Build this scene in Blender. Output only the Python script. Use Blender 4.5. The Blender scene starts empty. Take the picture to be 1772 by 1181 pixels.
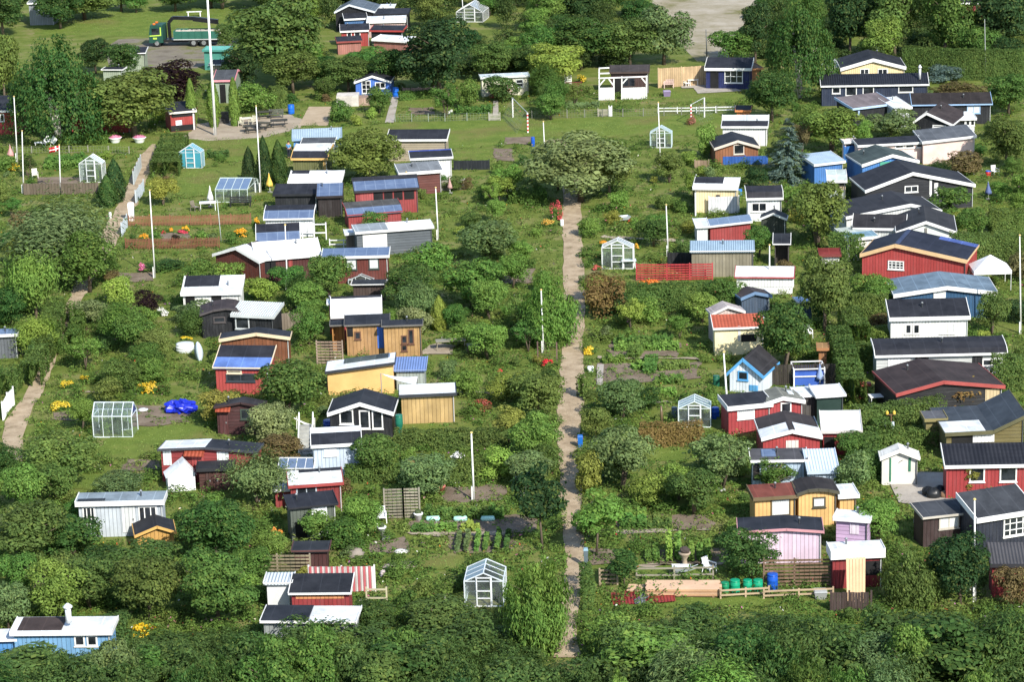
import bpy, math, random
import numpy as np
from mathutils import Vector, Matrix
random.seed(7); RNG = np.random.default_rng(11)
scene = bpy.context.scene
COL = scene.collection
R = math.radians

# ------------------------------------------------------------------ camera
FW, FH = 1772.0, 1181.0
PITCH, ROLL, CAMH, FPX = R(16.0), R(-1.7), 53.1, 4516.0
ROTM = Matrix.Rotation(R(90) - PITCH, 3, 'X') @ Matrix.Rotation(ROLL, 3, 'Z')
cam_d = bpy.data.cameras.new('camera'); cam = bpy.data.objects.new('camera', cam_d); COL.objects.link(cam)
cam.location = (0, 0, CAMH); cam.rotation_euler = ROTM.to_euler()
cam_d.sensor_width = 36; cam_d.lens = 36 * FPX / FW; cam_d.clip_start = 1; cam_d.clip_end = 5000
scene.camera = cam
CP = Vector((0, 0, CAMH)); RT = ROTM.transposed()
def ray(x, y):
    return ROTM @ Vector(((x - FW/2)/FPX, -(y - FH/2)/FPX, -1.0))
def at(x, y, z=0.0):                       # photo point -> world point on the plane at height z
    d = ray(x, y); t = (z - CAMH)/d.z
    return CP + d*t
def proj(p):
    q = RT @ (Vector(p) - CP)
    return (FW/2 + FPX*q.x/-q.z, FH/2 - FPX*q.y/-q.z)
def on_plane(x, y, p0, n):                 # photo point -> point on a vertical plane
    d = ray(x, y); t = (Vector(p0) - CP).dot(n)/d.dot(n)
    return CP + d*t
def pxm(p):                                # photo pixels per metre at a world point
    q = RT @ (Vector(p) - CP); return FPX/-q.z
XO = (0, 440, 880, 1322); YO = (0, 290, 580, 870)
def t2f(tile, x, y):
    c, r = int(tile[0]), int(tile[1])
    k = 3.9378 if r < 3 else 3.798
    return (XO[c] + x/k, YO[r] + y/k)

# ------------------------------------------------------------------ tagging
def tag(o, label=None, cat=None, group=None, kind=None):
    if label: o['label'] = label
    if cat: o['category'] = cat
    if group: o['group'] = group
    if kind: o['kind'] = kind
    return o
def thing(name, label, cat, loc=(0, 0, 0), rz=0.0, group=None):
    o = bpy.data.objects.new(name, None); COL.objects.link(o)
    o.location = loc; o.rotation_euler = (0, 0, rz); o.empty_display_size = .2
    return tag(o, label, cat, group)
def copy_tree(o, parent=None):
    c = o.copy(); COL.objects.link(c)
    if parent: c.parent = parent
    for ch in o.children: copy_tree(ch, c)
    return c

# ------------------------------------------------------------------ mesh builder
class MB:
    def __init__(s): s.v = []; s.f = []
    def add(s, vs, fs):
        b = len(s.v); s.v += [tuple(v) for v in vs]; s.f += [tuple(b+i for i in f) for f in fs]; return s
    def box(s, x0, y0, z0, x1, y1, z1):
        v = [(x, y, z) for x in (x0, x1) for y in (y0, y1) for z in (z0, z1)]
        return s.add(v, [(0,1,3,2),(4,6,7,5),(0,4,5,1),(2,3,7,6),(0,2,6,4),(1,5,7,3)])
    def bar(s, a, b, w, h=None, up=(0, 0, 1)):      # rectangular bar from a to b
        a = Vector(a); b = Vector(b); h = h or w; d = (b-a).normalized(); up = Vector(up)
        if abs(d.dot(up)) > .98: up = Vector((0, 1, 0))
        x = d.cross(up).normalized()*w/2; y = x.cross(d).normalized()*h/2
        v = [p + sx*x + sy*y for p in (a, b) for sx, sy in ((-1,-1),(1,-1),(1,1),(-1,1))]
        return s.add(v, [(3,2,1,0),(4,5,6,7),(0,1,5,4),(1,2,6,5),(2,3,7,6),(3,0,4,7)])
    def tube(s, pts, rad, n=8, caps=True):
        pts = [Vector(p) for p in pts]; rings = []; vs = []; fs = []
        for i, p in enumerate(pts):
            d = (pts[min(i+1, len(pts)-1)] - pts[max(i-1, 0)])
            d = d.normalized() if d.length > 1e-9 else Vector((0,0,1))
            up = Vector((0,0,1)) if abs(d.z) < .9 else Vector((1,0,0))
            x = d.cross(up).normalized(); y = x.cross(d)
            r = rad[i] if hasattr(rad, '__len__') else rad
            for k in range(n):
                a = 2*math.pi*k/n; vs.append(p + x*math.cos(a)*r + y*math.sin(a)*r)
        for i in range(len(pts)-1):
            for k in range(n):
                fs.append((i*n+k, i*n+(k+1) % n, (i+1)*n+(k+1) % n, (i+1)*n+k))
        if caps:
            fs.append(tuple(range(n-1, -1, -1))); fs.append(tuple((len(pts)-1)*n+k for k in range(n)))
        return s.add(vs, fs)
    def lathe(s, prof, n=16, c=(0, 0, 0)):          # prof: [(r,z)]
        vs = []; fs = []
        for r, z in prof:
            for k in range(n):
                a = 2*math.pi*k/n; vs.append((c[0]+r*math.cos(a), c[1]+r*math.sin(a), c[2]+z))
        for i in range(len(prof)-1):
            for k in range(n):
                fs.append((i*n+k, i*n+(k+1) % n, (i+1)*n+(k+1) % n, (i+1)*n+k))
        fs.append(tuple(range(n-1, -1, -1))); fs.append(tuple((len(prof)-1)*n+k for k in range(n)))
        return s.add(vs, fs)
    def ball(s, c, rx, ry, rz, n=10, m=7, jit=0):
        vs = []; fs = []
        for i in range(m+1):
            t = math.pi*i/m
            for k in range(n):
                a = 2*math.pi*k/n; j = 1 + random.uniform(-jit, jit)
                vs.append((c[0]+rx*j*math.sin(t)*math.cos(a), c[1]+ry*j*math.sin(t)*math.sin(a), c[2]+rz*j*math.cos(t)))
        for i in range(m):
            for k in range(n):
                fs.append((i*n+k, (i+1)*n+k, (i+1)*n+(k+1) % n, i*n+(k+1) % n))
        return s.add(vs, fs)
    def slab(s, prof, e0, e1, axis, lift=0.0, thick=.1):
        """a sheet following prof [(a,z)] swept from e0 to e1. axis 'S': a is depth, e is across; 'F': a is across, e is depth"""
        n = len(prof); vs = []
        def P(a, e, z): return (e, a, z) if axis == 'S' else (a, e, z)
        for e in (e0, e1):
            for a, z in prof: vs.append(P(a, e, z+lift))
            for a, z in prof: vs.append(P(a, e, z+lift-thick))
        m = 2*n; fs = []
        for i in range(n-1):
            fs.append((i, i+1, m+i+1, m+i)); fs.append((n+i, m+n+i, m+n+i+1, n+i+1))
            fs.append((i, n+i, n+i+1, i+1)); fs.append((m+i, m+i+1, m+n+i+1, m+n+i))
        fs.append((0, m, m+n, n)); fs.append((n-1, 2*n-1, m+2*n-1, m+n-1))
        return s.add(vs, fs)
    def prism(s, poly, e0, e1, axis):               # filled outline poly [(a,z)] swept from e0 to e1
        n = len(poly)
        def P(a, e, z): return (e, a, z) if axis == 'S' else (a, e, z)
        vs = [P(a, e, z) for e in (e0, e1) for a, z in poly]
        fs = [tuple(range(n)), tuple(range(2*n-1, n-1, -1))]
        fs += [(i, n+i, n+(i+1) % n, (i+1) % n) for i in range(n)]
        return s.add(vs, fs)
    def mesh(s, name, mat=None, smooth=False, normals=True):
        me = bpy.data.meshes.new(name); me.from_pydata(s.v, [], s.f); me.update()
        if normals:
            import bmesh
            bm = bmesh.new(); bm.from_mesh(me); bmesh.ops.recalc_face_normals(bm, faces=bm.faces); bm.to_mesh(me); bm.free()
        if smooth:
            me.polygons.foreach_set('use_smooth', [True]*len(me.polygons))
        if mat: me.materials.append(mat)
        return me
    def obj(s, name, mat=None, parent=None, smooth=False, loc=None, rz=0):
        o = bpy.data.objects.new(name, s.mesh(name, mat, smooth)); COL.objects.link(o)
        if parent: o.parent = parent
        if loc is not None: o.location = loc; o.rotation_euler = (0, 0, rz)
        return o

# ------------------------------------------------------------------ materials
MATS = {}
def srgb(c):
    if isinstance(c, str):
        c = c.lstrip('#'); c = [int(c[i:i+2], 16)/255 for i in (0, 2, 4)]
        return tuple(x/12.92 if x <= .04045 else ((x+.055)/1.055)**2.4 for x in c)
    return tuple(c)
class NT:
    def __init__(s, name):
        s.m = bpy.data.materials.new(name); s.m.use_nodes = True; s.t = s.m.node_tree
        s.b = s.t.nodes['Principled BSDF']; s.out = s.t.nodes['Material Output']
    def n(s, typ, **kw):
        nd = s.t.nodes.new(typ)
        for k, v in kw.items():
            if k in nd.inputs: nd.inputs[k].default_value = v
            else: setattr(nd, k, v)
        return nd
    def l(s, a, b): s.t.links.new(a, b)
    def math(s, op, a, b=None):
        nd = s.t.nodes.new('ShaderNodeMath'); nd.operation = op
        for i, x in enumerate((a, b)):
            if x is None: continue
            if isinstance(x, (int, float)): nd.inputs[i].default_value = x
            else: s.l(x, nd.inputs[i])
        return nd.outputs[0]
    def mix(s, f, a, b, mode='MIX'):
        nd = s.t.nodes.new('ShaderNodeMix'); nd.data_type = 'RGBA'; nd.blend_type = mode
        for i, x in ((0, f), (6, a), (7, b)):
            if isinstance(x, (int, float)): nd.inputs[i].default_value = x
            elif isinstance(x, tuple): nd.inputs[i].default_value = (*x[:3], 1)
            else: s.l(x, nd.inputs[i])
        return nd.outputs[2]
    def ramp(s, f, stops):
        nd = s.t.nodes.new('ShaderNodeValToRGB'); e = nd.color_ramp.elements
        while len(e) < len(stops): e.new(.5)
        for el, (p, c) in zip(e, stops):
            el.position = p; el.color = (*c[:3], 1) if isinstance(c, tuple) else (c, c, c, 1)
        s.l(f, nd.inputs[0]); return nd.outputs[0]
    def noise(s, scale, vec=None, detail=4, rough=.55):
        nd = s.n('ShaderNodeTexNoise', Scale=scale, Detail=detail, Roughness=rough)
        if vec is not None: s.l(vec, nd.inputs['Vector'])
        return nd
    def coord(s, which='Object'): return s.t.nodes.new('ShaderNodeTexCoord').outputs[which]
    def bump(s, hgt, strength=.4, dist=.02):
        nd = s.n('ShaderNodeBump', Strength=strength, Distance=dist); s.l(hgt, nd.inputs['Height']); s.l(nd.outputs[0], s.b.inputs['Normal'])
def M(kind, col=(.5, .5, .5), **kw):
    """kinds: paint boards_v boards_h timber felt tiles corrugated metal plastic stone"""
    col = srgb(col)
    if kind in ('boards_v', 'boards_h', 'paint'):
        g_ = sum(col)/3; col = tuple((c*.84+g_*.16)*.94 for c in col)
    key = (kind, tuple(round(c, 4) for c in col))
    if key in MATS: return MATS[key]
    t = NT(kind + '_material'); b = t.b; co = t.coord('Object')
    geo = t.n('ShaderNodeNewGeometry').outputs['Position']
    sep = t.n('ShaderNodeSeparateXYZ'); t.l(co, sep.inputs[0]); X, Y, Z = sep.outputs
    big = t.noise(.9, geo, 5, .6).outputs[0]; fine = t.noise(9, geo, 4, .65).outputs[0]
    dark = tuple(c*.62 for c in col); lite = tuple(min(1, c*1.12+.01) for c in col)
    base = t.mix(t.ramp(big, [(.32, 0.0), (.7, 1.0)]), dark if kind in ('felt', 'timber', 'stone') else tuple(c*.86 for c in col), lite)
    base = t.mix(t.math('MULTIPLY', fine, .35), base, tuple(c*.6 for c in col))
    b.inputs['Roughness'].default_value = .6
    b.inputs['Specular IOR Level'].default_value = .3
    if kind in ('boards_v', 'boards_h', 'timber'):
        a = t.math('ADD', X, Y) if kind != 'boards_h' else Z
        p = t.math('FRACT', t.math('MULTIPLY', a, 1/(.23 if kind != 'timber' else .27)))
        g = t.math('GREATER_THAN', p, .84)
        idx = t.math('FLOOR', t.math('MULTIPLY', a, 1/(.23 if kind != 'timber' else .27)))
        wn = t.n('ShaderNodeTexWhiteNoise', noise_dimensions='1D'); t.l(idx, wn.inputs['W'])
        base = t.mix(t.math('MULTIPLY', wn.outputs[0],   .6 if kind == 'timber' else .38), base, tuple(c*.55 for c in col))
        mp = t.n('ShaderNodeMapping'); mp.inputs['Scale'].default_value = (4, 4, .5) if kind != 'boards_h' else (.5, .5, 5); t.l(co, mp.inputs[0])
        stn = t.noise(1.6, mp.outputs[0], 5, .7).outputs[0]
        base = t.mix(t.math('MULTIPLY', t.ramp(stn, [(.48, 0.0), (.72, 1.0)]), .42), base, tuple(min(1, c*.55+.06) for c in col))
        base = t.mix(t.math('MULTIPLY', g, .6), base, tuple(c*.25 for c in col))
        t.bump(t.math('SUBTRACT', 1.0, g), .6, .02)
        b.inputs['Roughness'].default_value = .65
    elif kind == 'felt':
        p = t.math('FRACT', t.math('MULTIPLY', t.math('ADD', X, 0), 1.0)); g = t.math('GREATER_THAN', p, .95)
        base = t.mix(t.math('MULTIPLY', g, .4), base, tuple(min(1, c*1.8+.01) for c in col))
        st = t.noise(.55, geo, 6, .7).outputs[0]
        lk = t.noise(2.2, geo, 6, .75).outputs[0]
        base = t.mix(t.math('MULTIPLY', t.ramp(lk, [(.56, 0.0), (.66, 1.0)]), .3), base, tuple(c*.8+.014 for c in col))
        base = t.mix(t.math('MULTIPLY', t.ramp(st, [(.5, 0.0), (.68, 1.0)]), .5), base, tuple(min(1, c*1.35+.01) for c in col))
        t.bump(fine, .3, .01); b.inputs['Roughness'].default_value = .7; b.inputs['Specular IOR Level'].default_value = .2
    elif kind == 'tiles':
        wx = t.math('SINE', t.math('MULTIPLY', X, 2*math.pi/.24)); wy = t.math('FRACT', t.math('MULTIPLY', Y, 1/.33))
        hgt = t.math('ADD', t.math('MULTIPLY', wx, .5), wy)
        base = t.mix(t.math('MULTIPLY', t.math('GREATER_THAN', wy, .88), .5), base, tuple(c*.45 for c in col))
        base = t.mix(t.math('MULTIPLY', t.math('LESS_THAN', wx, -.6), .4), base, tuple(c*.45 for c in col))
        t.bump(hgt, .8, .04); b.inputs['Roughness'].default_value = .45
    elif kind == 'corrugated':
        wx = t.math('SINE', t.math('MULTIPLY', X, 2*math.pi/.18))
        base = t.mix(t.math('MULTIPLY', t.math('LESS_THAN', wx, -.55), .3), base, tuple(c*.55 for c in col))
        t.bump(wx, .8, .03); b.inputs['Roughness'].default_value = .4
    elif kind == 'metal':
        b.inputs['Metallic'].default_value = .3; b.inputs['Roughness'].default_value = .4
    elif kind == 'plastic':
        b.inputs['Roughness'].default_value = .35
    elif kind == 'stone':
        t.bump(fine, .6, .03); b.inputs['Roughness'].default_value = .85
    t.l(base, b.inputs['Base Color'])
    MATS[key] = t.m; return t.m
def special(kind):
    if kind in MATS: return MATS[kind]
    t = NT(kind + '_material'); b = t.b
    geo = t.n('ShaderNodeNewGeometry').outputs['Position']
    if kind == 'pane':
        nz = t.noise(1.3, geo, 2).outputs[0]
        t.l(t.ramp(nz, [(.35, (.008, .010, .013)), (.6, (.03, .035, .042))]), b.inputs['Base Color'])
        b.inputs['Roughness'].default_value = .08; b.inputs['Specular IOR Level'].default_value = .6
    elif kind == 'curtain':
        co = t.coord(); sep = t.n('ShaderNodeSeparateXYZ'); t.l(co, sep.inputs[0])
        w = t.math('SINE', t.math('MULTIPLY', sep.outputs[0], 45)); t.l(t.mix(t.math('MULTIPLY', t.math('ADD', w, 1), .25), (.62, .64, .63), (.35, .37, .38)), b.inputs['Base Color'])
        b.inputs['Roughness'].default_value = .3
    elif kind == 'solar':
        co = t.coord(); sep = t.n('ShaderNodeSeparateXYZ'); t.l(co, sep.inputs[0])
        gx = t.math('GREATER_THAN', t.math('FRACT', t.math('MULTIPLY', sep.outputs[0], 1/.9)), .93)
        gy = t.math('GREATER_THAN', t.math('FRACT', t.math('MULTIPLY', sep.outputs[1], 1/.8)), .95)
        t.l(t.mix(t.math('MULTIPLY', t.math('MAXIMUM', gx, gy), .35), t.mix(t.noise(1.2, geo, 4).outputs[0], (.045, .07, .14), (.14, .19, .29)), (.25, .31, .4)), b.inputs['Base Color'])
        b.inputs['Roughness'].default_value = .22
    elif kind == 'glass':
        tr = t.n('ShaderNodeBsdfTransparent'); tr.inputs[0].default_value = (.9, .95, .93, 1)
        gl = t.n('ShaderNodeBsdfGlossy', Roughness=.05); gl.inputs[0].default_value = (.9, .95, 1, 1)
        df = t.n('ShaderNodeBsdfDiffuse'); df.inputs[0].default_value = (.55, .62, .64, 1)
        fr = t.n('ShaderNodeFresnel', IOR=1.5)
        m1 = t.n('ShaderNodeMixShader'); t.l(t.math('ADD', fr.outputs[0], .04), m1.inputs[0]); t.l(tr.outputs[0], m1.inputs[1]); t.l(gl.outputs[0], m1.inputs[2])
        m2 = t.n('ShaderNodeMixShader'); t.l(t.math('MULTIPLY', t.noise(1.5, geo, 4).outputs[0], .16), m2.inputs[0]); t.l(m1.outputs[0], m2.inputs[1]); t.l(df.outputs[0], m2.inputs[2])
        t.l(m2.outputs[0], t.out.inputs['Surface'])
    elif kind in ('leaf', 'petal', 'needle'):
        oi = t.n('ShaderNodeObjectInfo'); g = t.n('ShaderNodeNewGeometry')
        rnd = g.outputs['Random Per Island']; c = oi.outputs['Color']
        if kind == 'petal':
            t.l(t.mix(rnd, c, t.mix(.35, c, (0, 0, 0))), b.inputs['Base Color']); b.inputs['Roughness'].default_value = .6
        else:
            nz = t.noise(.8, geo, 3, .6).outputs[0]
            n2 = t.noise(.27, geo, 3, .6).outputs[0]
            br = t.math('ADD', t.math('MULTIPLY', rnd, .7), t.math('ADD', t.math('MULTIPLY', nz, .7), t.math('SUBTRACT', t.math('MULTIPLY', n2, 1.1), .27)))
            hs = t.n('ShaderNodeHueSaturation')
            n3 = t.noise(.33, geo, 2).outputs[0]
            t.l(t.math('ADD', .478, t.math('ADD', t.math('MULTIPLY', oi.outputs['Random'], .03), t.math('MULTIPLY', n3, .05))), hs.inputs['Hue'])
            hs.inputs['Saturation'].default_value = .92
            t.l(br, hs.inputs['Value']); t.l(c, hs.inputs['Color'])
            yel = t.mix(t.math('MULTIPLY', t.math('GREATER_THAN', rnd, .86), .3), hs.outputs[0], (.22, .22, .045))
            t.l(yel, b.inputs['Base Color']); b.inputs['Roughness'].default_value = .6; b.inputs['Specular IOR Level'].default_value = .08
            tl = t.n('ShaderNodeBsdfTranslucent'); t.l(t.mix(1.0, yel, (1.0, 1.0, .5), 'MULTIPLY'), tl.inputs[0])
            ms = t.n('ShaderNodeMixShader'); ms.inputs[0].default_value = .42; t.l(b.outputs[0], ms.inputs[1]); t.l(tl.outputs[0], ms.inputs[2]); t.l(ms.outputs[0], t.out.inputs['Surface'])
    elif kind == 'cover':                    # mixed low garden plants
        g = t.n('ShaderNodeNewGeometry'); rnd = g.outputs['Random Per Island']
        n1 = t.noise(.22, geo, 3).outputs[0]; n2 = t.noise(1.1, geo, 4, .6).outputs[0]
        a = t.ramp(n1, [(.34, (.085, .160, .032)), (.47, (.125, .205, .042)), (.58, (.17, .235, .052)), (.70, (.225, .245, .075))])
        a = t.mix(t.ramp(n2, [(.3, .75), (.7, 0.0)]), a, (.055, .105, .022))
        hs = t.n('ShaderNodeHueSaturation'); t.l(a, hs.inputs['Color']); t.l(t.math('ADD', .55, t.math('MULTIPLY', rnd, .9)), hs.inputs['Value'])
        fl = t.noise(.5, geo, 2).outputs[0]
        pet = t.ramp(fl, [(.40, (.75, .75, .68)), (.46, (.55, .33, .02)), (.52, (.45, .035, .05)), (.58, (.5, .16, .28)), (.64, (.22, .1, .3)), (.7, (.6, .45, .04))])
        t.l(t.mix(t.math('GREATER_THAN', rnd, .991), hs.outputs[0], pet), b.inputs['Base Color'])
        tl = t.n('ShaderNodeBsdfTranslucent'); t.l(hs.outputs[0], tl.inputs[0]); b.inputs['Roughness'].default_value = .7; b.inputs['Specular IOR Level'].default_value = .08
        ms = t.n('ShaderNodeMixShader'); ms.inputs[0].default_value = .3; t.l(b.outputs[0], ms.inputs[1]); t.l(tl.outputs[0], ms.inputs[2]); t.l(ms.outputs[0], t.out.inputs['Surface'])
    elif kind == 'bark':
        t.l(t.mix(t.noise(6, geo, 5).outputs[0], (.05, .035, .024), (.17, .13, .09)), b.inputs['Base Color']); b.inputs['Roughness'].default_value = .9
    elif kind == 'birch_bark':
        t.l(t.ramp(t.noise(3, geo, 5).outputs[0], [(.4, (.06, .05, .045)), (.5, (.6, .57, .52))]), b.inputs['Base Color']); b.inputs['Roughness'].default_value = .8
    elif kind in GROUND:
        stops, sc, sc2 = GROUND[kind]
        n1 = t.noise(sc, geo, 6, .62).outputs[0]; n2 = t.noise(sc2, geo, 5, .7).outputs[0]
        c = t.ramp(n1, stops)
        c = t.mix(t.math('MULTIPLY', n2, .6), c, t.mix(1.0, c, (.42, .42, .42), 'MULTIPLY'))
        if kind == 'lawn':
            st = t.noise(.16, geo, 3).outputs[0]; c = t.mix(t.ramp(st, [(.5, 0.0), (.68, .65)]), c, (.16, .135, .05))
        t.l(c, b.inputs['Base Color']); b.inputs['Roughness'].default_value = .95; b.inputs['Specular IOR Level'].default_value = .1
        t.bump(n2, .7, .06)
    MATS[kind] = t.m; return t.m
GROUND = {
 'ground': ([(.34, (.10, .14, .026)), (.5, (.15, .19, .040)), (.62, (.21, .21, .075)), (.74, (.27, .225, .13))], .35, 7),
 'lawn':   ([(.3, (.10, .155, .026)), (.55, (.15, .205, .038)), (.75, (.205, .225, .06))], .5, 9),
 'soil':   ([(.3, (.15, .115, .08)), (.55, (.23, .18, .135)), (.75, (.29, .235, .175))], .8, 9),
 'gravel': ([(.3, (.30, .245, .18)), (.55, (.42, .35, .265)), (.75, (.50, .43, .335))], .45, 8),
 'path':   ([(.28, (.20, .19, .075)), (.36, (.33, .25, .165)), (.52, (.45, .35, .235)), (.72, (.54, .435, .31))], .9, 7),
 'lot':    ([(.36, (.17, .165, .06)), (.47, (.33, .29, .2)), (.6, (.44, .39, .31)), (.75, (.5, .45, .36))], .12, 3),
 'paving': ([(.3, (.34, .30, .25)), (.55, (.44, .4, .35)), (.75, (.5, .46, .4))], .6, 6),
 'sand':   ([(.3, (.40, .31, .21)), (.55, (.48, .38, .265)), (.75, (.54, .44, .32))], .6, 9),
 'tarmac': ([(.3, (.15, .13, .10)), (.5, (.24, .21, .165)), (.62, (.16, .17, .06)), (.75, (.30, .27, .21))], .3, 6),
}
WHITE = '#e4e4e0'
# ------------------------------------------------------------------ foliage
def quads_mesh(name, Q, mat):              # Q: (N,4,3)
    n = len(Q); me = bpy.data.meshes.new(name)
    me.vertices.add(n*4); me.vertices.foreach_set('co', np.ascontiguousarray(Q, np.float32).ravel())
    me.loops.add(n*4); me.loops.foreach_set('vertex_index', np.arange(n*4, dtype=np.int32))
    me.polygons.add(n); me.polygons.foreach_set('loop_start', np.arange(0, n*4, 4, dtype=np.int32))
    me.update(calc_edges=True); me.materials.append(mat); return me
def leaves(P, Nrm, size, asp=.55, jit=.8, along=None):
    n = len(P); N = Nrm + RNG.normal(0, jit*.5, (n, 3)); N /= np.linalg.norm(N, axis=1, keepdims=True)+1e-9
    T = RNG.normal(0, 1, (n, 3)) if along is None else along + RNG.normal(0, .25, (n, 3))
    T -= (T*N).sum(1, keepdims=True)*N; T /= np.linalg.norm(T, axis=1, keepdims=True)+1e-9
    B = np.cross(N, T); s = (size*RNG.uniform(.6, 1.35, n))[:, None]
    return np.stack([P+T*s*.5, P+B*s*.5*asp+N*s*.08, P-T*s*.5, P-B*s*.5*asp+N*s*.08], 1)
def clumps(W, H, zb, k, rk, flat=1.0, top=0.0):
    """sub-clump centres filling an uneven crown (W wide, from zb to H)"""
    C = []; Rr = []; c0 = np.array([0, 0, (zb+H)/2]); a = np.array([W/2, W/2, (H-zb)/2])
    for i in range(k):
        d = RNG.normal(0, 1, 3); d /= np.linalg.norm(d); d[2] = d[2]*.9 + top
        rr = RNG.uniform(.45, .78) if i > k*.2 else RNG.uniform(.0, .4)
        r = rk*RNG.uniform(.65, 1.3)
        C.append(c0 + d*a*rr); Rr.append(r)
    return np.array(C), np.array(Rr)
def crown(W, H, zb, k, n, size, rk=None, jit=.75, asp=.55, loose=.2):
    rk = rk or W*.2
    C, Rr = clumps(W, H, zb, k, rk)
    idx = RNG.choice(k, n, p=Rr**2/(Rr**2).sum()); d = RNG.normal(0, 1, (n, 3)); d /= np.linalg.norm(d, axis=1, keepdims=True)
    d[:, 2] = np.where(RNG.random(n) < .55, np.abs(d[:, 2]), d[:, 2])
    rad = Rr[idx]*(1 - np.abs(RNG.normal(0, .18, n)) + (RNG.random(n) < .12)*RNG.uniform(0, loose*2, n))
    P = C[idx] + d*rad[:, None]*np.array([1, 1, .8])
    keep = np.ones(n, bool)                # drop leaves buried deep in another clump
    for c, r in zip(C, Rr): keep &= ~((np.linalg.norm((P-c)/np.array([1, 1, .8]), axis=1) < r*.62))
    keep &= P[:, 2] > .03
    P = P[keep]; d = d[keep]
    return leaves(P, d + np.array([0, 0, .35]), np.full(len(P), size), asp, jit)
def core(W, H, zb, k=90):                  # sparse big inner leaves so that crowns are not see-through
    d = RNG.normal(0, 1, (k*4, 3)); d /= np.linalg.norm(d, axis=1, keepdims=True)
    P = np.array([0, 0, (zb+H)/2]) + d*np.array([W/2, W/2, (H-zb)/2])*RNG.uniform(.1, .6, (k*4, 1))
    return leaves(P, d, np.full(len(P), W*.11), .8, .8)
def weeping(W, H, n, size):
    Q = []; k = 150
    for i in range(k):
        a = RNG.uniform(0, 6.283); r = W/2*math.sqrt(RNG.uniform(.02, 1)); z1 = H*(1 - .55*(2*r/W)**2)*RNG.uniform(.8, 1)
        L = H*RNG.uniform(.25, .5); z0 = max(H*.06, z1-L); m = n//k
        t = RNG.random(m); P = np.stack([r*math.cos(a)+RNG.normal(0, .16, m)+t*.25*math.cos(a), r*math.sin(a)+RNG.normal(0, .16, m)+t*.25*math.sin(a), z1+(z0-z1)*t], 1)
        N = np.tile([math.cos(a), math.sin(a), .35], (m, 1))
        Q.append(leaves(P, N, np.full(m, size), .45, .8, np.tile([0, 0, -1.0], (m, 1))))
    return np.concatenate(Q)
def column(W, H, n, size, p=.55, tip=.0):
    z = RNG.random(n)**.9*H; r = W/2*np.clip((1-(z/H)**2.2), tip, 1)**p*np.clip(.55+z/H*1.6, 0, 1)
    a = RNG.uniform(0, 6.283, n); rr = r*(1-np.abs(RNG.normal(0, .16, n)))*(1+.12*np.sin(a*5+z*3))
    P = np.stack([rr*np.cos(a), rr*np.sin(a), z], 1); N = np.stack([np.cos(a), np.sin(a), np.full(n, .3)], 1)
    return leaves(P, N, np.full(n, size), .4, .6, np.tile([0, 0, 1.0], (n, 1)))
def spruce(W, H, n, size):
    Q = []; tiers = 15
    for i in range(tiers):
        t = i/tiers; zc = H*(.06+.9*t); rad = W/2*(1-t)**.85+.08
        for b in range(int(13-7*t)):
            a = RNG.uniform(0, 6.283); L = rad*RNG.uniform(.75, 1.1); m = int(n/170)
            s = RNG.random(m)**.7*L; P = np.stack([s*math.cos(a)+RNG.normal(0, .1, m)*s*.9, s*math.sin(a)+RNG.normal(0, .1, m)*s*.9, zc-.22*s+RNG.normal(0, .06, m)], 1)
            Q.append(leaves(P, np.tile([math.cos(a)*.4, math.sin(a)*.4, 1], (m, 1)), np.full(m, size), .35, .6, np.tile([math.cos(a), math.sin(a), -.1], (m, 1))))
    return np.concatenate(Q)
def plume(W, H, zb, k, n, size, drift=(0, 0, 1), asp=.28):      # sprays of long leaves (willow, pine, tamarisk)
    C, Rr = clumps(W, H, zb, k, W*.19); m = n//k; Q = []
    for c, r in zip(C, Rr):
        out = (c-np.array([0, 0, (zb+H)/2])); out /= np.linalg.norm(out)+1e-6
        d = out*.7+np.array(drift); d /= np.linalg.norm(d)
        P = c + RNG.normal(0, 1, (m, 3))*r*.5 + d*RNG.uniform(-1, 1, (m, 1))*r*1.1
        Q.append(leaves(P, out+np.array([0, 0, .5])+np.zeros((m, 3)), np.full(m, size), asp, .7, np.tile(d, (m, 1))))
    return np.concatenate(Q)
def bark_mesh(H, zb, r0, n=6, W=3.0, lean=.1, multi=1):
    mb = MB()
    for s in range(multi):
        a0 = random.uniform(0, 6.28); sp = .0 if multi == 1 else .22
        p = [Vector((0, 0, -.05)), Vector((math.cos(a0)*sp+random.uniform(-lean, lean), math.sin(a0)*sp+random.uniform(-lean, lean), max(zb, .4*H)*.7))]
        p.append(p[1]+Vector((math.cos(a0)*sp, math.sin(a0)*sp, H*.28))); p.append(p[2]+Vector((random.uniform(-.2, .2), 0, H*.2)))
        mb.tube(p, [r0, r0*.75, r0*.42, r0*.12], 7)
        for i in range(n//multi+1):
            a = random.uniform(0, 6.28); st = p[1].lerp(p[2], random.random()); L = W*random.uniform(.28, .42)
            mid = st+Vector((math.cos(a)*L*.5, math.sin(a)*L*.5, L*.45)); en = st+Vector((math.cos(a)*L, math.sin(a)*L, L*.75))
            mb.tube([st, mid, en], [r0*.4, r0*.25, r0*.07], 5)
    return mb
LEAF = special('leaf'); BARK = special('bark'); BIRCH = special('birch_bark'); PETAL = special('petal')
PROTO = {}
def proto(kind, W, H, Q, bark=None, birch=False):
    c = bpy.data.objects.new('crown', quads_mesh('crown', Q, LEAF))
    b = None
    if bark: b = bpy.data.objects.new('trunk', bark.mesh('trunk', BIRCH if birch else BARK, True))
    PROTO.setdefault(kind, []).append((W, H, c, b))
cat2 = lambda *a: np.concatenate(a)
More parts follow.
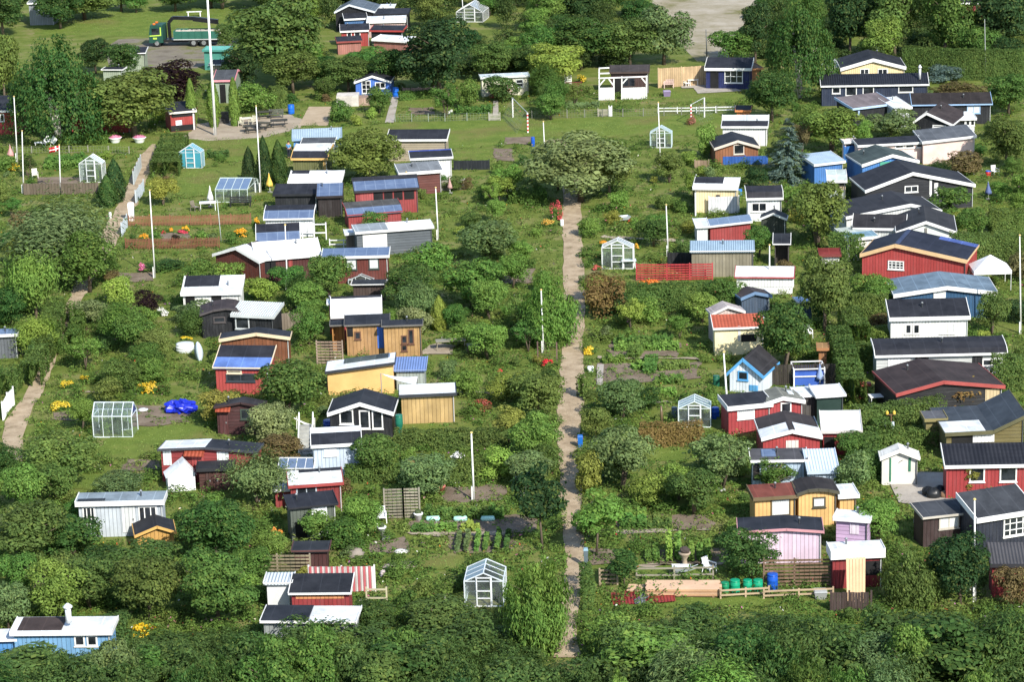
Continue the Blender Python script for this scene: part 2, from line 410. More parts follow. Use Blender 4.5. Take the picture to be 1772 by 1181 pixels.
for i in range(3):
    proto('big', 7.0, 8.0, cat2(crown(7, 8, .8, 50, 15500, .30, 1.05), core(6, 7.6, 1.4)), bark_mesh(8, 1.8, .22, 9, 6))
    proto('tree', 4.0, 4.6, cat2(crown(4, 4.6, .45, 37, 8800, .205, .68), core(3.3, 4.3, .8)), bark_mesh(4.6, 1.1, .12, 7, 3.4, .12, 1+i))
    proto('bush', 2.6, 2.4, cat2(crown(2.6, 2.4, -.15, 24, 4600, .165, .50), core(2.1, 2.1, .0, 50)))
    proto('shrub', 1.4, 1.2, cat2(crown(1.4, 1.2, -.15, 16, 1700, .135, .31), core(1.1, 1.0, 0, 25)))
    proto('slim', 2.0, 4.4, cat2(crown(2.0, 4.4, .55, 24, 4000, .19, .48), core(1.4, 4, .9, 50)), bark_mesh(4.4, 1.2, .06, 5, 1.6, .06))
proto('light', 4.0, 4.4, crown(4, 4.4, .9, 40, 4600, .21, .42, 1.0, .5, .5), bark_mesh(4.4, 1.0, .09, 9, 3.6, .15, 2))
proto('light', 4.0, 4.4, crown(4, 4.4, .8, 44, 5000, .2, .40, 1.0, .5, .5), bark_mesh(4.4, 1.0, .09, 9, 3.6, .15, 3))
proto('weeping', 6.0, 10.0, cat2(weeping(6, 10, 13500, .25), core(4, 8.5, 2, 60)), bark_mesh(10, 3, .2, 9, 4.6, .2, 2), True)
for i in range(2):
    proto('column', 1.1, 4.2, cat2(column(1.05, 4.2, 4200, .17), core(.6, 3.6, .1, 30)))
    proto('cone', 1.8, 4.6, cat2(column(1.8, 4.6, 5200, .2, .8), core(1.1, 3.4, .1, 40)))
proto('spruce', 3.6, 6.5, cat2(spruce(3.6, 6.5, 12000, .24), core(1.4, 4.5, .5, 40)), bark_mesh(6, .6, .09, 2, 1))
def sprays(W, H, k, n, size):             # upright feathery shoots leaning outwards from one foot
    Q = []
    for i in range(k):
        a = RNG.uniform(0, 6.28); r = W/2*math.sqrt(RNG.uniform(0, 1)); hh = H*(1-.5*(2*r/W)**1.4)*RNG.uniform(.78, 1.02); m = n//k
        t = RNG.random(m)**.8; wd = .30*np.sin(np.pi*np.clip(t*.9+.1, 0, 1))**.7+.04
        foot = r*.55; rad = foot+(r-foot)*t*1.15
        P = np.stack([rad*math.cos(a)+.25*t*t+RNG.normal(0, 1, m)*wd, rad*math.sin(a)+RNG.normal(0, 1, m)*wd, hh*t*(1-.04*RNG.random(m))], 1)
        d = np.array([math.cos(a)*.35+.2, math.sin(a)*.35, 1.0]); N = P-np.array([rad.mean()*math.cos(a), rad.mean()*math.sin(a), 0]); N[:, 2] = .25
        Q.append(leaves(P, N+np.array([math.cos(a), math.sin(a), 0])*.5, np.full(m, size), .3, .8, np.tile(d, (m, 1))))
    return np.concatenate(Q)
proto('spray', 3.6, 6.0, cat2(sprays(3.5, 6, 34, 13000, .25), core(2.0, 4.2, .3, 60)), bark_mesh(5, .4, .08, 6, 2.6, .1, 3))
proto('pine', 3.8, 4.8, cat2(plume(3.8, 4.8, 1.3, 52, 9500, .27, (.15, 0, .8)), core(2.8, 4.2, 1.6, 60)), bark_mesh(4.8, 1.3, .13, 6, 3))
proto('feather', 3.6, 5.2, cat2(plume(3.6, 5.2, .1, 64, 12000, .26, (.35, 0, .75)), core(2.6, 4.6, .4, 70)), bark_mesh(5, .4, .09, 6, 3, .1, 2))
proto('willow', 6.2, 5.0, cat2(plume(6.2, 5.0, .2, 78, 14500, .34, (1.0, .1, .12), .26), core(5, 4.2, .4, 90)), bark_mesh(5, .6, .16, 6, 5))
PC = {'dark': (.030, .058, .012), 'deep': (.018, .037, .011), 'mid': (.049, .086, .014), 'light': (.078, .122, .018), 'lime': (.120, .150, .020),
      'olive': (.072, .092, .018), 'grey': (.068, .096, .032), 'purple': (.022, .011, .015), 'brown': (.072, .048, .022), 'blue': (.052, .082, .068),
      'moss': (.054, .078, .016), 'straw': (.2, .155, .075), 'gold': (.13, .12, .02), 'rust': (.10, .055, .02), 'pale': (.112, .122, .045)}
def jitcol(c, j=.1):
    c = PC[c] if isinstance(c, str) else c; k = random.uniform(1-j, 1+j)
    return tuple(x*k*random.uniform(1-j*.5, 1+j*.5) for x in c) + (1,)
LS = 2.3
for k_ in PC: PC[k_] = PC[k_] if k_ in ('purple', 'straw') else tuple(x*LS for x in PC[k_])
PLANTS = []                                 # (root, width, height, colour word, kind) for relations
def plant(kind, p, w, h, col, name, label, cat, group=None, rz=None):
    """p: ground point. one tree (> trunk, crown) or one shrub (a single mesh)"""
    L = PROTO[kind]; W, H, c, b = L[random.randrange(len(L))]
    s = (w/W, w/W, h/H)
    if rz is None: rz = random.uniform(-.25, .25) if kind == 'willow' else random.uniform(0, 6.28)
    if b:
        r = thing(name, label, cat, p, rz, group); r.scale = s
        cc = c.copy(); cc.parent = r; COL.objects.link(cc); cc.color = jitcol(col)
        bb = b.copy(); bb.parent = r; COL.objects.link(bb)
    else:
        r = c.copy(); r.name = name; COL.objects.link(r); r.location = p; r.rotation_euler = (0, 0, rz); r.scale = s; r.color = jitcol(col)
        tag(r, label, cat, group)
    PLANTS.append((r, w, h, col, kind)); return r
def T(tile, x0, x1, yt, yb, kind, col, label, name=None, cat=None, group=None):
    """plant given by its box in the photo: left, right, top and the row where it meets the ground"""
    if tile: (x0, yt), (x1, yb) = t2f(tile, x0, yt), t2f(tile, x1, yb)
    p = at((x0+x1)/2, yb); s = pxm(p); w = (x1-x0)/s; h = (yb-yt)/(s*math.cos(PITCH))
    h = max(.25, h - .12*w)                 # the far rim of a round crown shows above its axis
    istree = kind in ('big', 'tree', 'slim', 'light', 'weeping', 'spruce', 'pine', 'feather', 'willow', 'spray')
    return plant(kind, p, w, h, col, name or ('tree' if istree else 'shrub'), label, cat or ('tree' if istree else 'shrub'), group)
HEDGES = []
def hedge(tile, pts, h, th, col, label, group=None, dens=190):
    """clipped hedge: its front foot line in the photo, height and thickness"""
    P = [at(*(t2f(tile, *q) if tile else q)) for q in pts]; Q = []
    for a, b in zip(P, P[1:]):
        u = (b-a); L = u.length; u /= L; n = Vector((-u.y, u.x, 0))
        if n.y < 0: n = -n
        m = int(dens*L*(2*h+th)); f = RNG.random(m); e = RNG.random(m); side = RNG.random(m)*(2*h+th)
        A = np.array(a); U = np.array(u); Nn = np.array(n); Z = np.array([0, 0, 1.0]); wob = .07*np.sin(f*L*2.1)+.05*np.sin(f*L*5.3+1)
        pos = np.where(side[:, None] < h, A+U*(f*L)[:, None]+Z*(e*h)[:, None],
              np.where(side[:, None] < 2*h, A+U*(f*L)[:, None]+Nn*th+Z*(e*h)[:, None], A+U*(f*L)[:, None]+Nn*(e*th)[:, None]+Z*h))
        nr = np.where(side[:, None] < h, -Nn, np.where(side[:, None] < 2*h, Nn, Z))
        pos = pos + nr*(wob+RNG.normal(0, .045, m))[:, None]
        pos[:, 2] = np.maximum(pos[:, 2], .02)
        Q.append(leaves(pos, nr+np.array([0, 0, .2]), np.full(m, .15), .6, .8))
        k = int(25*L); f = RNG.random(k); pp = A+U*(f*L)[:, None]+Nn*(th*.5)+Z*(RNG.uniform(.1, .85, k)*h)[:, None]
        Q.append(leaves(pp, -Nn+np.zeros((k, 3)), np.full(k, min(h, 1.0)*.55), .9, .4))
    base = P[0]; q = np.concatenate(Q) - np.array(base)
    o = bpy.data.objects.new('hedge', quads_mesh('hedge', q, LEAF)); COL.objects.link(o); o.location = base; o.color = jitcol(col, .06)
    tag(o, label, 'hedge', group); HEDGES.append((P, th, h)); return o
def blossoms(tile, x0, x1, yt, yb, petal, label, leafc='mid', group=None, name='flowering_plant', dens=1.0):
    (x0, yt), (x1, yb) = (t2f(tile, x0, yt), t2f(tile, x1, yb)) if tile else ((x0, yt), (x1, yb))
    p = at((x0+x1)/2, yb); s = pxm(p); w = (x1-x0)/s; h = max(.3, (yb-yt)/s*.8)
    r = thing(name, label, 'flower', p, 0, group)
    W, H, c, b = PROTO['shrub'][random.randrange(3)]
    f = c.copy(); f.name = 'foliage'; f.parent = r; COL.objects.link(f); f.scale = (w*.9/W, w/W*.6, h*.72/H); f.color = jitcol(leafc)
    n = int(300*dens*max(.4, min(3, w))); d = RNG.normal(0, 1, (n, 3)); d /= np.linalg.norm(d, axis=1, keepdims=True); d[:, 2] = np.abs(d[:, 2])
    nc = max(3, int(w*4)); cc = RNG.normal(0, 1, (nc, 3)); cc /= np.linalg.norm(cc, axis=1, keepdims=True); cc[:, 2] = np.abs(cc[:, 2])
    P = (cc[RNG.integers(0, nc, n)]*.62 + d*.48*RNG.random((n, 1))**.5)*np.array([w/2, w*.4, h*1.1]); P[:, 2] = np.maximum(P[:, 2], .1)
    o = bpy.data.objects.new('blossoms', quads_mesh('blossoms', leaves(P, d+np.array([0, -.4, .6]), np.full(n, .105), .9, .7), PETAL)); COL.objects.link(o)
    o.parent = r; o.color = (*[x*.85 for x in srgb(petal)], 1); return r

# ------------------------------------------------------------------ buildings
HOUSES = []                                  # footprint and visible box of every building
def interp(prof, a):
    for (a0, z0), (a1, z1) in zip(prof, prof[1:]):
        if a <= a1 + 1e-9: return z0 + (z1-z0)*(a-a0)/max(1e-6, a1-a0)
    return prof[-1][1]
def cut(prof, a0, a1):
    return [(a0, interp(prof, a0))] + [(a, z) for a, z in prof if a0 + 1e-3 < a < a1 - 1e-3] + [(a1, interp(prof, a1))]
def house(name, label, tile, kind, pts, h, back, wall, roof, trim=WHITE, wins=(), patches=(), wk='boards_v', rk='felt', yaw=None, oh=.25, cat='cabin',
          thick=.12, fasc=.2, barge=True, group=None, short=None, open_front=False, base=0.0, side=.12, segs=None, mirror=None, wallpart='wall'):
    """kind 'S': pts=(xl,yl,xr,yr) front eave at height h; back=[(row,height),...] the roof's further profile (same column as the middle).
       kind 'Sg': same, back=[(row,height)] is the ridge and the far slope mirrors it. kind 'F': pts=[(x,y),...] is the roof's front edge left to right, back=(index,row) or a depth in metres"""
    F = lambda x, y: t2f(tile, x, y) if tile else (x, y)
    if kind[0] == 'S':
        A = at(*F(pts[0], pts[1]), h); B = at(*F(pts[2], pts[3]), h)
    else:
        A = at(*F(*pts[0]), h); B = at(*F(*pts[-1]), h)
    if yaw is None:
        u = B - A; u.z = 0; W = u.length; u /= W
    else:
        u = Vector((math.cos(R(yaw)), math.sin(R(yaw)), 0)); n0 = Vector((-u.y, u.x, 0))
        e = (pts[2], pts[3]) if kind[0] == 'S' else pts[-1]
        W = (on_plane(*F(*e), A, n0) - A).dot(u)
    n = Vector((-u.y, u.x, 0)); A0 = Vector((A.x, A.y, 0))
    def depth_at(row, z, a):                 # bisect the depth at which height z shows on that row
        row = F(0, row)[1]; lo, hi = -3.0, 30.0
        for _ in range(40):
            m = (lo+hi)/2; y = proj(A0+u*a+n*m+Vector((0, 0, z)))[1]
            if y > row: lo = m
            else: hi = m
        return max(.3, (lo+hi)/2)
    if kind[0] == 'S':
        for q in (1, .85, .7, .55, .4, .28, .16):          # keep the roof a sensible depth: flatten a pitch that was guessed too steep
            prof = [(0, h)]
            for row, z in back:
                z = h+(z-h)*q; d = depth_at(row, z, W/2); prof.append((max(d, prof[-1][0]+.15), z))
            if prof[-1][0] > (1.15 if kind == 'Sg' else 1.9): break
        if prof[-1][0] < (1.0 if kind == 'Sg' else 1.4): prof[-1] = (1.0 if kind == 'Sg' else 1.4, prof[-1][1])
        if kind == 'Sg':
            d, z = prof[-1]; prof += [(2*d-a, zz) for a, zz in reversed(prof[:-1])]
        D = prof[-1][0]; ax = 'S'; e1 = W
    else:
        prof = []
        for q in pts:
            P = on_plane(*F(*q), A, n); prof.append(((P-A0).dot(u), P.z))
        prof[0] = (0, h)
        if isinstance(back, tuple): D = max(1.3, depth_at(back[1], prof[back[0]][1], prof[back[0]][0]))
        else: D = back
        ax = 'F'; e1 = D; W = prof[-1][0]
    cx = W/2
    loc = A0 + u*cx; rz = math.atan2(u.y, u.x)
    root = thing(name, label, cat, loc, rz, group)
    root.location.z = base
    sh = lambda mb: setattr(mb, 'v', [(x-cx, y, z) for x, y, z in mb.v]) or mb
    wm = M(wk, wall); rm = special('solar') if roof == 'solar' else special('glass') if roof == 'glass' else M(rk, roof); tm = M('paint', trim)
    # wall
    lo, hi = (oh, prof[-1][0]-oh) if ax == 'S' else (side, prof[-1][0]-side)
    x0, x1 = (side, W-side) if ax == 'S' else (oh, D-.15)
    poly = [(a, z-thick-.005) for a, z in cut(prof, lo, hi)]; poly = [(lo, -.3)] + poly + [(hi, -.3)]
    wall_o = None
    if not open_front:
        wall_o = sh(MB().prism(poly, x0, x1, ax)).obj(wallpart, wm, root)
    else:                                     # posts, low back wall and sides: an open stall
        mb = MB()
        if ax == 'S':
            mb.box(x0, D-oh-.1, 0, x1, D-oh, interp(prof, D-oh)-thick)
            for px_ in (x0, x1-.08): mb.box(px_, .3, 0, px_+.08, D-oh-.1, interp(prof, .3)-thick-.02)
        else:
            mb.prism(poly, D-.3, D-.15, ax)
            for px_ in (lo, hi-.1): mb.box(px_, .15, 0, px_+.1, .25, interp(prof, px_)-thick-.02)
        wall_o = sh(mb).obj(wallpart, wm, root)
    # roof, either one sheet or sheets split along the profile (segs)
    if segs:
        for (p0, p1), c in zip(zip(prof, prof[1:]), segs):
            sh(MB().slab([p0, p1], 0, e1, ax, 0, thick)).obj('roof', M(rk, c) if c != 'solar' else special('solar'), root)
    else:
        roof_o = sh(MB().slab(prof, 0, e1, ax, 0, thick)).obj('roof', rm, root)
    # fascia
    if fasc:
        mb = MB()
        if ax == 'S':
            mb.box(-.03, -.045, h-fasc+.02, W+.03, -.004, h+.03)
            if barge:
                for e in (-.05, W+.004):
                    for p0, p1 in zip(prof, prof[1:]):
                        mb.prism([(p0[0], p0[1]-fasc), (p1[0], p1[1]-fasc), (p1[0], p1[1]+.05), (p0[0], p0[1]+.05)], e, e+.046, 'S')
        else:
            for p0, p1 in zip(prof, prof[1:]):
                mb.prism([(p0[0]-.02, p0[1]-fasc), (p1[0]+.02, p1[1]-fasc), (p1[0]+.02, p1[1]+.05), (p0[0]-.02, p0[1]+.05)], -.05, -.004, 'F')
            if barge:
                for (a, z), s in ((prof[0], -1), (prof[-1], 1)):
                    mb.box(a-.045 if s < 0 else a+.004, 0, z-.14, a-.004 if s < 0 else a+.045, D, z+.02)
        sh(mb).obj('fascia', tm, root)
    # patches lying on the roof: (u0,u1,v0,v1,name,colour) fractions across and along the profile
    for u0, u1, v0, v1, nm, c in patches:
        a0, a1 = prof[0][0], prof[-1][0]
        if ax == 'S': q = (cut(prof, D*v0, D*v1), u0*W, u1*W)
        else: q = (cut(prof, W*u0, W*u1), v0*D, v1*D)
        m = special('solar') if c == 'solar' else M('felt' if nm != 'skylight' else 'plastic', c)
        sh(MB().slab(q[0], q[1], q[2], ax, .035, .03)).obj(nm, m, root)
    # windows and doors on the front wall
    dw = x0 if ax == 'F' else oh
    for w in wins:
        wx0, wy0, wx1, wy1 = w[:4]; typ = w[4] if len(w) > 4 else 'w'; nx, ny = w[5] if len(w) > 5 else (1, 1); fc = w[6] if len(w) > 6 else trim
        p0 = on_plane(*F(wx0, wy0), A0+n*dw, n); p1 = on_plane(*F(wx1, wy1), A0+n*dw, n)
        a0 = (p0-A0).dot(u)-cx; a1 = (p1-A0).dot(u)-cx; z1 = p0.z; z0 = max(.04, p1.z)
        fw = .085 if typ != 'o' else .05
        if z1-z0 < .25: z0 = z1-.25
        if typ in ('w', 'c'):
            mb = MB(); d0, d1 = dw-.05, dw-.002
            mb.box(a0, d0, z0, a0+fw, d1, z1); mb.box(a1-fw, d0, z0, a1, d1, z1)
            mb.box(a0+fw, d0, z0, a1-fw, d1, z0+fw); mb.box(a0+fw, d0, z1-fw, a1-fw, d1, z1)
            for i in range(1, nx):
                x = a0+(a1-a0)*i/nx; mb.box(x-.03, d0+.004, z0+fw, x+.03, d1, z1-fw)
            for j in range(1, ny):
                z = z0+(z1-z0)*j/ny; mb.box(a0+fw, d0+.008, z-.025, a1-fw, d1, z+.025)
            f = mb.obj('window', M('paint', fc), root)
            MB().box(a0-.04, d0-.05, z0-.05, a1+.04, d1, z0-.004).obj('sill', M('paint', fc), f)
            MB().box(a0+fw*.9, dw-.02, z0+fw*.9, a1-fw*.9, dw-.004, z1-fw*.9).obj('pane', special('pane' if typ == 'w' else 'curtain'), f)
        elif typ == 'd':
            f = MB().box(a0, dw-.05, z0, a1, dw-.002, z1).obj('door', M('boards_v', fc), root)
            MB().box(a1-.16, dw-.1, (z0+z1)/2-.05, a1-.08, dw-.05, (z0+z1)/2+.05).obj('handle', M('metal', '#888888'), f)
        elif typ == 'o':                      # doorway or opening: flat near-black panel, the shade inside painted as its colour
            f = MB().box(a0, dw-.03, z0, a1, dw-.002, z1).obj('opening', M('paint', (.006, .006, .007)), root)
        elif typ == 'p':                      # a board or panel of its own colour
            f = MB().box(a0, dw-.04, z0, a1, dw-.002, z1).obj('panel', M('boards_v', fc), root)
        elif typ == 's':                      # notice
            f = MB().box(a0, dw-.06, z0, a1, dw-.002, z1).obj('notice', M('paint', fc), root)
        elif typ == 'a':                      # small tiled awning
            f = MB().slab([(dw-.45, z0), (dw, z1)], a0, a1, 'S', 0, .05).obj('awning', M('tiles', fc), root)
    zt = interp(prof, lo)-thick if ax == 'S' else prof[-1][1]-thick
    if not open_front and h > 1.75 and fasc:
        xx = x1-.06 if ax == 'S' else hi-.06; dd = (oh-.06) if ax == 'S' else x0-.06
        MB().tube([(xx-cx, dd-.14, zt-.02), (xx-cx, dd, zt-.2), (xx-cx, dd, 0)], .035, 6).obj('downpipe', M('metal', '#c9ccca' if random.random() < .6 else '#5a5d60'), root)
        if random.random() < .55:
            fa = random.uniform(.2, .8); fb = random.uniform(.45, .8)
            a_, d_ = (W*fa, D*fb) if ax == 'S' else (W*fa, D*fb); zz = interp(prof, d_ if ax == 'S' else a_)
            MB().lathe([(.05, -.05), (.05, .3), (.11, .31), (.03, .4)], 8, (a_-cx, d_, zz)).obj('roof_vent', M('metal', '#8d9194'), root, True)
    pts8 = [A0+u*a+n*d+Vector((0, 0, z)) for d in (0, D) for a in (0, W/2, W) for z in (0, h, max(z for _, z in prof))]
    sc = [proj(p) for p in pts8]; yb = proj(A0+u*W/2)[1]
    HOUSES.append(dict(root=root, A=A0, u=u, n=n, W=W, D=D, x0=min(s[0] for s in sc), x1=max(s[0] for s in sc), yt=min(s[1] for s in sc), yb=yb, h=h, zm=max(z for _, z in prof), short=short,
                       ye=proj(A0+u*W/2+Vector((0, 0, h)))[1]))
    return root

# ------------------------------------------------------------------ other builders
def greenhouse(label, tile, x0, x1, yb, ye, yr, yback, ridge='y', frame='#dfe6e8', short=None, door=True, group='glass greenhouses', plants=True, yr1=None, tint=None):
    """base front corners, eave row, ridge row on the front gable, row of the ridge's far end (ridge 'y') or ridge row (ridge 'x')"""
    F = lambda x, y: t2f(tile, x, y)
    A = at(*F(x0, yb)); B = at(*F(x1, yr1 if yr1 is not None else yb)); u = (B-A); u.z = 0; W = u.length; u /= W; n = Vector((-u.y, u.x, 0))
    he = on_plane(*F(x0, ye), A, n).z
    r = thing('greenhouse', label, 'greenhouse', A+u*W/2, math.atan2(u.y, u.x), group)
    def dep(row, z):
        row = F(0, row)[1]; lo, hi = 0, 20
        for _ in range(40):
            m = (lo+hi)/2
            if proj(A+u*W/2+n*m+Vector((0, 0, z)))[1] > row: lo = m
            else: hi = m
        return lo
    b = .055; mb = MB(); gl = MB(); w2 = W/2
    if ridge == 'y':
        hr = on_plane(*F((x0+x1)/2, yr), A, n).z; D = max(1.2, dep(yback, hr)); k = max(3, int(D/.65))
        sec = [(-w2, 0), (-w2, he), (0, hr), (w2, he), (w2, 0)]
        for i in range(k+1):
            d = D*i/k; t = b if i in (0, k) else b*.7
            for (a, z), (a2, z2) in zip(sec, sec[1:]): mb.bar((a, d, z), (a2, d, z2), t)
        for a, z in sec: mb.bar((a, 0, max(z, .03)), (a, D, max(z, .03)), b)
        for d in (0, D): mb.bar((-w2, d, .03), (w2, d, .03), b); mb.bar((-w2, d, he), (w2, d, he), b*.8)
        for a, z in (( -w2*.4, he+(hr-he)*.6), (w2*.4, he+(hr-he)*.6)): mb.bar((a, 0, 0), (a, 0, z), b)
        for (a, z), (a2, z2) in zip(sec, sec[1:]): gl.add([(a, .01, z), (a2, .01, z2), (a2, D-.01, z2), (a, D-.01, z)], [(0, 1, 2, 3)])
        for d in (.0, D): gl.add([(a, d, z) for a, z in sec], [(0, 1, 2, 3, 4)])
    else:
        hr = he*1.5; D = max(1.6, 2*dep(yr, hr)); k = max(4, int(W/.65)); sec = [(0, 0), (0, he), (D/2, hr), (D, he), (D, 0)]
        for i in range(k+1):
            a = -w2+W*i/k; t = b if i in (0, k) else b*.7
            for (d, z), (d2, z2) in zip(sec, sec[1:]): mb.bar((a, d, z), (a, d2, z2), t)
        for d, z in sec: mb.bar((-w2, d, max(z, .03)), (w2, d, max(z, .03)), b*1.05)
        for a in (-w2, w2): mb.bar((a, 0, he), (a, D, he), b*.8)
        for (d, z), (d2, z2) in zip(sec, sec[1:]): gl.add([(-w2, d, z), (-w2, d2, z2), (w2, d2, z2), (w2, d, z)], [(0, 1, 2, 3)])
        for a in (-w2, w2): gl.add([(a, d, z) for d, z in sec], [(0, 1, 2, 3, 4)])
    mb.obj('frame', M('metal', frame), r)
    gl.obj('glass', M('plastic', tint) if tint else special('glass'), r)
    if door and ridge == 'y':
        dm = MB(); dz = he+(hr-he)*.45; a = w2*.36
        for (p, q) in (((-a, 0), (-a, dz)), ((a, 0), (a, dz)), ((-a, dz), (a, dz)), ((-a, dz*.55), (a, dz*.55)), ((-a, .05), (a, .05)), ((-a, dz*.3), (a, dz*.3))):
            dm.bar((p[0], -.06, p[1]), (q[0], -.06, q[1]), .06)
        dm.obj('door', M('metal', '#eef2f2'), r)
    if plants and not tint:
        for i in range(3 if W > 1.5 else 2):
            p = A+u*W*random.uniform(.22, .78)+n*D*random.uniform(.3, .75)
            plant('shrub', p, .9, he*random.uniform(.6, 1.0), random.choice(('mid', 'light', 'dark')), 'tomato_plant', None, 'plant', 'plants growing inside the greenhouses')['label'] = 'leafy plant growing inside ' + (short or 'a greenhouse')
    sc = [proj(A+u*a+n*d+Vector((0, 0, z))) for a in (0, W) for d in (0, D) for z in (0, hr)]; ymid = proj(A+u*w2)[1]
    HOUSES.append(dict(root=r, A=A, u=u, n=n, W=W, D=D, x0=min(s[0] for s in sc), x1=max(s[0] for s in sc), yt=min(s[1] for s in sc), yb=ymid, h=he, zm=hr, short=short, ye=ymid-4))
    return r
POLES = []
def pole(tile, xt, yt, xb, yb, label, rad=.055, col=WHITE, name='flagpole', cat='flagpole', group='white garden flagpoles', knob=True):
    F = lambda x, y: t2f(tile, x, y)
    p = at(*F(xb, yb)); q = on_plane(*F(xt, yt), p, Vector((0, 1, 0)))
    r = thing(name, label, cat, p, 0, group); d = q-p
    mb = MB().tube([(0, 0, 0), d*.5, d], [rad*1.15, rad, rad*.7], 8); mb.obj('shaft', M('plastic', col), r, True)
    if knob: MB().ball((d.x, d.y, d.z+.05), .09, .09, .07).obj('finial', M('plastic', '#c8b070' if col == WHITE else col), r)
    if cat == 'flagpole': MB().box(-.14, -.10, 0, -.06, .10, .9).obj('tabernacle', M('plastic', col), r)
    POLES.append(r); return r, p, q
FENCES = []
def fence(tile, pts, h, style, col, label, name='fence', group=None, cat='fence', step=2.0, short=None):
    P = [at(*(t2f(tile, *q) if tile else q)) for q in pts]; b0 = P[0]
    r = thing(name, label, cat, b0, 0, group); mb = MB(); pm = []
    for a, b in zip(P, P[1:]):
        a = a-b0; b = b-b0; u = b-a; L = u.length; u /= L; n = Vector((-u.y, u.x, 0))
        k = max(1, round(L/step))
        if style == 'picket':
            for i in range(int(L/.13)): p = a+u*(i*.13+.05); mb.bar(p+Vector((0, 0, .05)), p+Vector((0, 0, h)), .075, .025, n)
            for z in (h*.3, h*.78): mb.bar(a+n*.03+Vector((0, 0, z)), b+n*.03+Vector((0, 0, z)), .04, .07)
        elif style == 'slat':
            m = max(3, int(h/.19))
            for i in range(m): z = .12+(h-.16)*i/(m-1); mb.bar(a+Vector((0, 0, z)), b+Vector((0, 0, z)), .03, .11)
        elif style == 'board':
            mb.bar(a+Vector((0, 0, h/2)), b+Vector((0, 0, h/2)), .04, h-.05)
        elif style == 'vboard':
            m = int(L/.15)
            for i in range(m): p = a+u*(i*.15+.07); mb.bar(p+Vector((0, 0, .03)), p+Vector((0, 0, h+random.uniform(-.02, .02))), .14, .025, n)
        elif style == 'rail':
            for z in (h*.45, h*.95): mb.bar(a+Vector((0, 0, z)), b+Vector((0, 0, z)), .05, .09)
        elif style == 'wire':
            m = max(2, int(h/.25))
            for i in range(m+1): z = .1+(h-.1)*i/m; mb.bar(a+Vector((0, 0, z)), b+Vector((0, 0, z)), .012)
            for i in range(int(L/.3)): p = a+u*(i*.3); mb.bar(p+Vector((0, 0, .05)), p+Vector((0, 0, h)), .012)
        pm += [a+u*(L*i/k) + n*.05 for i in range(k+1)]
    mb.obj('panel', M('timber' if style in ('board', 'vboard', 'slat') and col != WHITE else 'paint', col), r)
    for p in pm[:60]: MB().box(p.x-.045, p.y-.045, 0, p.x+.045, p.y+.045, h+.08).obj('post', M('paint', col), r)
    FENCES.append(P); return r
def barrel(tile, x0, x1, yt, yb, col, label, group=None, name='barrel', cat='barrel', lid=None, taper=1.0):
    (x0, yt), (x1, yb) = t2f(tile, x0, yt), t2f(tile, x1, yb)
    p = at((x0+x1)/2, yb); s = pxm(p); rr = (x1-x0)/s/2; h = max(.5, (yb-yt)/s - rr*.5)
    r = thing(name, label, cat, p, 0, group); q = rr*taper
    MB().lathe([(q*.95, 0), (q, .05), (q, h*.3), (q*1.03, h*.33), (q, h*.36), (rr*.99, h*.62), (rr*1.03, h*.65), (rr, h*.68), (rr*.98, h*.95), (rr*.9, h)], 18).obj('drum', M('plastic', col), r, True)
    MB().lathe([(rr*.97, h-.01), (rr*.99, h+.05), (rr*.8, h+.07)], 18).obj('lid', M('plastic', lid or col), r, True); return r
def veg_row(tile, xa, ya, xb, yb, w, h, col, label, group, wid=.3):
    a = at(*t2f(tile, xa, ya)); b = at(*t2f(tile, xb, yb)); L = (b-a).length; m = int(L*230*max(1, wid*2.2))
    f = RNG.random(m); U = np.array((b-a)/L); Nn = np.array([-U[1], U[0], 0]); k = np.floor(f*L/.35)
    hh = h*(.7+.5*np.modf(np.sin(k*12.9898)*43758.5)[0].__abs__())
    P = U*(f*L)[:, None]+Nn*(RNG.uniform(-.5, .5, m)*wid)[:, None]+np.array([0, 0, 1.0])*(RNG.random(m)*hh)[:, None]
    o = bpy.data.objects.new('vegetable_row', quads_mesh('vegetable_row', leaves(P, np.tile([0, -.4, .8], (m, 1)), np.full(m, .2), .7, .9), LEAF)); COL.objects.link(o)
    o.location = a; o.color = jitcol(col); return tag(o, label, 'vegetables', group)
def prop(tile, x, y): return at(*t2f(tile, x, y))
def chair(p, rz, col, label, group=None, s=1.0, name='garden_chair'):
    r = thing(name, label, 'chair', p, rz, group); r.scale = (s, s, s); m = M('plastic', col)
    MB().box(-.27, -.26, .40, .27, .26, .45).obj('seat', m, r)
    mb = MB()
    for i in range(5): mb.bar((-.22+.11*i, .26, .45), (-.22+.11*i, .40, .95), .07, .03)
    mb.bar((-.27, .40, .95), (.27, .40, .95), .06, .05); mb.obj('backrest', m, r)
    for sx in (-1, 1):
        MB().bar((sx*.29, -.26, .66), (sx*.29, .34, .66), .06, .035).obj('armrest', m, r)
        MB().tube([(sx*.30, -.28, 0), (sx*.28, -.25, .66)], .028, 6).obj('leg', m, r); MB().tube([(sx*.30, .34, 0), (sx*.27, .27, .45)], .028, 6).obj('leg', m, r)
    return r
def table(p, rz, col, label, group=None, w=1.2, d=.8, name='garden_table'):
    r = thing(name, label, 'table', p, rz, group); m = M('plastic', col)
    MB().box(-w/2, -d/2, .70, w/2, d/2, .745).obj('tabletop', m, r)
    for sx in (-1, 1):
        for sy in (-1, 1): MB().tube([(sx*(w/2-.08), sy*(d/2-.08), 0), (sx*(w/2-.1), sy*(d/2-.1), .70)], .03, 6).obj('leg', m, r)
    return r
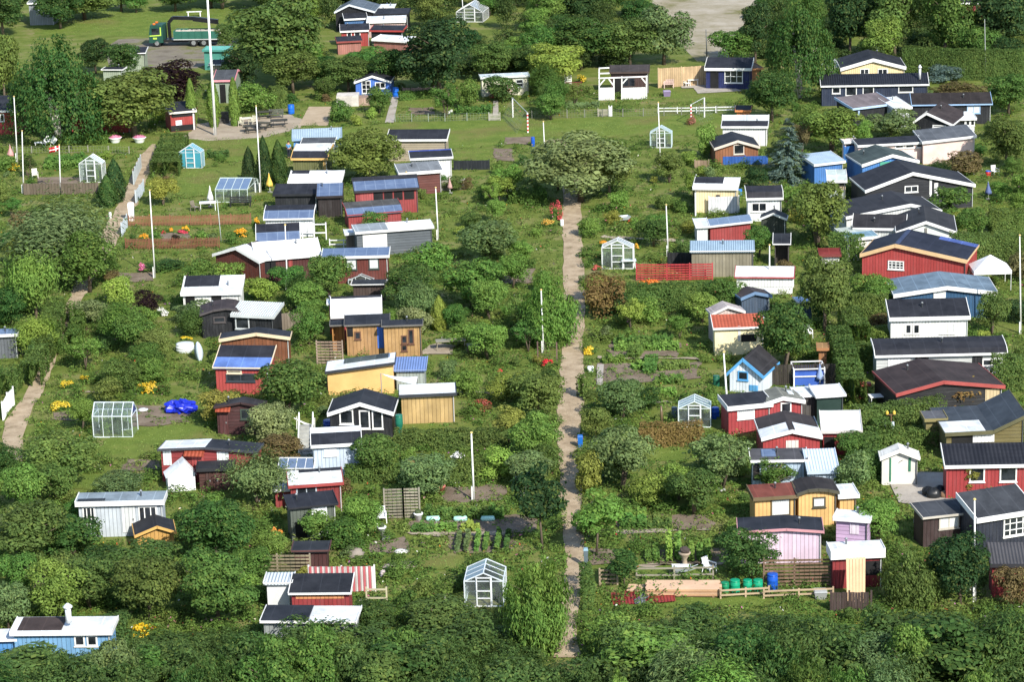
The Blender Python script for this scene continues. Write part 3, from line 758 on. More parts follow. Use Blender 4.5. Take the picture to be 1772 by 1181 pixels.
def parasol(tile, xt, yt, xb, yb, w, col, label, pole_h=.6):
    p = prop(tile, xb, yb); q = on_plane(*t2f(tile, xt, yt), p, Vector((0, 1, 0))); H = q.z
    r = thing('folded_parasol', label, 'parasol', p)
    MB().tube([(0, 0, 0), (q-p)], .03, 6).obj('pole', M('metal', '#dddddd'), r)
    c = q-p; f = lambda z: (c.x*z/H, c.y*z/H, z)
    prof = [(.04, H-.05), (.09, H*.8), (w*.5, H*.45), (w*.55, H*.33), (.05, H*.3)]
    mb = MB(); N = 12; vs = []
    for rr, z in prof:
        o = f(z)
        for k in range(N):
            a = 2*math.pi*k/N; e = rr*(1 if k % 2 else .7); vs.append((o[0]+e*math.cos(a), o[1]+e*math.sin(a), z))
    fs = [(i*N+k, i*N+(k+1) % N, (i+1)*N+(k+1) % N, (i+1)*N+k) for i in range(4) for k in range(N)]
    mb.add(vs, fs).obj('canopy', M('paint', col), r, True)
    MB().lathe([(.25, 0), (.25, .08), (.05, .12)], 14).obj('foot', M('stone', '#8a8a86'), r); return r
def sheet(name, kind, tile, pts, z, stuff='structure'):
    P = [at(*(t2f(tile, *q) if tile else q)) for q in pts]
    if kind in ('lawn', 'soil', 'gravel', 'lot'):          # uneven, overgrown edges
        E = []; sw = 0 if kind == 'lot' else .3
        for a, b in zip(P, P[1:]+P[:1]):
            m = max(2, int((b-a).length/.7))
            E += [a.lerp(b, i/m)+Vector((random.uniform(-sw, sw), random.uniform(-sw, sw), 0)) for i in range(m)]
        P = E
    z += .0006*len(ZONES); mb = MB(); mb.add([(p.x, p.y, z) for p in P], [tuple(range(len(P)))])
    o = mb.obj(name, special(kind)); tag(o, kind=stuff); ZONES.append((kind, [(p.x, p.y) for p in P])); return o
ZONES = []
def ribbon(name, kind, tile, left, right, z):
    Lp = [at(*(t2f(tile, *q) if tile else q)) for q in left]; Rp = [at(*(t2f(tile, *q) if tile else q)) for q in right]
    def rs(P, n=60):
        d = [0]
        for a, b in zip(P, P[1:]): d.append(d[-1]+(b-a).length)
        out = []
        for i in range(n):
            t = d[-1]*i/(n-1)
            for k in range(len(P)-1):
                if t <= d[k+1]+1e-6: out.append(P[k].lerp(P[k+1], (t-d[k])/max(1e-6, d[k+1]-d[k]))); break
        return out
    Lp, Rp = rs(Lp), rs(Rp); mb = MB(); n = len(Lp)
    for i in range(n):
        Lp[i].x += random.uniform(-.13, .13); Rp[i].x += random.uniform(-.13, .13)
    mb.add([(p.x, p.y, z) for p in Lp]+[(p.x, p.y, z) for p in Rp], [(i, n+i, n+i+1, i+1) for i in range(n-1)])
    o = mb.obj(name, special(kind)); tag(o, kind='structure'); ZONES.append((kind, [(p.x, p.y) for p in Lp]+[(p.x, p.y) for p in reversed(Rp)])); return o
# ------------------------------------------------------------------ ground
mb = MB(); mb.add([(-900, -300, 0), (900, -300, 0), (900, 2200, 0), (-900, 2200, 0)], [(0, 1, 2, 3)])
tag(mb.obj('ground', special('ground')), kind='structure')
RB = lambda nm, k, l, r, z, tile=None: ribbon(nm, k, tile, l, r, z)
SH = lambda nm, k, tile, pts, z: sheet(nm, k, tile, pts, z)
# lawns, field, yards (photo points, lower sheets first)
SH('playing_field', 'lawn', None, [(330,268),(500,238),(690,212),(860,206),(1250,186),(1330,196),(1290,232),(1100,236),(930,248),(700,262),(520,272),(400,280)], .010)
SH('grass', 'lawn', None, [(40,24),(420,4),(420,52),(260,62),(60,60)], .010)
SH('grass', 'lawn', None, [(90,236),(260,236),(330,240),(520,236),(700,262),(520,262),(300,256),(60,256)], .014)
SH('gravel_yard', 'gravel', None, [(335,216),(390,206),(500,198),(522,208),(524,220),(455,238),(365,244),(318,240)], .020)
SH('sand_court', 'sand', '10', [(372,728),(530,728),(502,858),(304,856)], .026)
SH('gravel_lot', 'lot', None, [(1000,-140),(1460,-140),(1330,0),(1290,36),(1262,104),(1206,106),(1160,60),(1120,10)], .010)
SH('tarmac_yard', 'tarmac', None, [(180,84),(205,68),(400,60),(420,88),(340,118),(190,118)], .014)
LAWNS = [('20',[(1080,600),(1620,640),(1600,700),(1050,700)]),('10',[(985,672),(1225,672),(1200,738),(985,738)]),('10',[(1350,1020),(1640,1016),(1625,1098),(1360,1094)]),
 ('01',[(1215,30),(1655,44),(1640,190),(1225,205)]),('12',[(1010,620),(1720,630),(1690,705),(1000,700)]),('22',[(955,778),(1265,790),(1255,866),(955,866)]),
 ('02',[(590,410),(1045,398),(1050,455),(590,455)]),('02',[(900,640),(1390,612),(1385,700),(1080,760),(1080,830),(660,860),(690,720)]),('02',[(130,955),(700,945),(700,1055),(130,1055)]),
 ('03',[(270,408),(485,408),(475,448),(280,452)]),('13',[(1095,420),(1130,375),(1250,346),(1380,345),(1445,380),(1380,430),(1230,455)]),('23',[(862,416),(1385,416),(1400,492),(850,512)]),
 ('23',[(960,640),(1560,618),(1700,640),(1690,690),(1000,690)]),('32',[(890,690),(1080,690),(1090,745),(890,745)]),('31',[(1590,1050),(1770,1060),(1770,1140),(1600,1140)]),('32',[(1600,400),(1772,390),(1772,440),(1620,470)]),
 ('00',[(110,1000),(880,985),(900,1030),(110,1050)]),('20',[(150,800),(900,860),(700,940),(100,930)]),('12',[(650,1020),(1080,1020),(1080,1060),(650,1060)]),('13',[(560,130),(900,120),(900,200),(560,200)]),('00',[(1190,1150),(1660,1150),(1650,1240),(1190,1240)])]
for tl, p in LAWNS: SH('lawn', 'lawn', tl, p, .022)
BEDS = [('02',[(350,540),(600,520),(590,600),(360,590)]),('02',[(905,480),(1280,500),(1280,600),(930,625)]),('12',[(1285,1040),(1700,1025),(1692,1142),(1285,1142)]),('13',[(1020,128),(1709,112),(1709,208),(1020,206)]),
 ('13',[(1285,222),(1709,215),(1705,335),(1290,336)]),('23',[(-60,95),(165,90),(165,205),(-60,205)]),('23',[(530,318),(700,310),(700,408),(530,408)]),('23',[(885,328),(1415,305),(1430,402),(890,408)]),('23',[(720,84),(1335,84),(1335,182),(720,184)]),
 ('22',[(600,190),(1300,190),(1310,300),(600,340)]),('22',[(690,40),(1160,60),(1160,150),(690,170)]),('03',[(230,490),(350,500),(330,640),(190,620)]),('01',[(1100,450),(1280,445),(1290,500),(1080,505)]),('00',[(270,1215),(560,1215),(560,1255),(270,1260)]),('01',[(270,70),(560,70),(560,120),(270,120)]),
 ('02',[(840,850),(1080,850),(1080,930),(840,930)]),('21',[(-40,690),(170,690),(170,790),(-40,790)]),('13',[(780,250),(1000,240),(1010,330),(780,330)]),('01',[(770,720),(1060,720),(1060,780),(780,780)]),('20',[(-20,940),(140,930),(140,985),(-20,985)]),('10',[(1640,1015),(1772,1015),(1772,1100),(1640,1100)]),('10',[(1060,735),(1230,735),(1230,780),(1060,780)])]
for tl, p in BEDS: SH('soil_bed', 'soil', tl, p, .030)
SH('garden_walk', 'gravel', '23', [(700,186),(1300,176),(1300,196),(700,206)], .036)
SH('garden_walk', 'gravel', '23', [(862,410),(1430,402),(1430,418),(862,424)], .036)
SH('garden_walk', 'gravel', '13', [(1020,206),(1709,204),(1709,220),(1020,222)], .036)
SH('garden_walk', 'gravel', '12', [(1180,70),(1400,64),(1340,130),(1160,130)], .036)
SH('garden_walk', 'paving', '10', [(940,660),(985,660),(950,840),(890,840)], .036)
SH('garden_walk', 'paving', '10', [(1630,690),(1662,690),(1665,790),(1625,790)], .036)
SH('garden_walk', 'paving', '22', [(605,205),(650,205),(640,350),(600,350)], .040)
SH('paved_yard', 'paving', '32', [(840,985),(1075,940),(1280,945),(1290,1110),(1180,1181),(920,1150)], .030)
SH('wooden_deck', 'paving', '20', [(1250,590),(1440,575),(1600,622),(1290,640)], .034)
SH('patio', 'paving', '20', [(1170,575),(1330,575),(1360,600),(1180,604)], .038)
# footpaths
RB('main_path', 'path', [(957,1140),(964,1108),(972,1080),(976,1030),(978,985),(974,940),(968,880),(968,800),(964,750),(964,715),(968,690),(970,640),(974,600),(976,560),(976,500),(974,440),(974,370),(974,312),(950,268),(940,244)],
   [(1003,1140),(999,1108),(998,1080),(1003,1040),(1010,985),(1010,940),(1006,880),(1004,800),(1006,750),(1010,715),(1010,690),(1011,640),(1010,600),(1012,560),(1012,500),(1008,440),(1006,370),(1004,312),(990,268),(978,240)], .044)
RB('side_path', 'path', [(2,800),(6,752),(10,727),(38,696),(62,650),(84,605),(96,580),(108,545),(122,510),(148,462),(168,420),(190,380),(215,338),(230,290),(250,262),(262,250)],
   [(38,800),(42,752),(50,720),(70,688),(86,652),(100,608),(112,578),(130,545),(148,512),(172,470),(196,430),(214,394),(236,356),(252,318),(262,290),(270,250)], .044)
# ------------------------------------------------------------------ hedges
hedge('02', [(60,440),(150,360),(250,150),(310,0),(330,-110)], 1.7, 1.3, 'moss', 'tall clipped hedge on the left side of the narrow side path')
hedge('02', [(400,150),(455,120),(500,-20),(470,-110)], 1.3, .9, 'mid', 'clipped hedge on the right side of the narrow side path below the pine')
hedge('00', [(1030,1215),(1085,1080),(1110,1010)], 1.5, 2.6, 'moss', 'thick thuja hedge between the grey gate and the blue greenhouse')
hedge('30', [(940,525),(1350,548),(1785,552)], 3.3, 1.4, 'moss', 'tall clipped hedge behind the pale yellow gable house at upper right')
hedge('31', [(1290,700),(1560,690),(1790,695)], 2.6, 2.0, 'moss', 'long clipped hedge right of the big red gable house')
hedge('31', [(1550,495),(1790,492)], 2.2, 2.2, 'moss', 'block of clipped hedge at the right edge above the red gable house')
hedge('31', [(600,1065),(850,1062)], 2.0, 1.2, 'moss', 'clipped hedge left of the white house with black roof')
hedge('31', [(440,640),(665,655)], 2.2, 1.2, 'moss', 'clipped hedge between rust roofed shed and big red gable house')
hedge('32', [(690,500),(640,330),(575,120),(500,-20)], 2.0, 1.5, 'moss', 'long clipped hedge running away past the red garden grill')
hedge('32', [(560,250),(775,240)], 1.8, 1.1, 'moss', 'short clipped hedge behind the red garden grill')
hedge('32', [(640,720),(900,690),(1240,640)], 2.0, 1.1, 'moss', 'clipped hedge behind the grey bin and the bird table pole')
hedge('32', [(770,800),(1240,770)], 1.2, 1.2, 'moss', 'low clipped hedge behind the white metal shed')
hedge('32', [(1560,395),(1790,390)], 2.4, 1.2, 'moss', 'clipped hedge right of the black house with red barges')
hedge('32', [(690,1010),(800,1000),(770,780),(700,680)], 1.5, 1.0, 'moss', 'clipped hedge between the pale blue corrugated lean-to and the paved yard')
hedge('21', [(810,1000),(1100,990),(1400,980)], 2.1, 1.1, 'moss', 'wide clipped hedge below the red slatted fence')
hedge('22', [(900,775),(1330,760)], 1.4, 1.0, 'rust', 'brownish clipped hedge behind the small lawn and below the greenhouse')
hedge('12', [(955,800),(1300,795),(1720,790)], 1.3, .8, 'moss', 'long clipped hedge under the lawn of the larch cabin')
hedge('12', [(620,1015),(900,1010),(1090,1010)], 1.0, .8, 'moss', 'clipped hedge right of the pale blue board cabin')
hedge('12', [(1330,1020),(1772,1000)], 1.3, .8, 'moss', 'clipped hedge behind the bare soil bed with the red and white pole')
hedge('10', [(990,690),(1235,672)], .9, .8, 'mid', 'low hedge under the pale brick wall by the blue gable cabin')
hedge('10', [(130,745),(232,735)], 2.2, 1.8, 'moss', 'clipped box hedge by the blue barrel and the gravel yard')
hedge('23', [(490,715),(570,712)], 1.4, 3.5, 'moss', 'square hedge at the lower right side of the main path')
hedge('22', [(505,450),(565,440)], 1.6, .9, 'moss', 'narrow clipped hedge along the right side of the main path')
hedge('30', [(540,1055),(660,1050)], .8, .6, 'moss', 'low hedge in front of the pale pink shed')
hedge('33', [(1430,240),(1690,236)], .8, .8, 'moss', 'low hedge below the lattice window cabin in the corner')
hedge('31', [(700,708),(1140,700)], .75, .7, 'moss', 'low hedge along the foot of the big red gable house')
hedge('00', [(380,985),(560,975),(740,985)], .8, 2.2, 'light', 'low spreading hedge between white loungers and the planters')
# ------------------------------------------------------------------ trees (photo boxes: left, right, top, foot)
N = None
T(N,18,188,38,248,'weeping','dark','big weeping birch with white trunks near the left edge')
T(N,-30,48,30,190,'big','olive','olive green tree cut by the left edge beside the weeping birch')
T(N,-40,52,-30,62,'big','dark','dark tree in the top left corner')
T(N,82,212,-40,34,'big','olive','yellowish oak at the top left with its trunk on the grass')
T(N,210,262,-30,22,'tree','mid','small tree behind the lorry cab at the top left')
T(N,262,345,-40,20,'big','dark','dark tree behind the white bench at the top')
T(N,350,420,-50,16,'tree','mid','tree beside the top of the tall flagpole')
T(N,132,200,55,128,'big','deep','dark round tree just right of the weeping birch')
T(N,140,326,92,238,'big','olive','broad yellow green maple in front of the long red house')
T(N,232,364,84,196,'big','purple','dark purple beech behind the red kiosk')
T(N,392,580,-40,150,'big','moss','huge dark tree right of the tall flagpole')
T(N,378,470,62,160,'big','deep','dark tree between the sage shed and the huge dark tree')
T(N,455,560,70,162,'big','moss','lower round tree in front of the huge dark tree')
T(N,404,478,130,196,'bush','light','bright green rounded bush right of the sage green shed')
T(N,322,344,136,222,'column','light','slim thuja column left of the tall flagpole')
T(N,358,384,138,220,'column','light','slim thuja column just behind the foot of the tall flagpole')
T(N,396,418,134,218,'column','light','slim thuja column right of the steps of the green shed')
T(N,418,448,252,326,'cone','deep','left one of the dark conifers near the yellow folded parasol')
T(N,444,474,234,326,'cone','deep','tallest middle one of the dark conifers near the yellow folded parasol')
T(N,468,500,240,322,'cone','dark','right one of the dark conifers near the yellow folded parasol')
T(N,168,206,300,358,'cone','dark','front dark conifer right of the white greenhouse')
T(N,180,222,272,350,'cone','deep','rear dark conifer right of the white greenhouse')
T(N,570,706,206,316,'big','olive','big round tree standing between the two rows of black roofs')
T(N,686,836,8,172,'big','deep','great dark chestnut in the middle of the top edge')
T(N,636,724,70,158,'big','dark','dark green tree left of the great chestnut')
T(N,556,650,80,160,'big','moss','round tree behind the bright blue gable cabin')
T(N,812,896,55,142,'big','moss','dull green tree right of the great chestnut')
T(N,632,682,140,196,'tree','mid','small dense tree in front of the bright blue gable cabin')
T(N,742,800,132,204,'light','mid','loose green tree on the lawn right of the blue gable cabin')
T(N,786,832,128,190,'bush','light','light green bush left of the red flowering bush')
T(N,572,612,164,212,'bush','mid','bush at the edge of the sand court')
T(N,902,1018,55,150,'big','lime','bright yellow green tree behind the red brown trellis')
T(N,940,1070,5,120,'big','dark','dark green tree above the bright yellow green tree')
T(N,1030,1150,10,118,'big','moss','round tree above the white pergola')
T(N,1090,1208,-10,112,'tree','grey','grey green tree at the edge of the gravel lot')
T(N,990,1090,-50,30,'big','mid','tree at the top left of the gravel lot')
T(N,880,960,60,140,'big','dark','dark tree behind the cream cabin')
T(N,912,970,92,150,'bush','mid','bush left of the white trellis panel')
T(N,1225,1310,36,112,'tree','mid','bright tree at the right edge of the gravel lot')
T(N,1270,1345,-10,110,'big','deep','dark tree behind the bright tree by the gravel lot')
T(N,1322,1448,-30,170,'weeping','dark','tall weeping birch left of the pale yellow gable house')
T(N,1285,1386,104,212,'big','dark','dark broad tree right of the dark blue cabin')
T(N,1420,1520,-50,104,'big','deep','first dark tree behind the pale yellow gable house')
T(N,1490,1606,-60,108,'big','moss','broad dark tree above the tall hedge')
T(N,1578,1692,-50,112,'big','mid','brighter green tree above the tall hedge')
T(N,1664,1790,-60,112,'big','deep','dark tree above the tall hedge in the top right corner')
T(N,1360,1440,-20,60,'big','mid','green tree between the weeping birch and the dark wall of trees')
T(N,1596,1668,104,142,'bush','blue','silvery blue low conifer bush right of the long navy house')
T(N,1612,1704,132,168,'bush','brown','brownish bush right of the chimney of the long navy house')
T(N,1692,1790,186,294,'big','moss','leaning green tree at the right edge by the pink house wing')
T(N,1700,1790,110,200,'big','mid','broad bush tree at the right edge above the leaning green tree')
T(N,1616,1702,248,300,'bush','brown','red brown bush below the pink house wing')
T(N,1382,1494,166,266,'tree','light','bright feathery tree left of the long pink house')
T(N,1492,1594,176,242,'tree','grey','grey green tree in front of the black gable cabin')
T(N,1322,1408,188,312,'spruce','blue','blue green spruce left of the light blue sheet roof')
T(N,1366,1410,196,270,'light','straw','bare straw coloured bush behind the spruce')
T(N,906,1104,206,350,'big','pale','large pale flowering elder at the top end of the main path')
T(N,930,1000,230,330,'big','olive','left half of the elder group over the top of the main path')
T(N,1010,1100,232,342,'big','olive','right half of the elder group beside the main path')
T(N,924,982,150,208,'tree','mid','bushy tree on the edge of the playing field')
T(N,1200,1242,206,272,'bush','light','bright bush left of the brown timber gable cabin')
T(N,1354,1476,286,430,'tree','olive','gold green tree with branching trunk left of the mint white house')
T(N,1372,1482,416,575,'big','moss','big drooping tree left of the big red gable house')
T(N,1464,1536,462,528,'bush','light','bright round bush left of the blue grey roofed house')
T(N,1614,1676,306,388,'slim','mid','slender tree in front of the charcoal gable house')
T(N,1646,1714,344,418,'tree','mid','round tree right of the mint white gable house')
T(N,1712,1758,348,378,'bush','lime','lime green bush near the right edge')
T(N,1736,1790,426,486,'bush','straw','beige pampas bush cut by the right edge')
T(N,1684,1748,488,582,'tree','moss','twisted dark tree right of the white house with black roof')
T(N,1500,1562,556,592,'bush','light','light bush under the white house with black roof')
T(N,1300,1412,502,648,'tree','dark','big dark apple tree beside the orange tiled cabin')
T(N,1600,1708,638,706,'bush','rust','rust coloured round bush in front of the black house with red barges')
T(N,1664,1694,792,862,'slim','gold','thin yellowish young tree in front of the red pantiled house')
T(N,1440,1504,732,800,'tree','mid','young tree before the big white roofed red shed')
T(N,1440,1516,772,860,'bush','grey','grey green bush mass between the yellow cabin and the paved yard')
T(N,1478,1560,838,946,'tree','light','light green tree right of the yellow cabin')
T(N,1296,1388,778,858,'light','mid','thin leafy tree in front of the pale blue cabin')
T(N,1392,1462,800,848,'light','mid','sparse tree over the pale blue corrugated lean-to')
T(N,1240,1356,896,1002,'tree','dark','dark fig tree beside the pale pink cabin')
T(N,1526,1626,918,1048,'spray','moss','tall feathery tree right of the red hut')
T(N,1598,1724,892,1046,'big','deep','broad dark tree left of the tall flagpole at lower right')
T(N,22,192,328,482,'willow','grey','windblown silvery willow at the left')
T(N,96,216,384,506,'tree','mid','apple tree with several bare trunks over the side path')
T(N,14,112,430,562,'pine','light','light green pine with a bare trunk near the left edge')
T(N,-20,64,478,570,'big','dark','dark bush tree under the pine at the left edge')
T(N,254,312,296,356,'tree','gold','small gold leaved tree on the lawn')
T(N,228,286,494,552,'tree','purple','purple brown plum tree left of the white patched roof cabin')
T(N,128,192,508,562,'bush','pale','white flowering bush at the bend of the side path')
T(N,300,372,510,560,'bush','grey','grey green bush in front of the white patched roof cabin')
T(N,414,482,470,520,'bush','lime','lime green bush right of the white patched roof cabin')
T(N,660,764,442,540,'big','dark','dark round tree below the blue glass roofed cabin')
T(N,784,908,358,456,'tree','grey','grey green apple tree left of the main path in the upper middle')
T(N,758,876,426,536,'tree','mid','bushy green tree below the grey green apple tree')
T(N,702,784,404,470,'bush','light','light green bushes right of the grey board cabin')
T(N,620,676,358,406,'bush','mid','rounded bush in front of the low red solar shed')
T(N,530,614,424,520,'tree','mid','tree between the huge white sheet roof and the red brown cabin')
T(N,498,570,470,550,'tree','light','light tree under the flagpole of the white sheet roof')
T(N,682,748,520,580,'bush','pale','cream flowering bush behind the raw timber wing')
T(N,744,778,508,572,'cone','lime','small bright conifer right of the cream flowering bush')
T(N,500,570,520,600,'tree','mid','green tree left of the steep white roof')
T(N,902,1008,448,596,'spray','light','large yellow green feathery tree leaning over the main path')
T(N,1004,1092,462,548,'bush','rust','reddish rose bush right of the main path')
T(N,1040,1088,490,548,'bush','deep','dark bush beside the wide clipped hedge')
T(N,436,562,598,722,'tree','moss','large dark green tree left of the orange yellow house')
T(N,424,520,680,775,'tree','pale','pale flowering tree above the brown plum tree')
T(N,448,534,732,812,'tree','brown','brown leaved plum tree left of the pale blue board cabin')
T(N,390,502,776,880,'pine','grey','grey green pine right of the half white roofed red house')
T(N,604,694,732,830,'tree','moss','dark tree leaning in front of the pale blue board cabin')
T(N,686,796,768,866,'tree','grey','grey green bush tree below the long clipped hedge')
T(N,852,908,688,768,'slim','gold','small tree with yellow tips on the lawn of the larch cabin')
T(N,882,986,624,726,'tree','moss','round olive tree leaning over the main path beside the red roses')
T(N,876,972,700,800,'tree','light','bright tree on the left side of the main path below the round olive tree')
T(N,898,980,768,952,'slim','deep','tall dark cherry on the left edge of the main path')
T(N,1034,1122,634,730,'tree','grey','grey and dark green apple tree right of the main path')
T(N,998,1064,690,762,'tree','olive','olive green small tree on the right edge of the main path')
T(N,1014,1138,716,850,'tree','grey','large grey green tree right of the blue wheelie bin')
T(N,1184,1314,724,850,'light','grey','silvery apple tree with bare trunk left of the white eaved red cabin')
T(N,1200,1300,740,842,'tree','grey','inner crown of silvery leaves behind the bare trunk apple tree')
T(N,986,1046,766,858,'bush','gold','yellow green sumac on the right edge of the main path')
T(N,588,668,842,930,'tree','light','light green cherry right of the white cornered black shed')
T(N,520,572,868,946,'slim','light','thin magnolia in front of the white cornered black shed')
T(N,868,992,922,1124,'spray','light','tall yellow green tamarisk at the lower end of the main path')
T(N,1052,1108,936,1018,'slim','dark','narrow dark tree in the small garden right of the main path')
T(N,992,1072,826,962,'slim','light','slender light cherry on the right side of the main path')
T(N,38,178,728,842,'tree','olive','round apple tree with a clear trunk on the left lawn')
T(N,-30,46,756,826,'tree','dark','dark tree cut by the left edge beside the round apple tree')
T(N,-20,140,840,990,'big','moss','large spreading tree in front of the scalloped pale grey cabin')
T(N,60,190,872,968,'tree','dark','dark tree below the left window of the scalloped pale grey cabin')
T(N,308,446,836,986,'big','dark','dark walnut right of the scalloped pale grey cabin')
T(N,190,330,930,1078,'big','moss','dark orchard tree with forked trunk above the yellow daisies')
T(N,298,456,924,1084,'big','mid','wide orchard tree left of the white barrel roofed shed')
T(N,90,220,940,1052,'tree','moss','low orchard tree behind the sky blue cabin')
T(N,-30,60,984,1090,'tree','grey','grey green tree at the left edge above the sky blue cabin')
T(N,400,478,930,1010,'tree','mid','small orchard tree left of the low dark red shed')
T(N,160,250,800,868,'tree','grey','grey green tree behind the scalloped pale grey cabin')
T(N,1400,1440,500,560,'bush','dark','dark bush beside the drooping tree')
T(N,690,830,1010,1110,'tree','moss','dark bush tree left of the lower greenhouse')
T(N,600,690,1020,1100,'tree','dark','dark tree right of the orange boarded red cabin')
T(N,1716,1790,960,1060,'tree','brown','brownish tree at the right edge under the corrugated red shed')
T(N,640,740,1060,1200,'tree','mid','upright green tree in the middle of the bottom thicket')
T(N,1460,1570,1070,1200,'tree','grey','grey green tree standing out of the bottom thicket at right')
T(N,1010,1120,1052,1140,'bush','light','light green bushes at the upper edge of the bottom thicket by the path')
T(N,20,60,350,430,'slim','straw','dead stump tree left of the silvery willow')
T(N,1080,1150,500,560,'bush','light','light bush in front of the wide clipped hedge')
T(N,1180,1250,490,560,'tree','light','green tree at the right end of the wide clipped hedge')
T(N,1220,1300,470,540,'tree','mid','green tree in front of the white shelter with red trim')
T(N,830,900,120,176,'bush','dark','dark bush beside the red flowering bush')
T(N,1284,1340,380,450,'tree','mid','tree between the weathered board shed and the play tower')

T(N,186,318,918,1000,'tree','moss','dark orchard tree hiding the small yellow edged gable')
T(N,130,200,1078,1140,'bush','mid','bush covering the right window of the sky blue cabin')
T(N,20,110,1096,1150,'bush','moss','rounded hedge bush in front of the sky blue cabin')
T(N,560,640,885,950,'bush','mid','bush right of the low dark red shed')
T(N,440,500,905,975,'tree','light','bright bush tree left of the low dark red shed')

T(N,362,432,444,496,'bush','light','light bush at the foot of the brown and white gable roof')
T(N,464,536,448,500,'tree','mid','leafy tree hiding the red wall under the huge white sheet roof')
T(N,560,640,880,930,'bush','light','light bush between the white cornered black shed and the slat screen')

T('01',1010,1110,420,520,'shrub','mid','green perennial left of the tall flagpole in the picket fence garden')
T('01',1290,1420,410,520,'shrub','light','light green perennials in the middle of the picket fence garden')
T('01',1400,1500,430,520,'shrub','grey','grey green cabbages in the middle of the picket fence garden')
T('01',1530,1640,420,520,'shrub','mid','dark leaved vegetables at the right of the picket fence garden')
T('01',870,940,430,520,'shrub','dark','dark green plants at the left end of the picket fence garden')
T('01',1160,1240,440,520,'shrub','purple','purple leaved plants in the picket fence garden')
T('01',1000,1260,590,690,'bush','dark','dark bush right of the tall flagpole below the picket fence')

SH('garden_walk', 'gravel', '22', [(590,152),(1280,160),(1280,172),(590,164)], .050)
SH('garden_walk', 'gravel', '22', [(660,455),(1140,462),(1140,474),(660,467)], .050)
SH('garden_walk', 'gravel', '21', [(640,470),(1280,505),(1280,518),(640,484)], .050)
SH('garden_walk', 'gravel', '12', [(1180,395),(1760,395),(1760,408),(1180,408)], .050)
SH('garden_walk', 'gravel', '02', [(600,385),(1040,372),(1040,388),(600,400)], .050)
T(N,-40,70,-80,40,'big','deep','tall dark tree left of the grey metal shed at the top left')
T(N,60,150,-40,50,'big','dark','dark tree in front of the grey metal shed at the top left')
T(N,170,250,-80,20,'big','moss','tall tree at the top edge behind the lorry cab')
T(N,310,420,-90,14,'big','dark','dark tree at the top edge left of the tall flagpole tip')
T(N,590,690,66,146,'big','mid','bushy tree behind and to the right of the blue gable cabin')
T(N,700,800,88,152,'big','dark','dark undergrowth tree below the great chestnut')
T(N,520,600,84,150,'big','dark','dark tree behind and to the left of the blue gable cabin')

T(N,420,520,-70,22,'big','deep','tall dark tree at the top edge right of the tall flagpole tip')
T(N,500,585,-60,40,'big','moss','tall tree at the top edge left of the slate roofed black house')
T(N,180,250,60,140,'tree','dark','dark tree between the low sage shed and the weeping birch')
T(N,372,420,30,92,'tree','moss','tree at the rear end of the green lorry')
BLK, BRN, SLATE, LGR, RW = '#24262d', '#2b2523', '#56616b', '#9dacb8', '#d3d8dc'
RED, DRED, BLUE, NAVY, TIM, PY, OR = '#a8302a', '#5e2926', '#2a6bc4', '#16245e', '#a98358', '#f0d49a', '#e4b260'
PB, OLV, PNK, BK, DG = '#c2ced9', '#736838', '#e3b2d8', '#191b20', '#3b4046'
H = house
# ---- column 0, far row
H('red_cabin', 'red cabin with black roof and small white window at the left edge', '00', 'S', (-90,758,128,752), 2.6, [(648,3.4)], RED, BLK, wins=[(-2,778,32,828)], short='red edge cabin')
H('clubhouse', 'long red house mostly hidden behind the leafy maple', '00', 'Sg', (470,772,880,764), 2.2, [(712,2.9)], RED, BLK, fasc=.12, wins=[(540,785,560,812),(640,790,680,850,'d')], short='long red house')
H('kiosk', 'small open red kiosk with black roof and white notice on its counter', '00', 'S', (1155,768,1338,752), 2.1, [(692,2.55)], RED, BLK, trim='#d9d4c8', short='red kiosk', cat='kiosk', wins=[(1168,770,1325,788,'o'),(1196,822,1240,850,'s',(1,1),'#e6ecf2'),(1165,858,1325,898,'o'),(1310,740,1332,890,'p',(1,1),WHITE)])
H('shed', 'sage green shed with pink fascia and dark open doorway up some steps', '00', 'Sg', (1452,548,1598,545), 2.6, [(474,3.3)], '#8fa08a', '#43464a', trim='#e08a94', wins=[(1495,575,1543,705,'o')], short='green shed with pink fascia', cat='shed', base=0)
H('shed', 'low sage green shed with black roof behind the purple beech', '00', 'S', (790,366,990,360), 2.2, [(320,2.5)], '#9aa78f', BLK, fasc=.1, short='low sage shed', cat='shed')
H('shed', 'small sage green lean-to with dark roof left of the maple', '00', 'S', (690,474,835,474), 2.0, [(455,2.2)], '#9aa78f', BLK, fasc=.1, cat='shed')
H('container', 'teal green storage container between the lorry and the tall flagpole', '00', 'S', (1378,342,1590,342), 2.4, [(312,2.6)], '#3d8f7f', '#5fae9c', trim='#3d8f7f', cat='container', rk='corrugated', wk='paint')
H('shed', 'small pale shed with black roof above the pink trimmed green shed', '00', 'S', (1420,440,1538,440), 2.0, [(405,2.2)], '#b6a890', BLK, cat='shed', fasc=.1)
H('shed', 'grey metal shed half hidden among trees at the top left', '00', 'S', (185,20,360,16), 3.0, [(-30,3.3)], '#8e979c', '#6e777c', cat='shed')
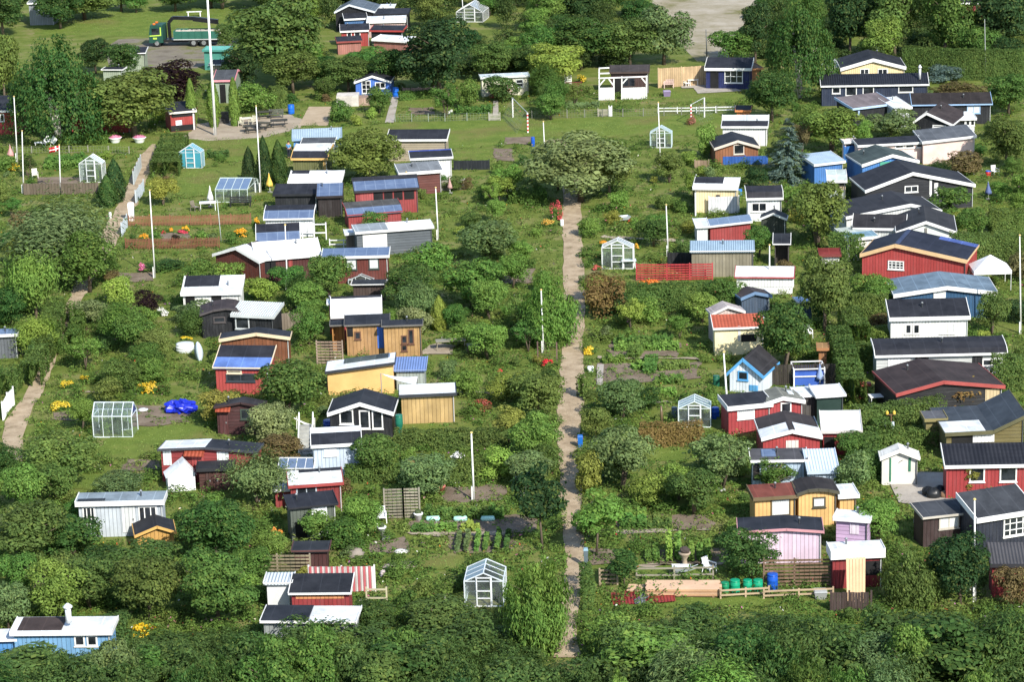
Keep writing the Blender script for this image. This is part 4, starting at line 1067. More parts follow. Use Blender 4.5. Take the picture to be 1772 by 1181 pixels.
# ---- column 1, far rows
H('house', 'slate roofed black gable house at the top of the picture', '10', 'F', [(545,82),(645,30),(820,78)], 2.5, (1,-18), BK, SLATE, trim='#c9cfd2', short='slate roofed black house')
H('annex', 'blue walled annex with black roof under the slate roofed house', '10', 'S', (612,130,772,122), 2.0, [(86,2.4)], '#3a6ea5', BLK, cat='annex')
H('shed', 'long low shed with flat white roof beside the blue walled annex', '10', 'S', (765,150,1030,142), 2.0, [(106,2.25)], '#c9a9a0', RW, cat='shed')
H('shed', 'black flat roofed shed behind the long white roofed one', '10', 'S', (815,98,1048,94), 2.2, [(54,2.5)], BK, BLK, trim=BK, cat='shed')
H('shed', 'tiny white roofed shed behind a folded blue parasol', '10', 'S', (820,52,952,50), 2.3, [(26,2.5)], '#dadada', RW, cat='shed', fasc=.08)
H('cabin', 'red walled cabin with black roof and two white windows near the top', '10', 'S', (585,212,786,204), 2.0, [(160,2.5)], RED, BLK, wins=[(630,214,665,252),(680,214,724,246)], trim='#e8e4de', short='red cabin near the top')
H('veranda', 'red trimmed open veranda with black roof joined to the red cabin', '10', 'S', (786,206,1012,208), 2.0, [(170,2.4)], BK, BLK, trim=RED, cat='veranda')
H('shed', 'low white roofed shed with brick red wall in front of the red veranda', '10', 'S', (800,268,1035,282), 1.6, [(240,1.85)], '#a86a5c', RW, cat='shed')
H('shed', 'low black roofed shed with red rim beside the white roofed one', '10', 'S', (562,285,735,276), 1.6, [(244,1.9)], '#a86a5c', BLK, trim='#8c3a34', cat='shed')
H('cabin', 'bright blue gable cabin with white barge boards and double door', '10', 'F', [(680,560),(802,516),(930,556)], 1.75, (1,470), '#2f6fd0', BLK, wins=[(730,548,796,636,'w',(2,3)),(822,560,895,602,'w',(2,1))], short='bright blue gable cabin')
H('clubhouse', 'long hut with pale blue sheet roof at the gravel yard', '10', 'S', (258,950,596,936), 2.0, [(874,2.35)], '#4f93d6', '#a9bcc6', trim='#86a9c9', wk='boards_v', short='pale blue roofed hut', rk='corrugated')
H('shed', 'grey roofed shed squeezed behind the yellow trimmed cabin', '10', 'S', (315,980,545,976), 2.0, [(936,2.3)], '#8d8d88', '#4b4e52', cat='shed', fasc=.1)
H('cabin', 'black roofed cabin with yellow fascia and olive green wall', '10', 'S', (250,1080,498,1080), 2.2, [(1028,2.7),(980,3.0)], '#6a6d3c', BLK, trim='#e3b45c', segs=[BLK, RW], wins=[(470,1098,496,1160,'p',(1,1),'#e3b45c')], short='yellow trimmed olive cabin')
H('hall', 'long black flat roofed hut with beige wall beside the playing field', '10', 'S', (900,952,1312,950), 2.2, [(880,2.8)], '#a89a80', BLK, short='long beige hut', wk='boards_h')
H('cabin', 'white walled cabin with black roof and bright blue ridge edge', '10', 'S', (1062,1082,1352,1068), 2.2, [(1022,2.9)], '#e6e6e2', BLK, trim='#e6e6e2', patches=[(0,1,.88,1,'ridge_cap','#3a4c94')], short='white cabin with blue ridge')
H('cabin', 'grey roofed cabin with brown board wall and thick white fascia', '10', 'S', (985,1180,1282,1158), 2.2, [(1106,2.7)], '#6b3a32', '#6f7479', fasc=.28, wk='boards_h', short='brown board cabin')
# ---- column 2, far rows
H('cabin', 'cream cabin with pale flat roof behind a red flowering bush', '20', 'S', (-190,528,142,512), 2.2, [(498,2.4)], '#dcd9bd', '#c3cfd4', wins=[(48,540,102,592,'w',(1,2))], trim='#cfd8d2', short='cream flat roofed cabin')
H('cabin', 'dark brown cabin with black roof behind the white pergola', '20', 'S', (688,492,958,488), 2.4, [(440,3.0)], '#4a322e', '#3c3634', trim='#4a3a34', wins=[(775,528,865,590,'w',(2,1)),(720,530,765,640,'o')], short='cabin behind the white pergola')
H('cabin', 'dark blue cabin with black roof and white framed triple window', '20', 'S', (1336,464,1654,466), 2.35, [(390,3.1)], NAVY, BLK, wins=[(1472,474,1597,566,'w',(3,2)),(1375,480,1432,600,'o')], short='dark blue cabin', fasc=.3)
H('shed', 'orange timber shed at the right end of the dark blue cabin', '20', 'S', (1650,470,1735,462), 2.0, [(420,2.3)], '#d9904e', '#6b5a48', trim='#d9904e', cat='shed')
H('playhouse', 'little orange playhouse with flat black roof by the field', '20', 'S', (1545,752,1650,752), 1.2, [(716,1.4)], '#d98238', BLK, trim='#d98238', cat='playhouse', short='little orange playhouse')
H('cabin', 'white walled cabin with corrugated zinc roof above a black lean-to', '20', 'S', (1450,862,1766,862), 2.0, [(822,2.3),(782,2.9)], '#eeeeea', BLK, segs=[BLK, '#b9c2c8'], short='zinc roofed white cabin')
H('cabin', 'brown timber gable cabin with pale barge boards and white window', '20', 'F', [(1403,1012),(1562,958),(1712,1000)], 1.7, (1,894), '#8a5a3c', BLK, trim='#cdbfae', wins=[(1533,985,1606,1050)], short='brown timber gable cabin', wk='timber')
# ---- column 3, far rows
H('house', 'pale yellow gable house with broad white barge boards', '30', 'F', [(522,466),(745,400),(968,456)], 2.3, (1,335), PY, BLK, fasc=.32, wins=[(655,468,716,505,'w',(2,1)),(775,468,842,505,'w',(2,1))], short='pale yellow gable house')
H('shed', 'grey lean-to shed on the left of the pale yellow house', '30', 'S', (414,462,522,456), 2.0, [(406,2.4)], '#b9bdbd', '#b3b8ba', cat='shed', rk='corrugated')
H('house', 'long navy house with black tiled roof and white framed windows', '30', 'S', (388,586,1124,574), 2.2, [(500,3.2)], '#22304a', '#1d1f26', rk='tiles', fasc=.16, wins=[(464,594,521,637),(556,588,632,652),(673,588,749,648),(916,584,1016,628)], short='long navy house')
H('house', 'long black house with brown roof and light blue end boards', '30', 'S', (1008,716,1556,708), 2.1, [(630,3.0)], '#22252b', BRN, trim='#8db4dd', wins=[(1384,722,1474,772,'c',(2,1))], fasc=.12, short='brown roofed black house')
H('shed', 'black shed with grey brown roof and light blue fascia', '30', 'S', (606,740,892,704), 2.3, [(646,2.9)], '#23252a', '#6a6264', trim='#a5c6e6', cat='shed', wins=[(640,750,652,785,'p',(1,1),'#a5c6e6')])
H('shed', 'small shed with bare white roof between two brown roofs', '30', 'S', (890,742,1010,730), 2.1, [(662,2.6)], '#cfd3d6', RW, cat='shed')
H('cabin', 'black gable cabin with brown roof and white barge boards', '30', 'F', [(1010,836),(1108,768),(1287,850)], 1.8, (1,690), BK, '#352c2a', wins=[(1150,850,1242,872)], short='brown roofed black gable')
H('veranda', 'white roofed veranda with a row of dark windows', '30', 'S', (1272,812,1448,806), 1.7, [(760,1.95)], '#e9ebec', '#dfe6ea', wins=[(1290,815,1330,856,'w'),(1332,815,1372,856,'w'),(1374,815,1404,856,'w'),(1406,814,1436,856,'w')], cat='veranda')
H('house', 'long pink house with low black roof and narrow windows', '30', 'S', (640,992,1092,968), 2.0, [(934,2.5)], '#e8c8bc', BLK, wins=[(678,996,754,1020),(893,988,952,1010),(963,985,1024,1008),(1038,980,1100,1004)], short='long pink house', wk='paint')
H('house', 'pink house wing with sloping grey roof rising to the right', '30', 'F', [(1080,968),(1448,926)], 2.2, (1,846), '#e8c8bc', '#5c5f63', yaw=0, short='pink house wing', wk='paint')
H('shed', 'small pale pink shed at the left end of the long pink house', '30', 'S', (548,968,645,962), 2.0, [(944,2.2)], '#e8cfc6', '#e3d0c8', wk='paint', cat='shed', wins=[(560,985,640,1040,'o')])
H('cabin', 'bright blue gable cabin with grey green roof and painted mural', '30', 'F', [(668,1124),(876,1054),(1058,1096)], 2.0, (1,984), '#2f7cc8', '#3f4a48', wins=[(790,1105,880,1150,'s',(1,1),'#3fa58a')], short='blue mural cabin', fasc=.25)
H('shed', 'blue shed with light blue sheet roof', '30', 'S', (344,1122,554,1098), 1.9, [(1040,2.3)], '#2f74bd', '#a9bdd0', cat='shed', short='light blue sheet roofed shed', rk='corrugated')
H('house', 'large charcoal gable house with black roof and long white barges', '31', 'F', [(690,158),(1015,34),(1440,116)], 2.1, (1,-54), '#2b2d33', '#26262c', wins=[(958,126,1050,166,'w',(2,1)),(1128,75,1142,195,'p',(1,1),WHITE),(1160,105,1185,190,'p',(1,1),WHITE)], short='large charcoal gable house', wk='boards_h', fasc=.25)
H('pavilion', 'pale green hut with open dark front and wooden rail', '31', 'S', (432,92,564,90), 2.2, [(50,2.8),(12,3.1)], '#a9b3a8', '#b3c0bc', cat='hut', wins=[(452,96,556,128,'o'),(452,130,556,150,'p',(1,1),'#b8a284')], short='pale green hut')
H('house', 'house with broad black roof and white gutter below the charcoal gable', '31', 'F', [(560,338),(1000,250),(1212,292)], 2.2, (1,158), '#d5d8d6', '#28282d', short='broad black roofed house', fasc=.22)
H('house', 'mint white gable house with black roof and rusty ridge', '31', 'F', [(900,440),(1104,368),(1314,440)], 2.3, (1,256), '#d9e2d8', '#2b2a2d', wins=[(1182,482,1210,500),(1218,482,1246,500),(1095,412,1112,455,'s',(1,1),'#77756f')], short='mint white gable house', wk='paint')
H('house', 'long black side wing of the mint white house', '31', 'S', (600,412,965,418), 2.2, [(318,3.0)], '#cfd5d2', '#2b2a2d', cat='wing')
H('shed', 'low shed with weathered cream and blue roof beside the red gable house', '31', 'S', (568,490,782,470), 1.9, [(404,2.2)], '#e4e2da', '#a9b3ae', cat='shed', patches=[(0,1,.1,.5,'felt_patch','#6f8ea0')])
H('house', 'big red gable house with black roof and raw wood barge boards', '31', 'F', [(655,592),(893,524),(1384,634)], 2.3, (1,420), '#b23430', '#1d2130', trim='#d9b27c', fasc=.26, wins=[(846,633,954,699,'w',(4,3),WHITE)], patches=[(.64,1.0,.82,.99,'felt_patch','#4a5e9c'),(.315,.36,.05,.97,'ridge_cap','#34405c')], short='big red gable house')
H('house', 'blue house with wide weathered blue grey roof', '31', 'F', [(884,868),(1250,812),(1594,852)], 2.0, (1,706), '#23577f', '#677988', fasc=.26, wins=[(1156,845,1237,892,'c')], short='blue grey roofed house')
H('house', 'white house with black roof and two pairs of windows', '31', 'S', (856,1026,1404,1014), 2.3, [(893,3.4)], '#ecece8', '#22242b', fasc=.28, wins=[(962,1068,1006,1135),(1016,1068,1062,1135),(1200,1064,1244,1132,'c'),(1254,1064,1300,1132,'c')], short='white house with black roof')
H('house', 'long house with rounded black roof and white end boards', '32', 'S', (758,144,1658,122), 2.0, [(92,2.55),(48,2.9),(14,3.05)], '#c9cdcb', '#26272d', fasc=.16, wins=[(1488,165,1618,210,'w',(2,1)),(1030,150,1120,205,'p',(1,1),'#1d1f24'),(1420,140,1488,205,'p',(1,1),'#1d1f24'),(846,165,1000,215,'p',(1,1),'#eeeeee')], short='long round roofed house', wk='boards_h')
H('house', 'black board house with low brown roof and red barge boards', '32', 'F', [(902,404),(1225,315),(1642,348)], 1.9, (1,160), '#2a2a2c', '#362b29', trim='#a5413a', wins=[(1508,372,1602,462,'p',(1,1),'#c8b184')], short='black house with red barges', wk='boards_h')
H('house', 'olive board house with blue grey roof at the right edge', '32', 'F', [(1236,672),(1565,655),(1790,545)], 1.9, (1,480), OLV, '#3a4149', trim='#5d5a3a', yaw=1, patches=[(0,.5,0,.42,'felt_patch',RW)], wins=[(1280,678,1420,735,'o'),(1424,674,1568,728,'p',(1,1),'#eeeeee')], short='olive board house', wk='boards_h')
H('shed', 'narrow olive shed left of the olive board house', '32', 'S', (1097,576,1250,570), 2.0, [(516,2.4)], '#857a45', '#55565a', trim='#857a45', cat='shed', wk='boards_h')
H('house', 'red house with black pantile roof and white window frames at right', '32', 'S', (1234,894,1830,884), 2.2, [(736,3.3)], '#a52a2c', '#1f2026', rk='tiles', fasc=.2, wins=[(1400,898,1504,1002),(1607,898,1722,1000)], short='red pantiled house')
H('shed', 'white metal shed with low gable and green door strips', '32', 'F', [(793,838),(925,782),(1062,836)], 1.85, (1,776), '#d6d3ca', '#dcdad2', trim='#e5e2d8', cat='shed', wins=[(856,840,866,1000,'p',(1,1),'#2f7d5c'),(985,838,1000,930,'p',(1,1),'#2f7d5c')], short='white metal shed', wk='paint')
H('cabin', 'dark blue cabin with grey felt roof and white lattice window in the corner', '33', 'S', (1402,108,1790,46), 2.2, [(-92,3.3)], '#252b3a', '#35383d', fasc=.3, wins=[(1574,104,1740,204,'w',(4,3))], short='lattice windowed cabin')
H('shed', 'dark brown shed with grey roof beside a white plastic chair', '33', 'S', (1046,102,1376,66), 1.9, [(-14,2.5)], '#3c2b2a', '#3f4247', trim='#b9b2a4', cat='shed', wins=[(1150,100,1280,164,'c',(2,1))], short='dark brown grey roofed shed', fasc=.12)
H('cabin', 'red cabin with brown gable roof painted white along the eaves', '32', 'F', [(-16,706),(192,650),(397,692)], 1.75, (1,515), '#ad2f30', '#37302f', patches=[(0,.45,0,.42,'felt_patch',RW),(.56,1,0,.42,'felt_patch',RW)], short='white eaved red cabin', wins=[(150,720,235,775,'p',(1,1),'#d8cfc8')])
H('shed', 'red shed with big sheet white roof and dark opening', '32', 'S', (394,655,668,652), 1.7, [(514,2.5)], '#a83033', RW, trim='#c9c2be', cat='shed', wins=[(410,695,480,770,'o')], short='big white roofed red shed')
H('cabin', 'red cabin with black roof and white curtained window behind a flagpole', '22', 'S', (1495,492,1800,462), 2.0, [(395,2.7)], '#a82f33', BLK, fasc=.3, wins=[(1558,488,1676,566,'c')], short='curtained red cabin')
H('cabin', 'small red gable cabin with lichen grey roof and cream window', '32', 'F', [(8,466),(130,424),(280,448)], 2.0, (1,352), '#a82f33', '#77786f', wins=[(113,462,186,528,'w',(1,1))], fasc=.22, short='lichen roofed red cabin', patches=[(.68,.82,.45,.75,'skylight','#cfd8de')])
H('shed', 'shed with white sheet roof in front of the blue pool', '32', 'S', (215,420,372,412), 2.0, [(352,2.4)], '#4a4644', RW, cat='shed', fasc=.1)
H('shed', 'white roofed shelter with dark green tarpaulin side', '32', 'S', (356,424,558,410), 2.1, [(338,2.5)], '#1f3a33', RW, cat='shelter', fasc=.1, short='green tarpaulin shelter', wk='paint')
H('cabin', 'pale blue cabin with grey felt roof half behind a thin tree', '32', 'S', (-90,858,300,852), 2.1, [(772,2.6)], '#a9c0d6', '#4b4a4d', fasc=.15, patches=[(.2,.45,.3,.9,'solar_panel','solar')], short='pale blue cabin', wins=[(-75,880,-30,990,'o')])
H('shed', 'pale blue corrugated lean-to next to the pale blue cabin', '32', 'S', (298,932,512,925), 1.7, [(775,2.4)], '#b4c6da', '#bccbdb', trim='#b4c6da', rk='corrugated', cat='shed')
H('cabin', 'yellow cabin with rounded black roof between two lower wings', '32', 'F', [(228,1086),(300,1058),(372,1052),(440,1056),(512,1072)], 2.1, (2,965), OR, BRN, trim='#4d4a3a', wins=[(332,1108,420,1174,'c')], short='yellow cabin', fasc=.14)
H('cabin', 'yellow cabin wing with rusty red felt roof', '32', 'S', (-70,1114,234,1094), 2.0, [(1014,2.5)], OR, '#6e3a2e', trim='#6b5a3a', wins=[(46,1120,180,1230,'c')], short='rusty roofed yellow wing')
H('shed', 'yellow shed with white roof on the right of the yellow cabin', '32', 'S', (510,1100,648,1092), 1.8, [(1016,2.3)], OR, RW, cat='shed')
H('cabin', 'pale pink cabin with black gable roof and thin red trim', '33', 'F', [(-170,196),(148,176),(392,192)], 2.0, (1,82), '#dfc4da', '#22242c', trim='#c98a90', fasc=.1, short='pale pink cabin')
H('shed', 'mauve pink shed with white slanting roof beside the pale pink cabin', '33', 'S', (456,100,692,118), 2.2, [(74,2.35)], '#c4a2ca', RW, cat='shed', short='mauve shed', wk='boards_h', wins=[(566,140,625,210,'p',(1,1),'#e6d8e6')])
H('shed', 'red hut with thick white roof edge and raw planks leaning on it', '33', 'S', (443,322,794,306), 2.3, [(296,2.35)], '#93272a', '#d7dadb', fasc=.52, cat='hut', short='red hut with leaning planks', wins=[(656,388,778,480,'o'),(650,482,780,590,'p',(1,1),'#8c2527')], thick=.5)
H('shed', 'red shed with corrugated grey roof in the lower right corner', '33', 'S', (1490,408,1800,408), 2.0, [(262,2.9)], '#98272a', '#4a4747', trim='#2a2a30', rk='corrugated', cat='shed', wk='boards_h', short='corrugated red shed')
# ---- right of the middle path
H('cabin', 'pale yellow cabin with white roof and black felt strip', '21', 'S', (1256,138,1560,142), 2.3, [(66,2.8)], '#efd9a2', '#dfe5ea', patches=[(0,.65,.42,1,'felt_patch',BLK)], short='white roofed yellow cabin', wins=[(1415,186,1440,200,'s',(1,1),'#333333')])
H('cabin', 'white framed cabin with rounded black roof next to the pale yellow one', '21', 'S', (1622,212,1870,206), 2.1, [(165,2.6),(122,2.8)], '#e3e6e6', '#26262c', wins=[(1655,240,1760,300,'w',(2,1))], short='white framed black cabin')
H('carport', 'sloping bank of solar panels over a small red shed', '21', 'F', [(1366,402),(1660,368)], 1.5, (1,318), '#a23534', 'solar', yaw=0, cat='shed', short='solar panel roof', fasc=.12)
H('shed', 'small white shed at the left end of the solar panels', '21', 'S', (1278,408,1370,404), 1.5, [(345,1.9)], '#d9dde0', '#d3dbe2', cat='shed', fasc=.1)
H('shed', 'grey weathered board shed with light blue sheet roof and rafter ends', '21', 'S', (1236,572,1678,568), 2.2, [(528,2.5),(496,2.65)], '#8d8672', '#8fa5b5', trim='#e8e8e4', rk='corrugated', cat='shed', short='weathered board shed', fasc=.06, barge=False, wk='timber')
H('tent', 'white walled shelter with red edge trim and white roof', '21', 'S', (1542,748,1945,750), 1.4, [(672,1.9)], '#e5e6e4', '#dcdcda', trim='#b03a3c', cat='shelter', fasc=.1, short='white shelter with red trim', wk='paint', wins=[(1632,752,1945,815,'p',(1,1),'#e9ebec')])
H('cabin', 'small dark gable cabin with brown roof behind the white shelter', '21', 'F', [(1585,892),(1680,850),(1795,872)], 1.8, (1,808), '#3c4f66', '#3a3232', trim='#5d7fa5', short='small dark gable cabin')
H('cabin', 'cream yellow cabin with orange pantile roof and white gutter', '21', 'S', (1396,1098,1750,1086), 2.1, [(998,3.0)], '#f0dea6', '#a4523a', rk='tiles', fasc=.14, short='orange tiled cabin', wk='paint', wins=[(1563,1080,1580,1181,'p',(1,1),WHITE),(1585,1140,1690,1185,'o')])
H('cabin', 'small grey gable roof peeping up behind the orange tiled cabin', '21', 'F', [(1386,1000),(1495,946),(1612,982)], 2.2, 1.6, '#c9b6ae', '#a39a97', trim='#d3c9c4', fasc=.15)
H('cabin', 'white gable cabin with bright blue barge boards and steep black roof', '22', 'F', [(1488,262),(1596,160),(1738,284)], 1.35, (1,62), '#dfe9f2', '#2b2a2d', trim='#3fa0dc', fasc=.22, wins=[(1563,244,1634,312,'w',(1,1),'#3fa0dc'),(1640,340,1700,385,'p',(1,1),'#3fa0dc')], short='white cabin with blue barges')
H('playhouse', 'wooden play tower with black lean-to roof on white posts', '31', 'S', (62,522,180,522), 2.0, [(448,2.5)], '#4a443e', '#25282e', cat='play tower', open_front=True, fasc=.08, short='wooden play tower')
H('cabin', 'little black gable with white barge boards left of a gold leaved tree', '31', 'F', [(-30,350),(62,312),(155,352)], 2.0, (1,280), '#394036', '#26272c', fasc=.15)
H('shed', 'small white shed with rust red roof beside the clipped hedge', '31', 'S', (378,596,524,594), 1.5, [(548,1.9)], '#e2e2de', '#7c2f2a', trim='#7c2f2a', cat='shed', short='rust roofed white shed')
H('shed', 'blue wall panel shed with pale roof in the shade of the tree', '31', 'S', (232,918,342,910), 1.5, [(880,1.7)], '#35506a', '#c3d6ea', cat='shed', fasc=.08)
H('shed', 'orange board shed behind the blue swimming pool', '32', 'S', (362,92,440,92), 1.7, [(62,1.9)], '#a8703c', '#9a7850', trim='#a8703c', cat='shed')
# ---- left and middle columns
H('house', 'red house with brown gable roof painted white along the front', '01', 'F', [(1448,592),(1605,545),(1768,642)], 1.9, (1,498), '#653026', '#3c3636', patches=[(0,.48,0,.5,'felt_patch',RW),(.52,1,0,.5,'felt_patch',RW)], short='brown and white gable roof')
H('cabin', 'white cabin with black felt patch and sheet white roof', '01', 'S', (1232,862,1642,852), 1.9, [(805,2.15),(736,2.6)], '#e8e8e2', RW, patches=[(.02,.6,.45,1,'felt_patch',BLK)], short='white patched roof cabin', wins=[(1440,870,1510,905,'o'),(1262,872,1330,930,'o')])
H('cabin', 'black cabin with curved brown roof and small white window', '01', 'F', [(1362,1006),(1450,976),(1540,962),(1600,968),(1655,992)], 1.9, (2,893), '#1b1d22', '#3b3130', trim='#4a4444', wins=[(1453,1020,1537,1056)], short='curved brown roof cabin', fasc=.1)
H('cabin', 'black annex with pale corrugated roof beside the curved brown roof', '01', 'S', (1572,1004,1862,1018), 1.9, [(914,2.6)], '#1d2024', '#cdd3d0', trim='#bfc5c4', rk='corrugated', wins=[(1602,1015,1702,1104,'w')], short='pale corrugated annex')
H('cabin', 'brown timber cabin with black roof and cream edge boards', '01', 'F', [(1492,1174),(1745,1130),(1975,1160)], 2.0, (1,1086), '#7a4b30', BLK, trim='#d8c19a', wk='timber', short='cream edged timber cabin')
H('cabin', 'black walled cabin with white sheet roof and dark ridge in the tree row', '11', 'S', (228,106,590,104), 2.0, [(20,2.7)], '#202328', '#e4e9ee', patches=[(.02,.35,.75,1,'felt_patch',BLK)], short='black walled white roof')
H('shed', 'long low black roofed shed overgrown by a pale climber', '11', 'S', (128,184,430,180), 1.8, [(108,2.5)], '#22252a', BLK, trim='#22252a', cat='shed', short='overgrown black shed')
H('shed', 'dark brown shed with blue solar roof', '11', 'S', (424,198,602,192), 2.0, [(106,2.7)], '#2d2524', 'solar', trim='#2d2524', cat='shed', short='solar roofed brown shed')
H('cabin', 'white cabin with blue solar roof and raised white side boards', '11', 'S', (64,352,402,346), 1.7, [(290,2.35),(254,2.6)], '#e3e7ea', BLK, segs=['solar', BLK], short='solar roofed white cabin', fasc=.14)
H('cabin', 'cabin with black roof above glass panels behind the white awning', '11', 'S', (14,508,312,494), 1.4, [(438,2.1),(380,2.6)], '#5a4c48', BLK, segs=['solar', BLK], short='black and glass roofed cabin')
H('awning', 'huge white sheet roof over a red walled cabin', '11', 'S', (12,628,458,592), 2.0, [(494,2.9)], '#552824', '#dcdcda', wins=[(60,640,150,720,'o'),(230,612,262,690,'p',(1,1),'#9d3530')], short='huge white sheet roof')
H('cabin', 'red cabin with a band of dark openings and black solar roof', '11', 'S', (682,162,1122,136), 2.3, [(58,3.1)], '#9c3434', 'solar', trim='#2b2b30', wins=[(812,166,878,222,'o'),(884,165,944,218,'o'),(952,162,1012,218,'o'),(1020,158,1090,214,'o'),(720,166,812,228,'p',(1,1),'#b04a48')], patches=[(0,1,.72,1,'felt_patch',BLK)], short='red cabin with dark openings')
H('shed', 'low red shed with grey roof over a strip of blue solar panels', '11', 'S', (634,326,1012,296), 1.3, [(265,1.7),(224,1.9)], '#9c3434', '#4b4a48', segs=['solar', '#4b4a48'], trim='#9c3434', cat='shed', short='low red solar shed', fasc=.08)
H('cabin', 'grey board cabin with grey and white roof and big white window', '11', 'S', (690,442,1222,402), 2.2, [(372,2.8)], '#5e666d', '#e8ebec', patches=[(0,.42,0,1,'felt_patch','#8b949a')], wins=[(738,462,906,542,'c',(2,2))], short='grey board cabin', wk='boards_h')
H('shed', 'small grey shed with white roof left of the grey board cabin', '11', 'S', (618,450,716,444), 1.7, [(428,1.9)], '#6d655c', RW, cat='shed', wk='timber')
H('cabin', 'red brown cabin with blue glass roof and two curtained windows', '11', 'S', (458,612,916,600), 2.3, [(546,2.7)], '#6e3026', 'solar', wins=[(624,620,702,698,'c',(1,1),'#3c4a44'),(778,618,852,692,'c',(1,1),'#3c4a44')], short='blue glass roofed cabin')
H('cabin', 'red cabin with steep white roof and black ridge', '11', 'S', (522,1016,868,1002), 2.0, [(878,3.5)], '#9c2b30', '#e4e8ea', patches=[(0,1,.9,1,'felt_patch',BLK)], short='steep white roofed red cabin')
H('shed', 'narrow red annex on the left of the steep white roof', '11', 'S', (496,932,545,930), 2.4, [(914,2.6)], '#9c2b30', RW, cat='shed', fasc=.08)
H('house', 'raw timber house with black flat roof and unglazed openings', '11', 'S', (614,1078,922,1066), 2.4, [(1000,3.1)], TIM, '#24262c', trim='#6a6660', wins=[(682,1120,728,1172,'w',(1,1),'#6a4630'),(632,1092,674,1152,'o'),(836,1088,890,1230,'p',(1,1),'#2d6fd6')], short='raw timber house', wk='timber', fasc=.1)
H('house', 'raw timber wing with black flat roof and three dark windows', '11', 'S', (868,1082,1146,1072), 2.5, [(1036,2.8)], '#b08c5c', '#24262c', trim='#6a6660', wins=[(1046,1104,1090,1204,'w',(1,1),'#6a4630'),(1000,1146,1044,1200,'w',(1,1),'#6a4630'),(1000,1208,1044,1252,'w',(1,1),'#6a4630')], short='raw timber wing', wk='timber', fasc=.1)
H('porch', 'open timber porch under a black roof on the raw timber house', '11', 'S', (516,1078,622,1074), 2.2, [(1048,2.4)], '#a9763f', '#24262c', trim='#6a6660', open_front=True, cat='porch', fasc=.1, wk='timber')
H('cabin', 'red cabin with black roof and blue sheet lower edge', '02', 'S', (1450,222,1832,226), 2.0, [(152,2.4),(70,2.9)], '#b23a34', BLK, segs=['#5874b0', BLK], trim='#e3cfae', wins=[(1545,238,1648,262,'w'),(1540,262,1740,320,'w',(2,1),'#39424a')], short='blue edged red cabin', fasc=.08)
H('shed', 'dark brown board shed with low gable and tiny red awning', '02', 'F', [(1458,494),(1640,462),(1795,492)], 2.0, (1,420), '#4e2b2b', '#2d2a2c', trim='#3d2a2a', fasc=.1, wins=[(1636,505,1704,576,'w',(1,1),'#3a4a40'),(1472,484,1574,506,'a',(1,1),'#93452f'),(1490,515,1560,680,'d',(1,1),'#5b3030')], cat='shed', short='brown shed with red awning', wk='boards_h')
H('house', 'red house with half white and half black roof and white shutters', '02', 'F', [(1074,782),(1392,770),(1744,800)], 2.2, (1,708), '#9b3233', BLK, trim='#3f4148', segs=[RW, BLK], wins=[(1110,788,1172,888,'p',(1,1),'#e8ece8'),(1478,796,1562,874,'p',(1,1),'#e8ece8'),(1260,776,1398,812,'a',(1,1),'#93452f'),(1305,816,1395,930,'d',(1,1),'#a53a38')], short='half white roofed red house', fasc=.1, wk='boards_h')
H('tent', 'white plastic gable tent shed in front of the red house', '02', 'F', [(1130,978),(1260,872),(1342,955)], 1.0, (1,866), '#e6e9ea', '#e9eced', cat='tent', fasc=0, short='white plastic tent', wk='paint', oh=.06, thick=.03)
H('shed', 'brown board shed with black roof and double doors', '02', 'S', (1338,916,1592,906), 1.55, [(872,1.9)], '#53322a', '#26282c', trim='#26282c', cat='shed', wins=[(1400,925,1450,1060,'d',(1,1),'#4a2c25'),(1452,925,1500,1060,'d',(1,1),'#5a362d')], short='double doored brown shed', wk='boards_h')
H('cabin', 'pale grey cabin with grey roof and scalloped white fascia', '02', 'S', (513,1142,1112,1128), 2.3, [(1070,2.7)], '#bcc6cf', '#7f8c95', fasc=.3, short='scalloped pale grey cabin', wins=[(560,1172,655,1296,'w',(3,1)),(826,1166,930,1345,'d',(1,1),'#d8dcdc'),(940,1168,1076,1296,'w',(3,1))], patches=[(.02,.33,.05,.3,'felt_patch','#2b3138')])
H('cabin', 'small black gable roof with yellow edge in front of the pale grey cabin', '03', 'F', [(886,222),(1032,158),(1156,196)], .95, 2.2, '#c9963a', '#24262b', trim='#d9a545', fasc=.12, short='yellow edged small gable', thick=.06)
H('house', 'orange yellow house with slanting white roof and black edge', '12', 'F', [(484,254),(955,190)], 1.75, (1,118), OR, '#d8dcde', trim='#2f333b', yaw=0, short='orange yellow house', wk='paint', patches=[(.25,.9,.55,1,'felt_patch','#4b5452'),(.72,.92,.6,.95,'solar_panel','solar')], fasc=.14)
H('porch', 'blue corrugated porch roof beside the orange yellow house', '12', 'S', (952,242,1168,238), 1.5, [(196,1.75),(148,2.0)], '#9aa49c', '#6a82b4', trim='#7f98c8', rk='corrugated', cat='porch', fasc=.06, short='blue corrugated porch')
H('cabin', 'pale larch board cabin with white roof under a raised black slab', '12', 'S', (988,412,1374,396), 2.1, [(332,2.75)], '#b99c68', '#d8dcde', trim='#30343b', wk='timber', short='pale larch cabin', wins=[])
H('cabin', 'black gable cabin with white barges and white glazed double door', '12', 'F', [(498,537),(718,464),(948,532)], 1.75, (1,363), '#1c1f25', '#23252b', fasc=.22, wins=[(578,510,678,608,'w'),(712,514,792,640,'w',(1,1)),(800,514,880,640,'w',(1,1))], short='black gable cabin')
H('cabin', 'pale blue board cabin with black strip on its white roof', '12', 'S', (388,756,730,738), 2.2, [(664,2.7),(626,2.9)], '#bccde0', BLK, segs=[BLK, RW], wins=[(474,780,562,822,'c',(4,2),'#eef2f6')], short='pale blue board cabin', fasc=.2)
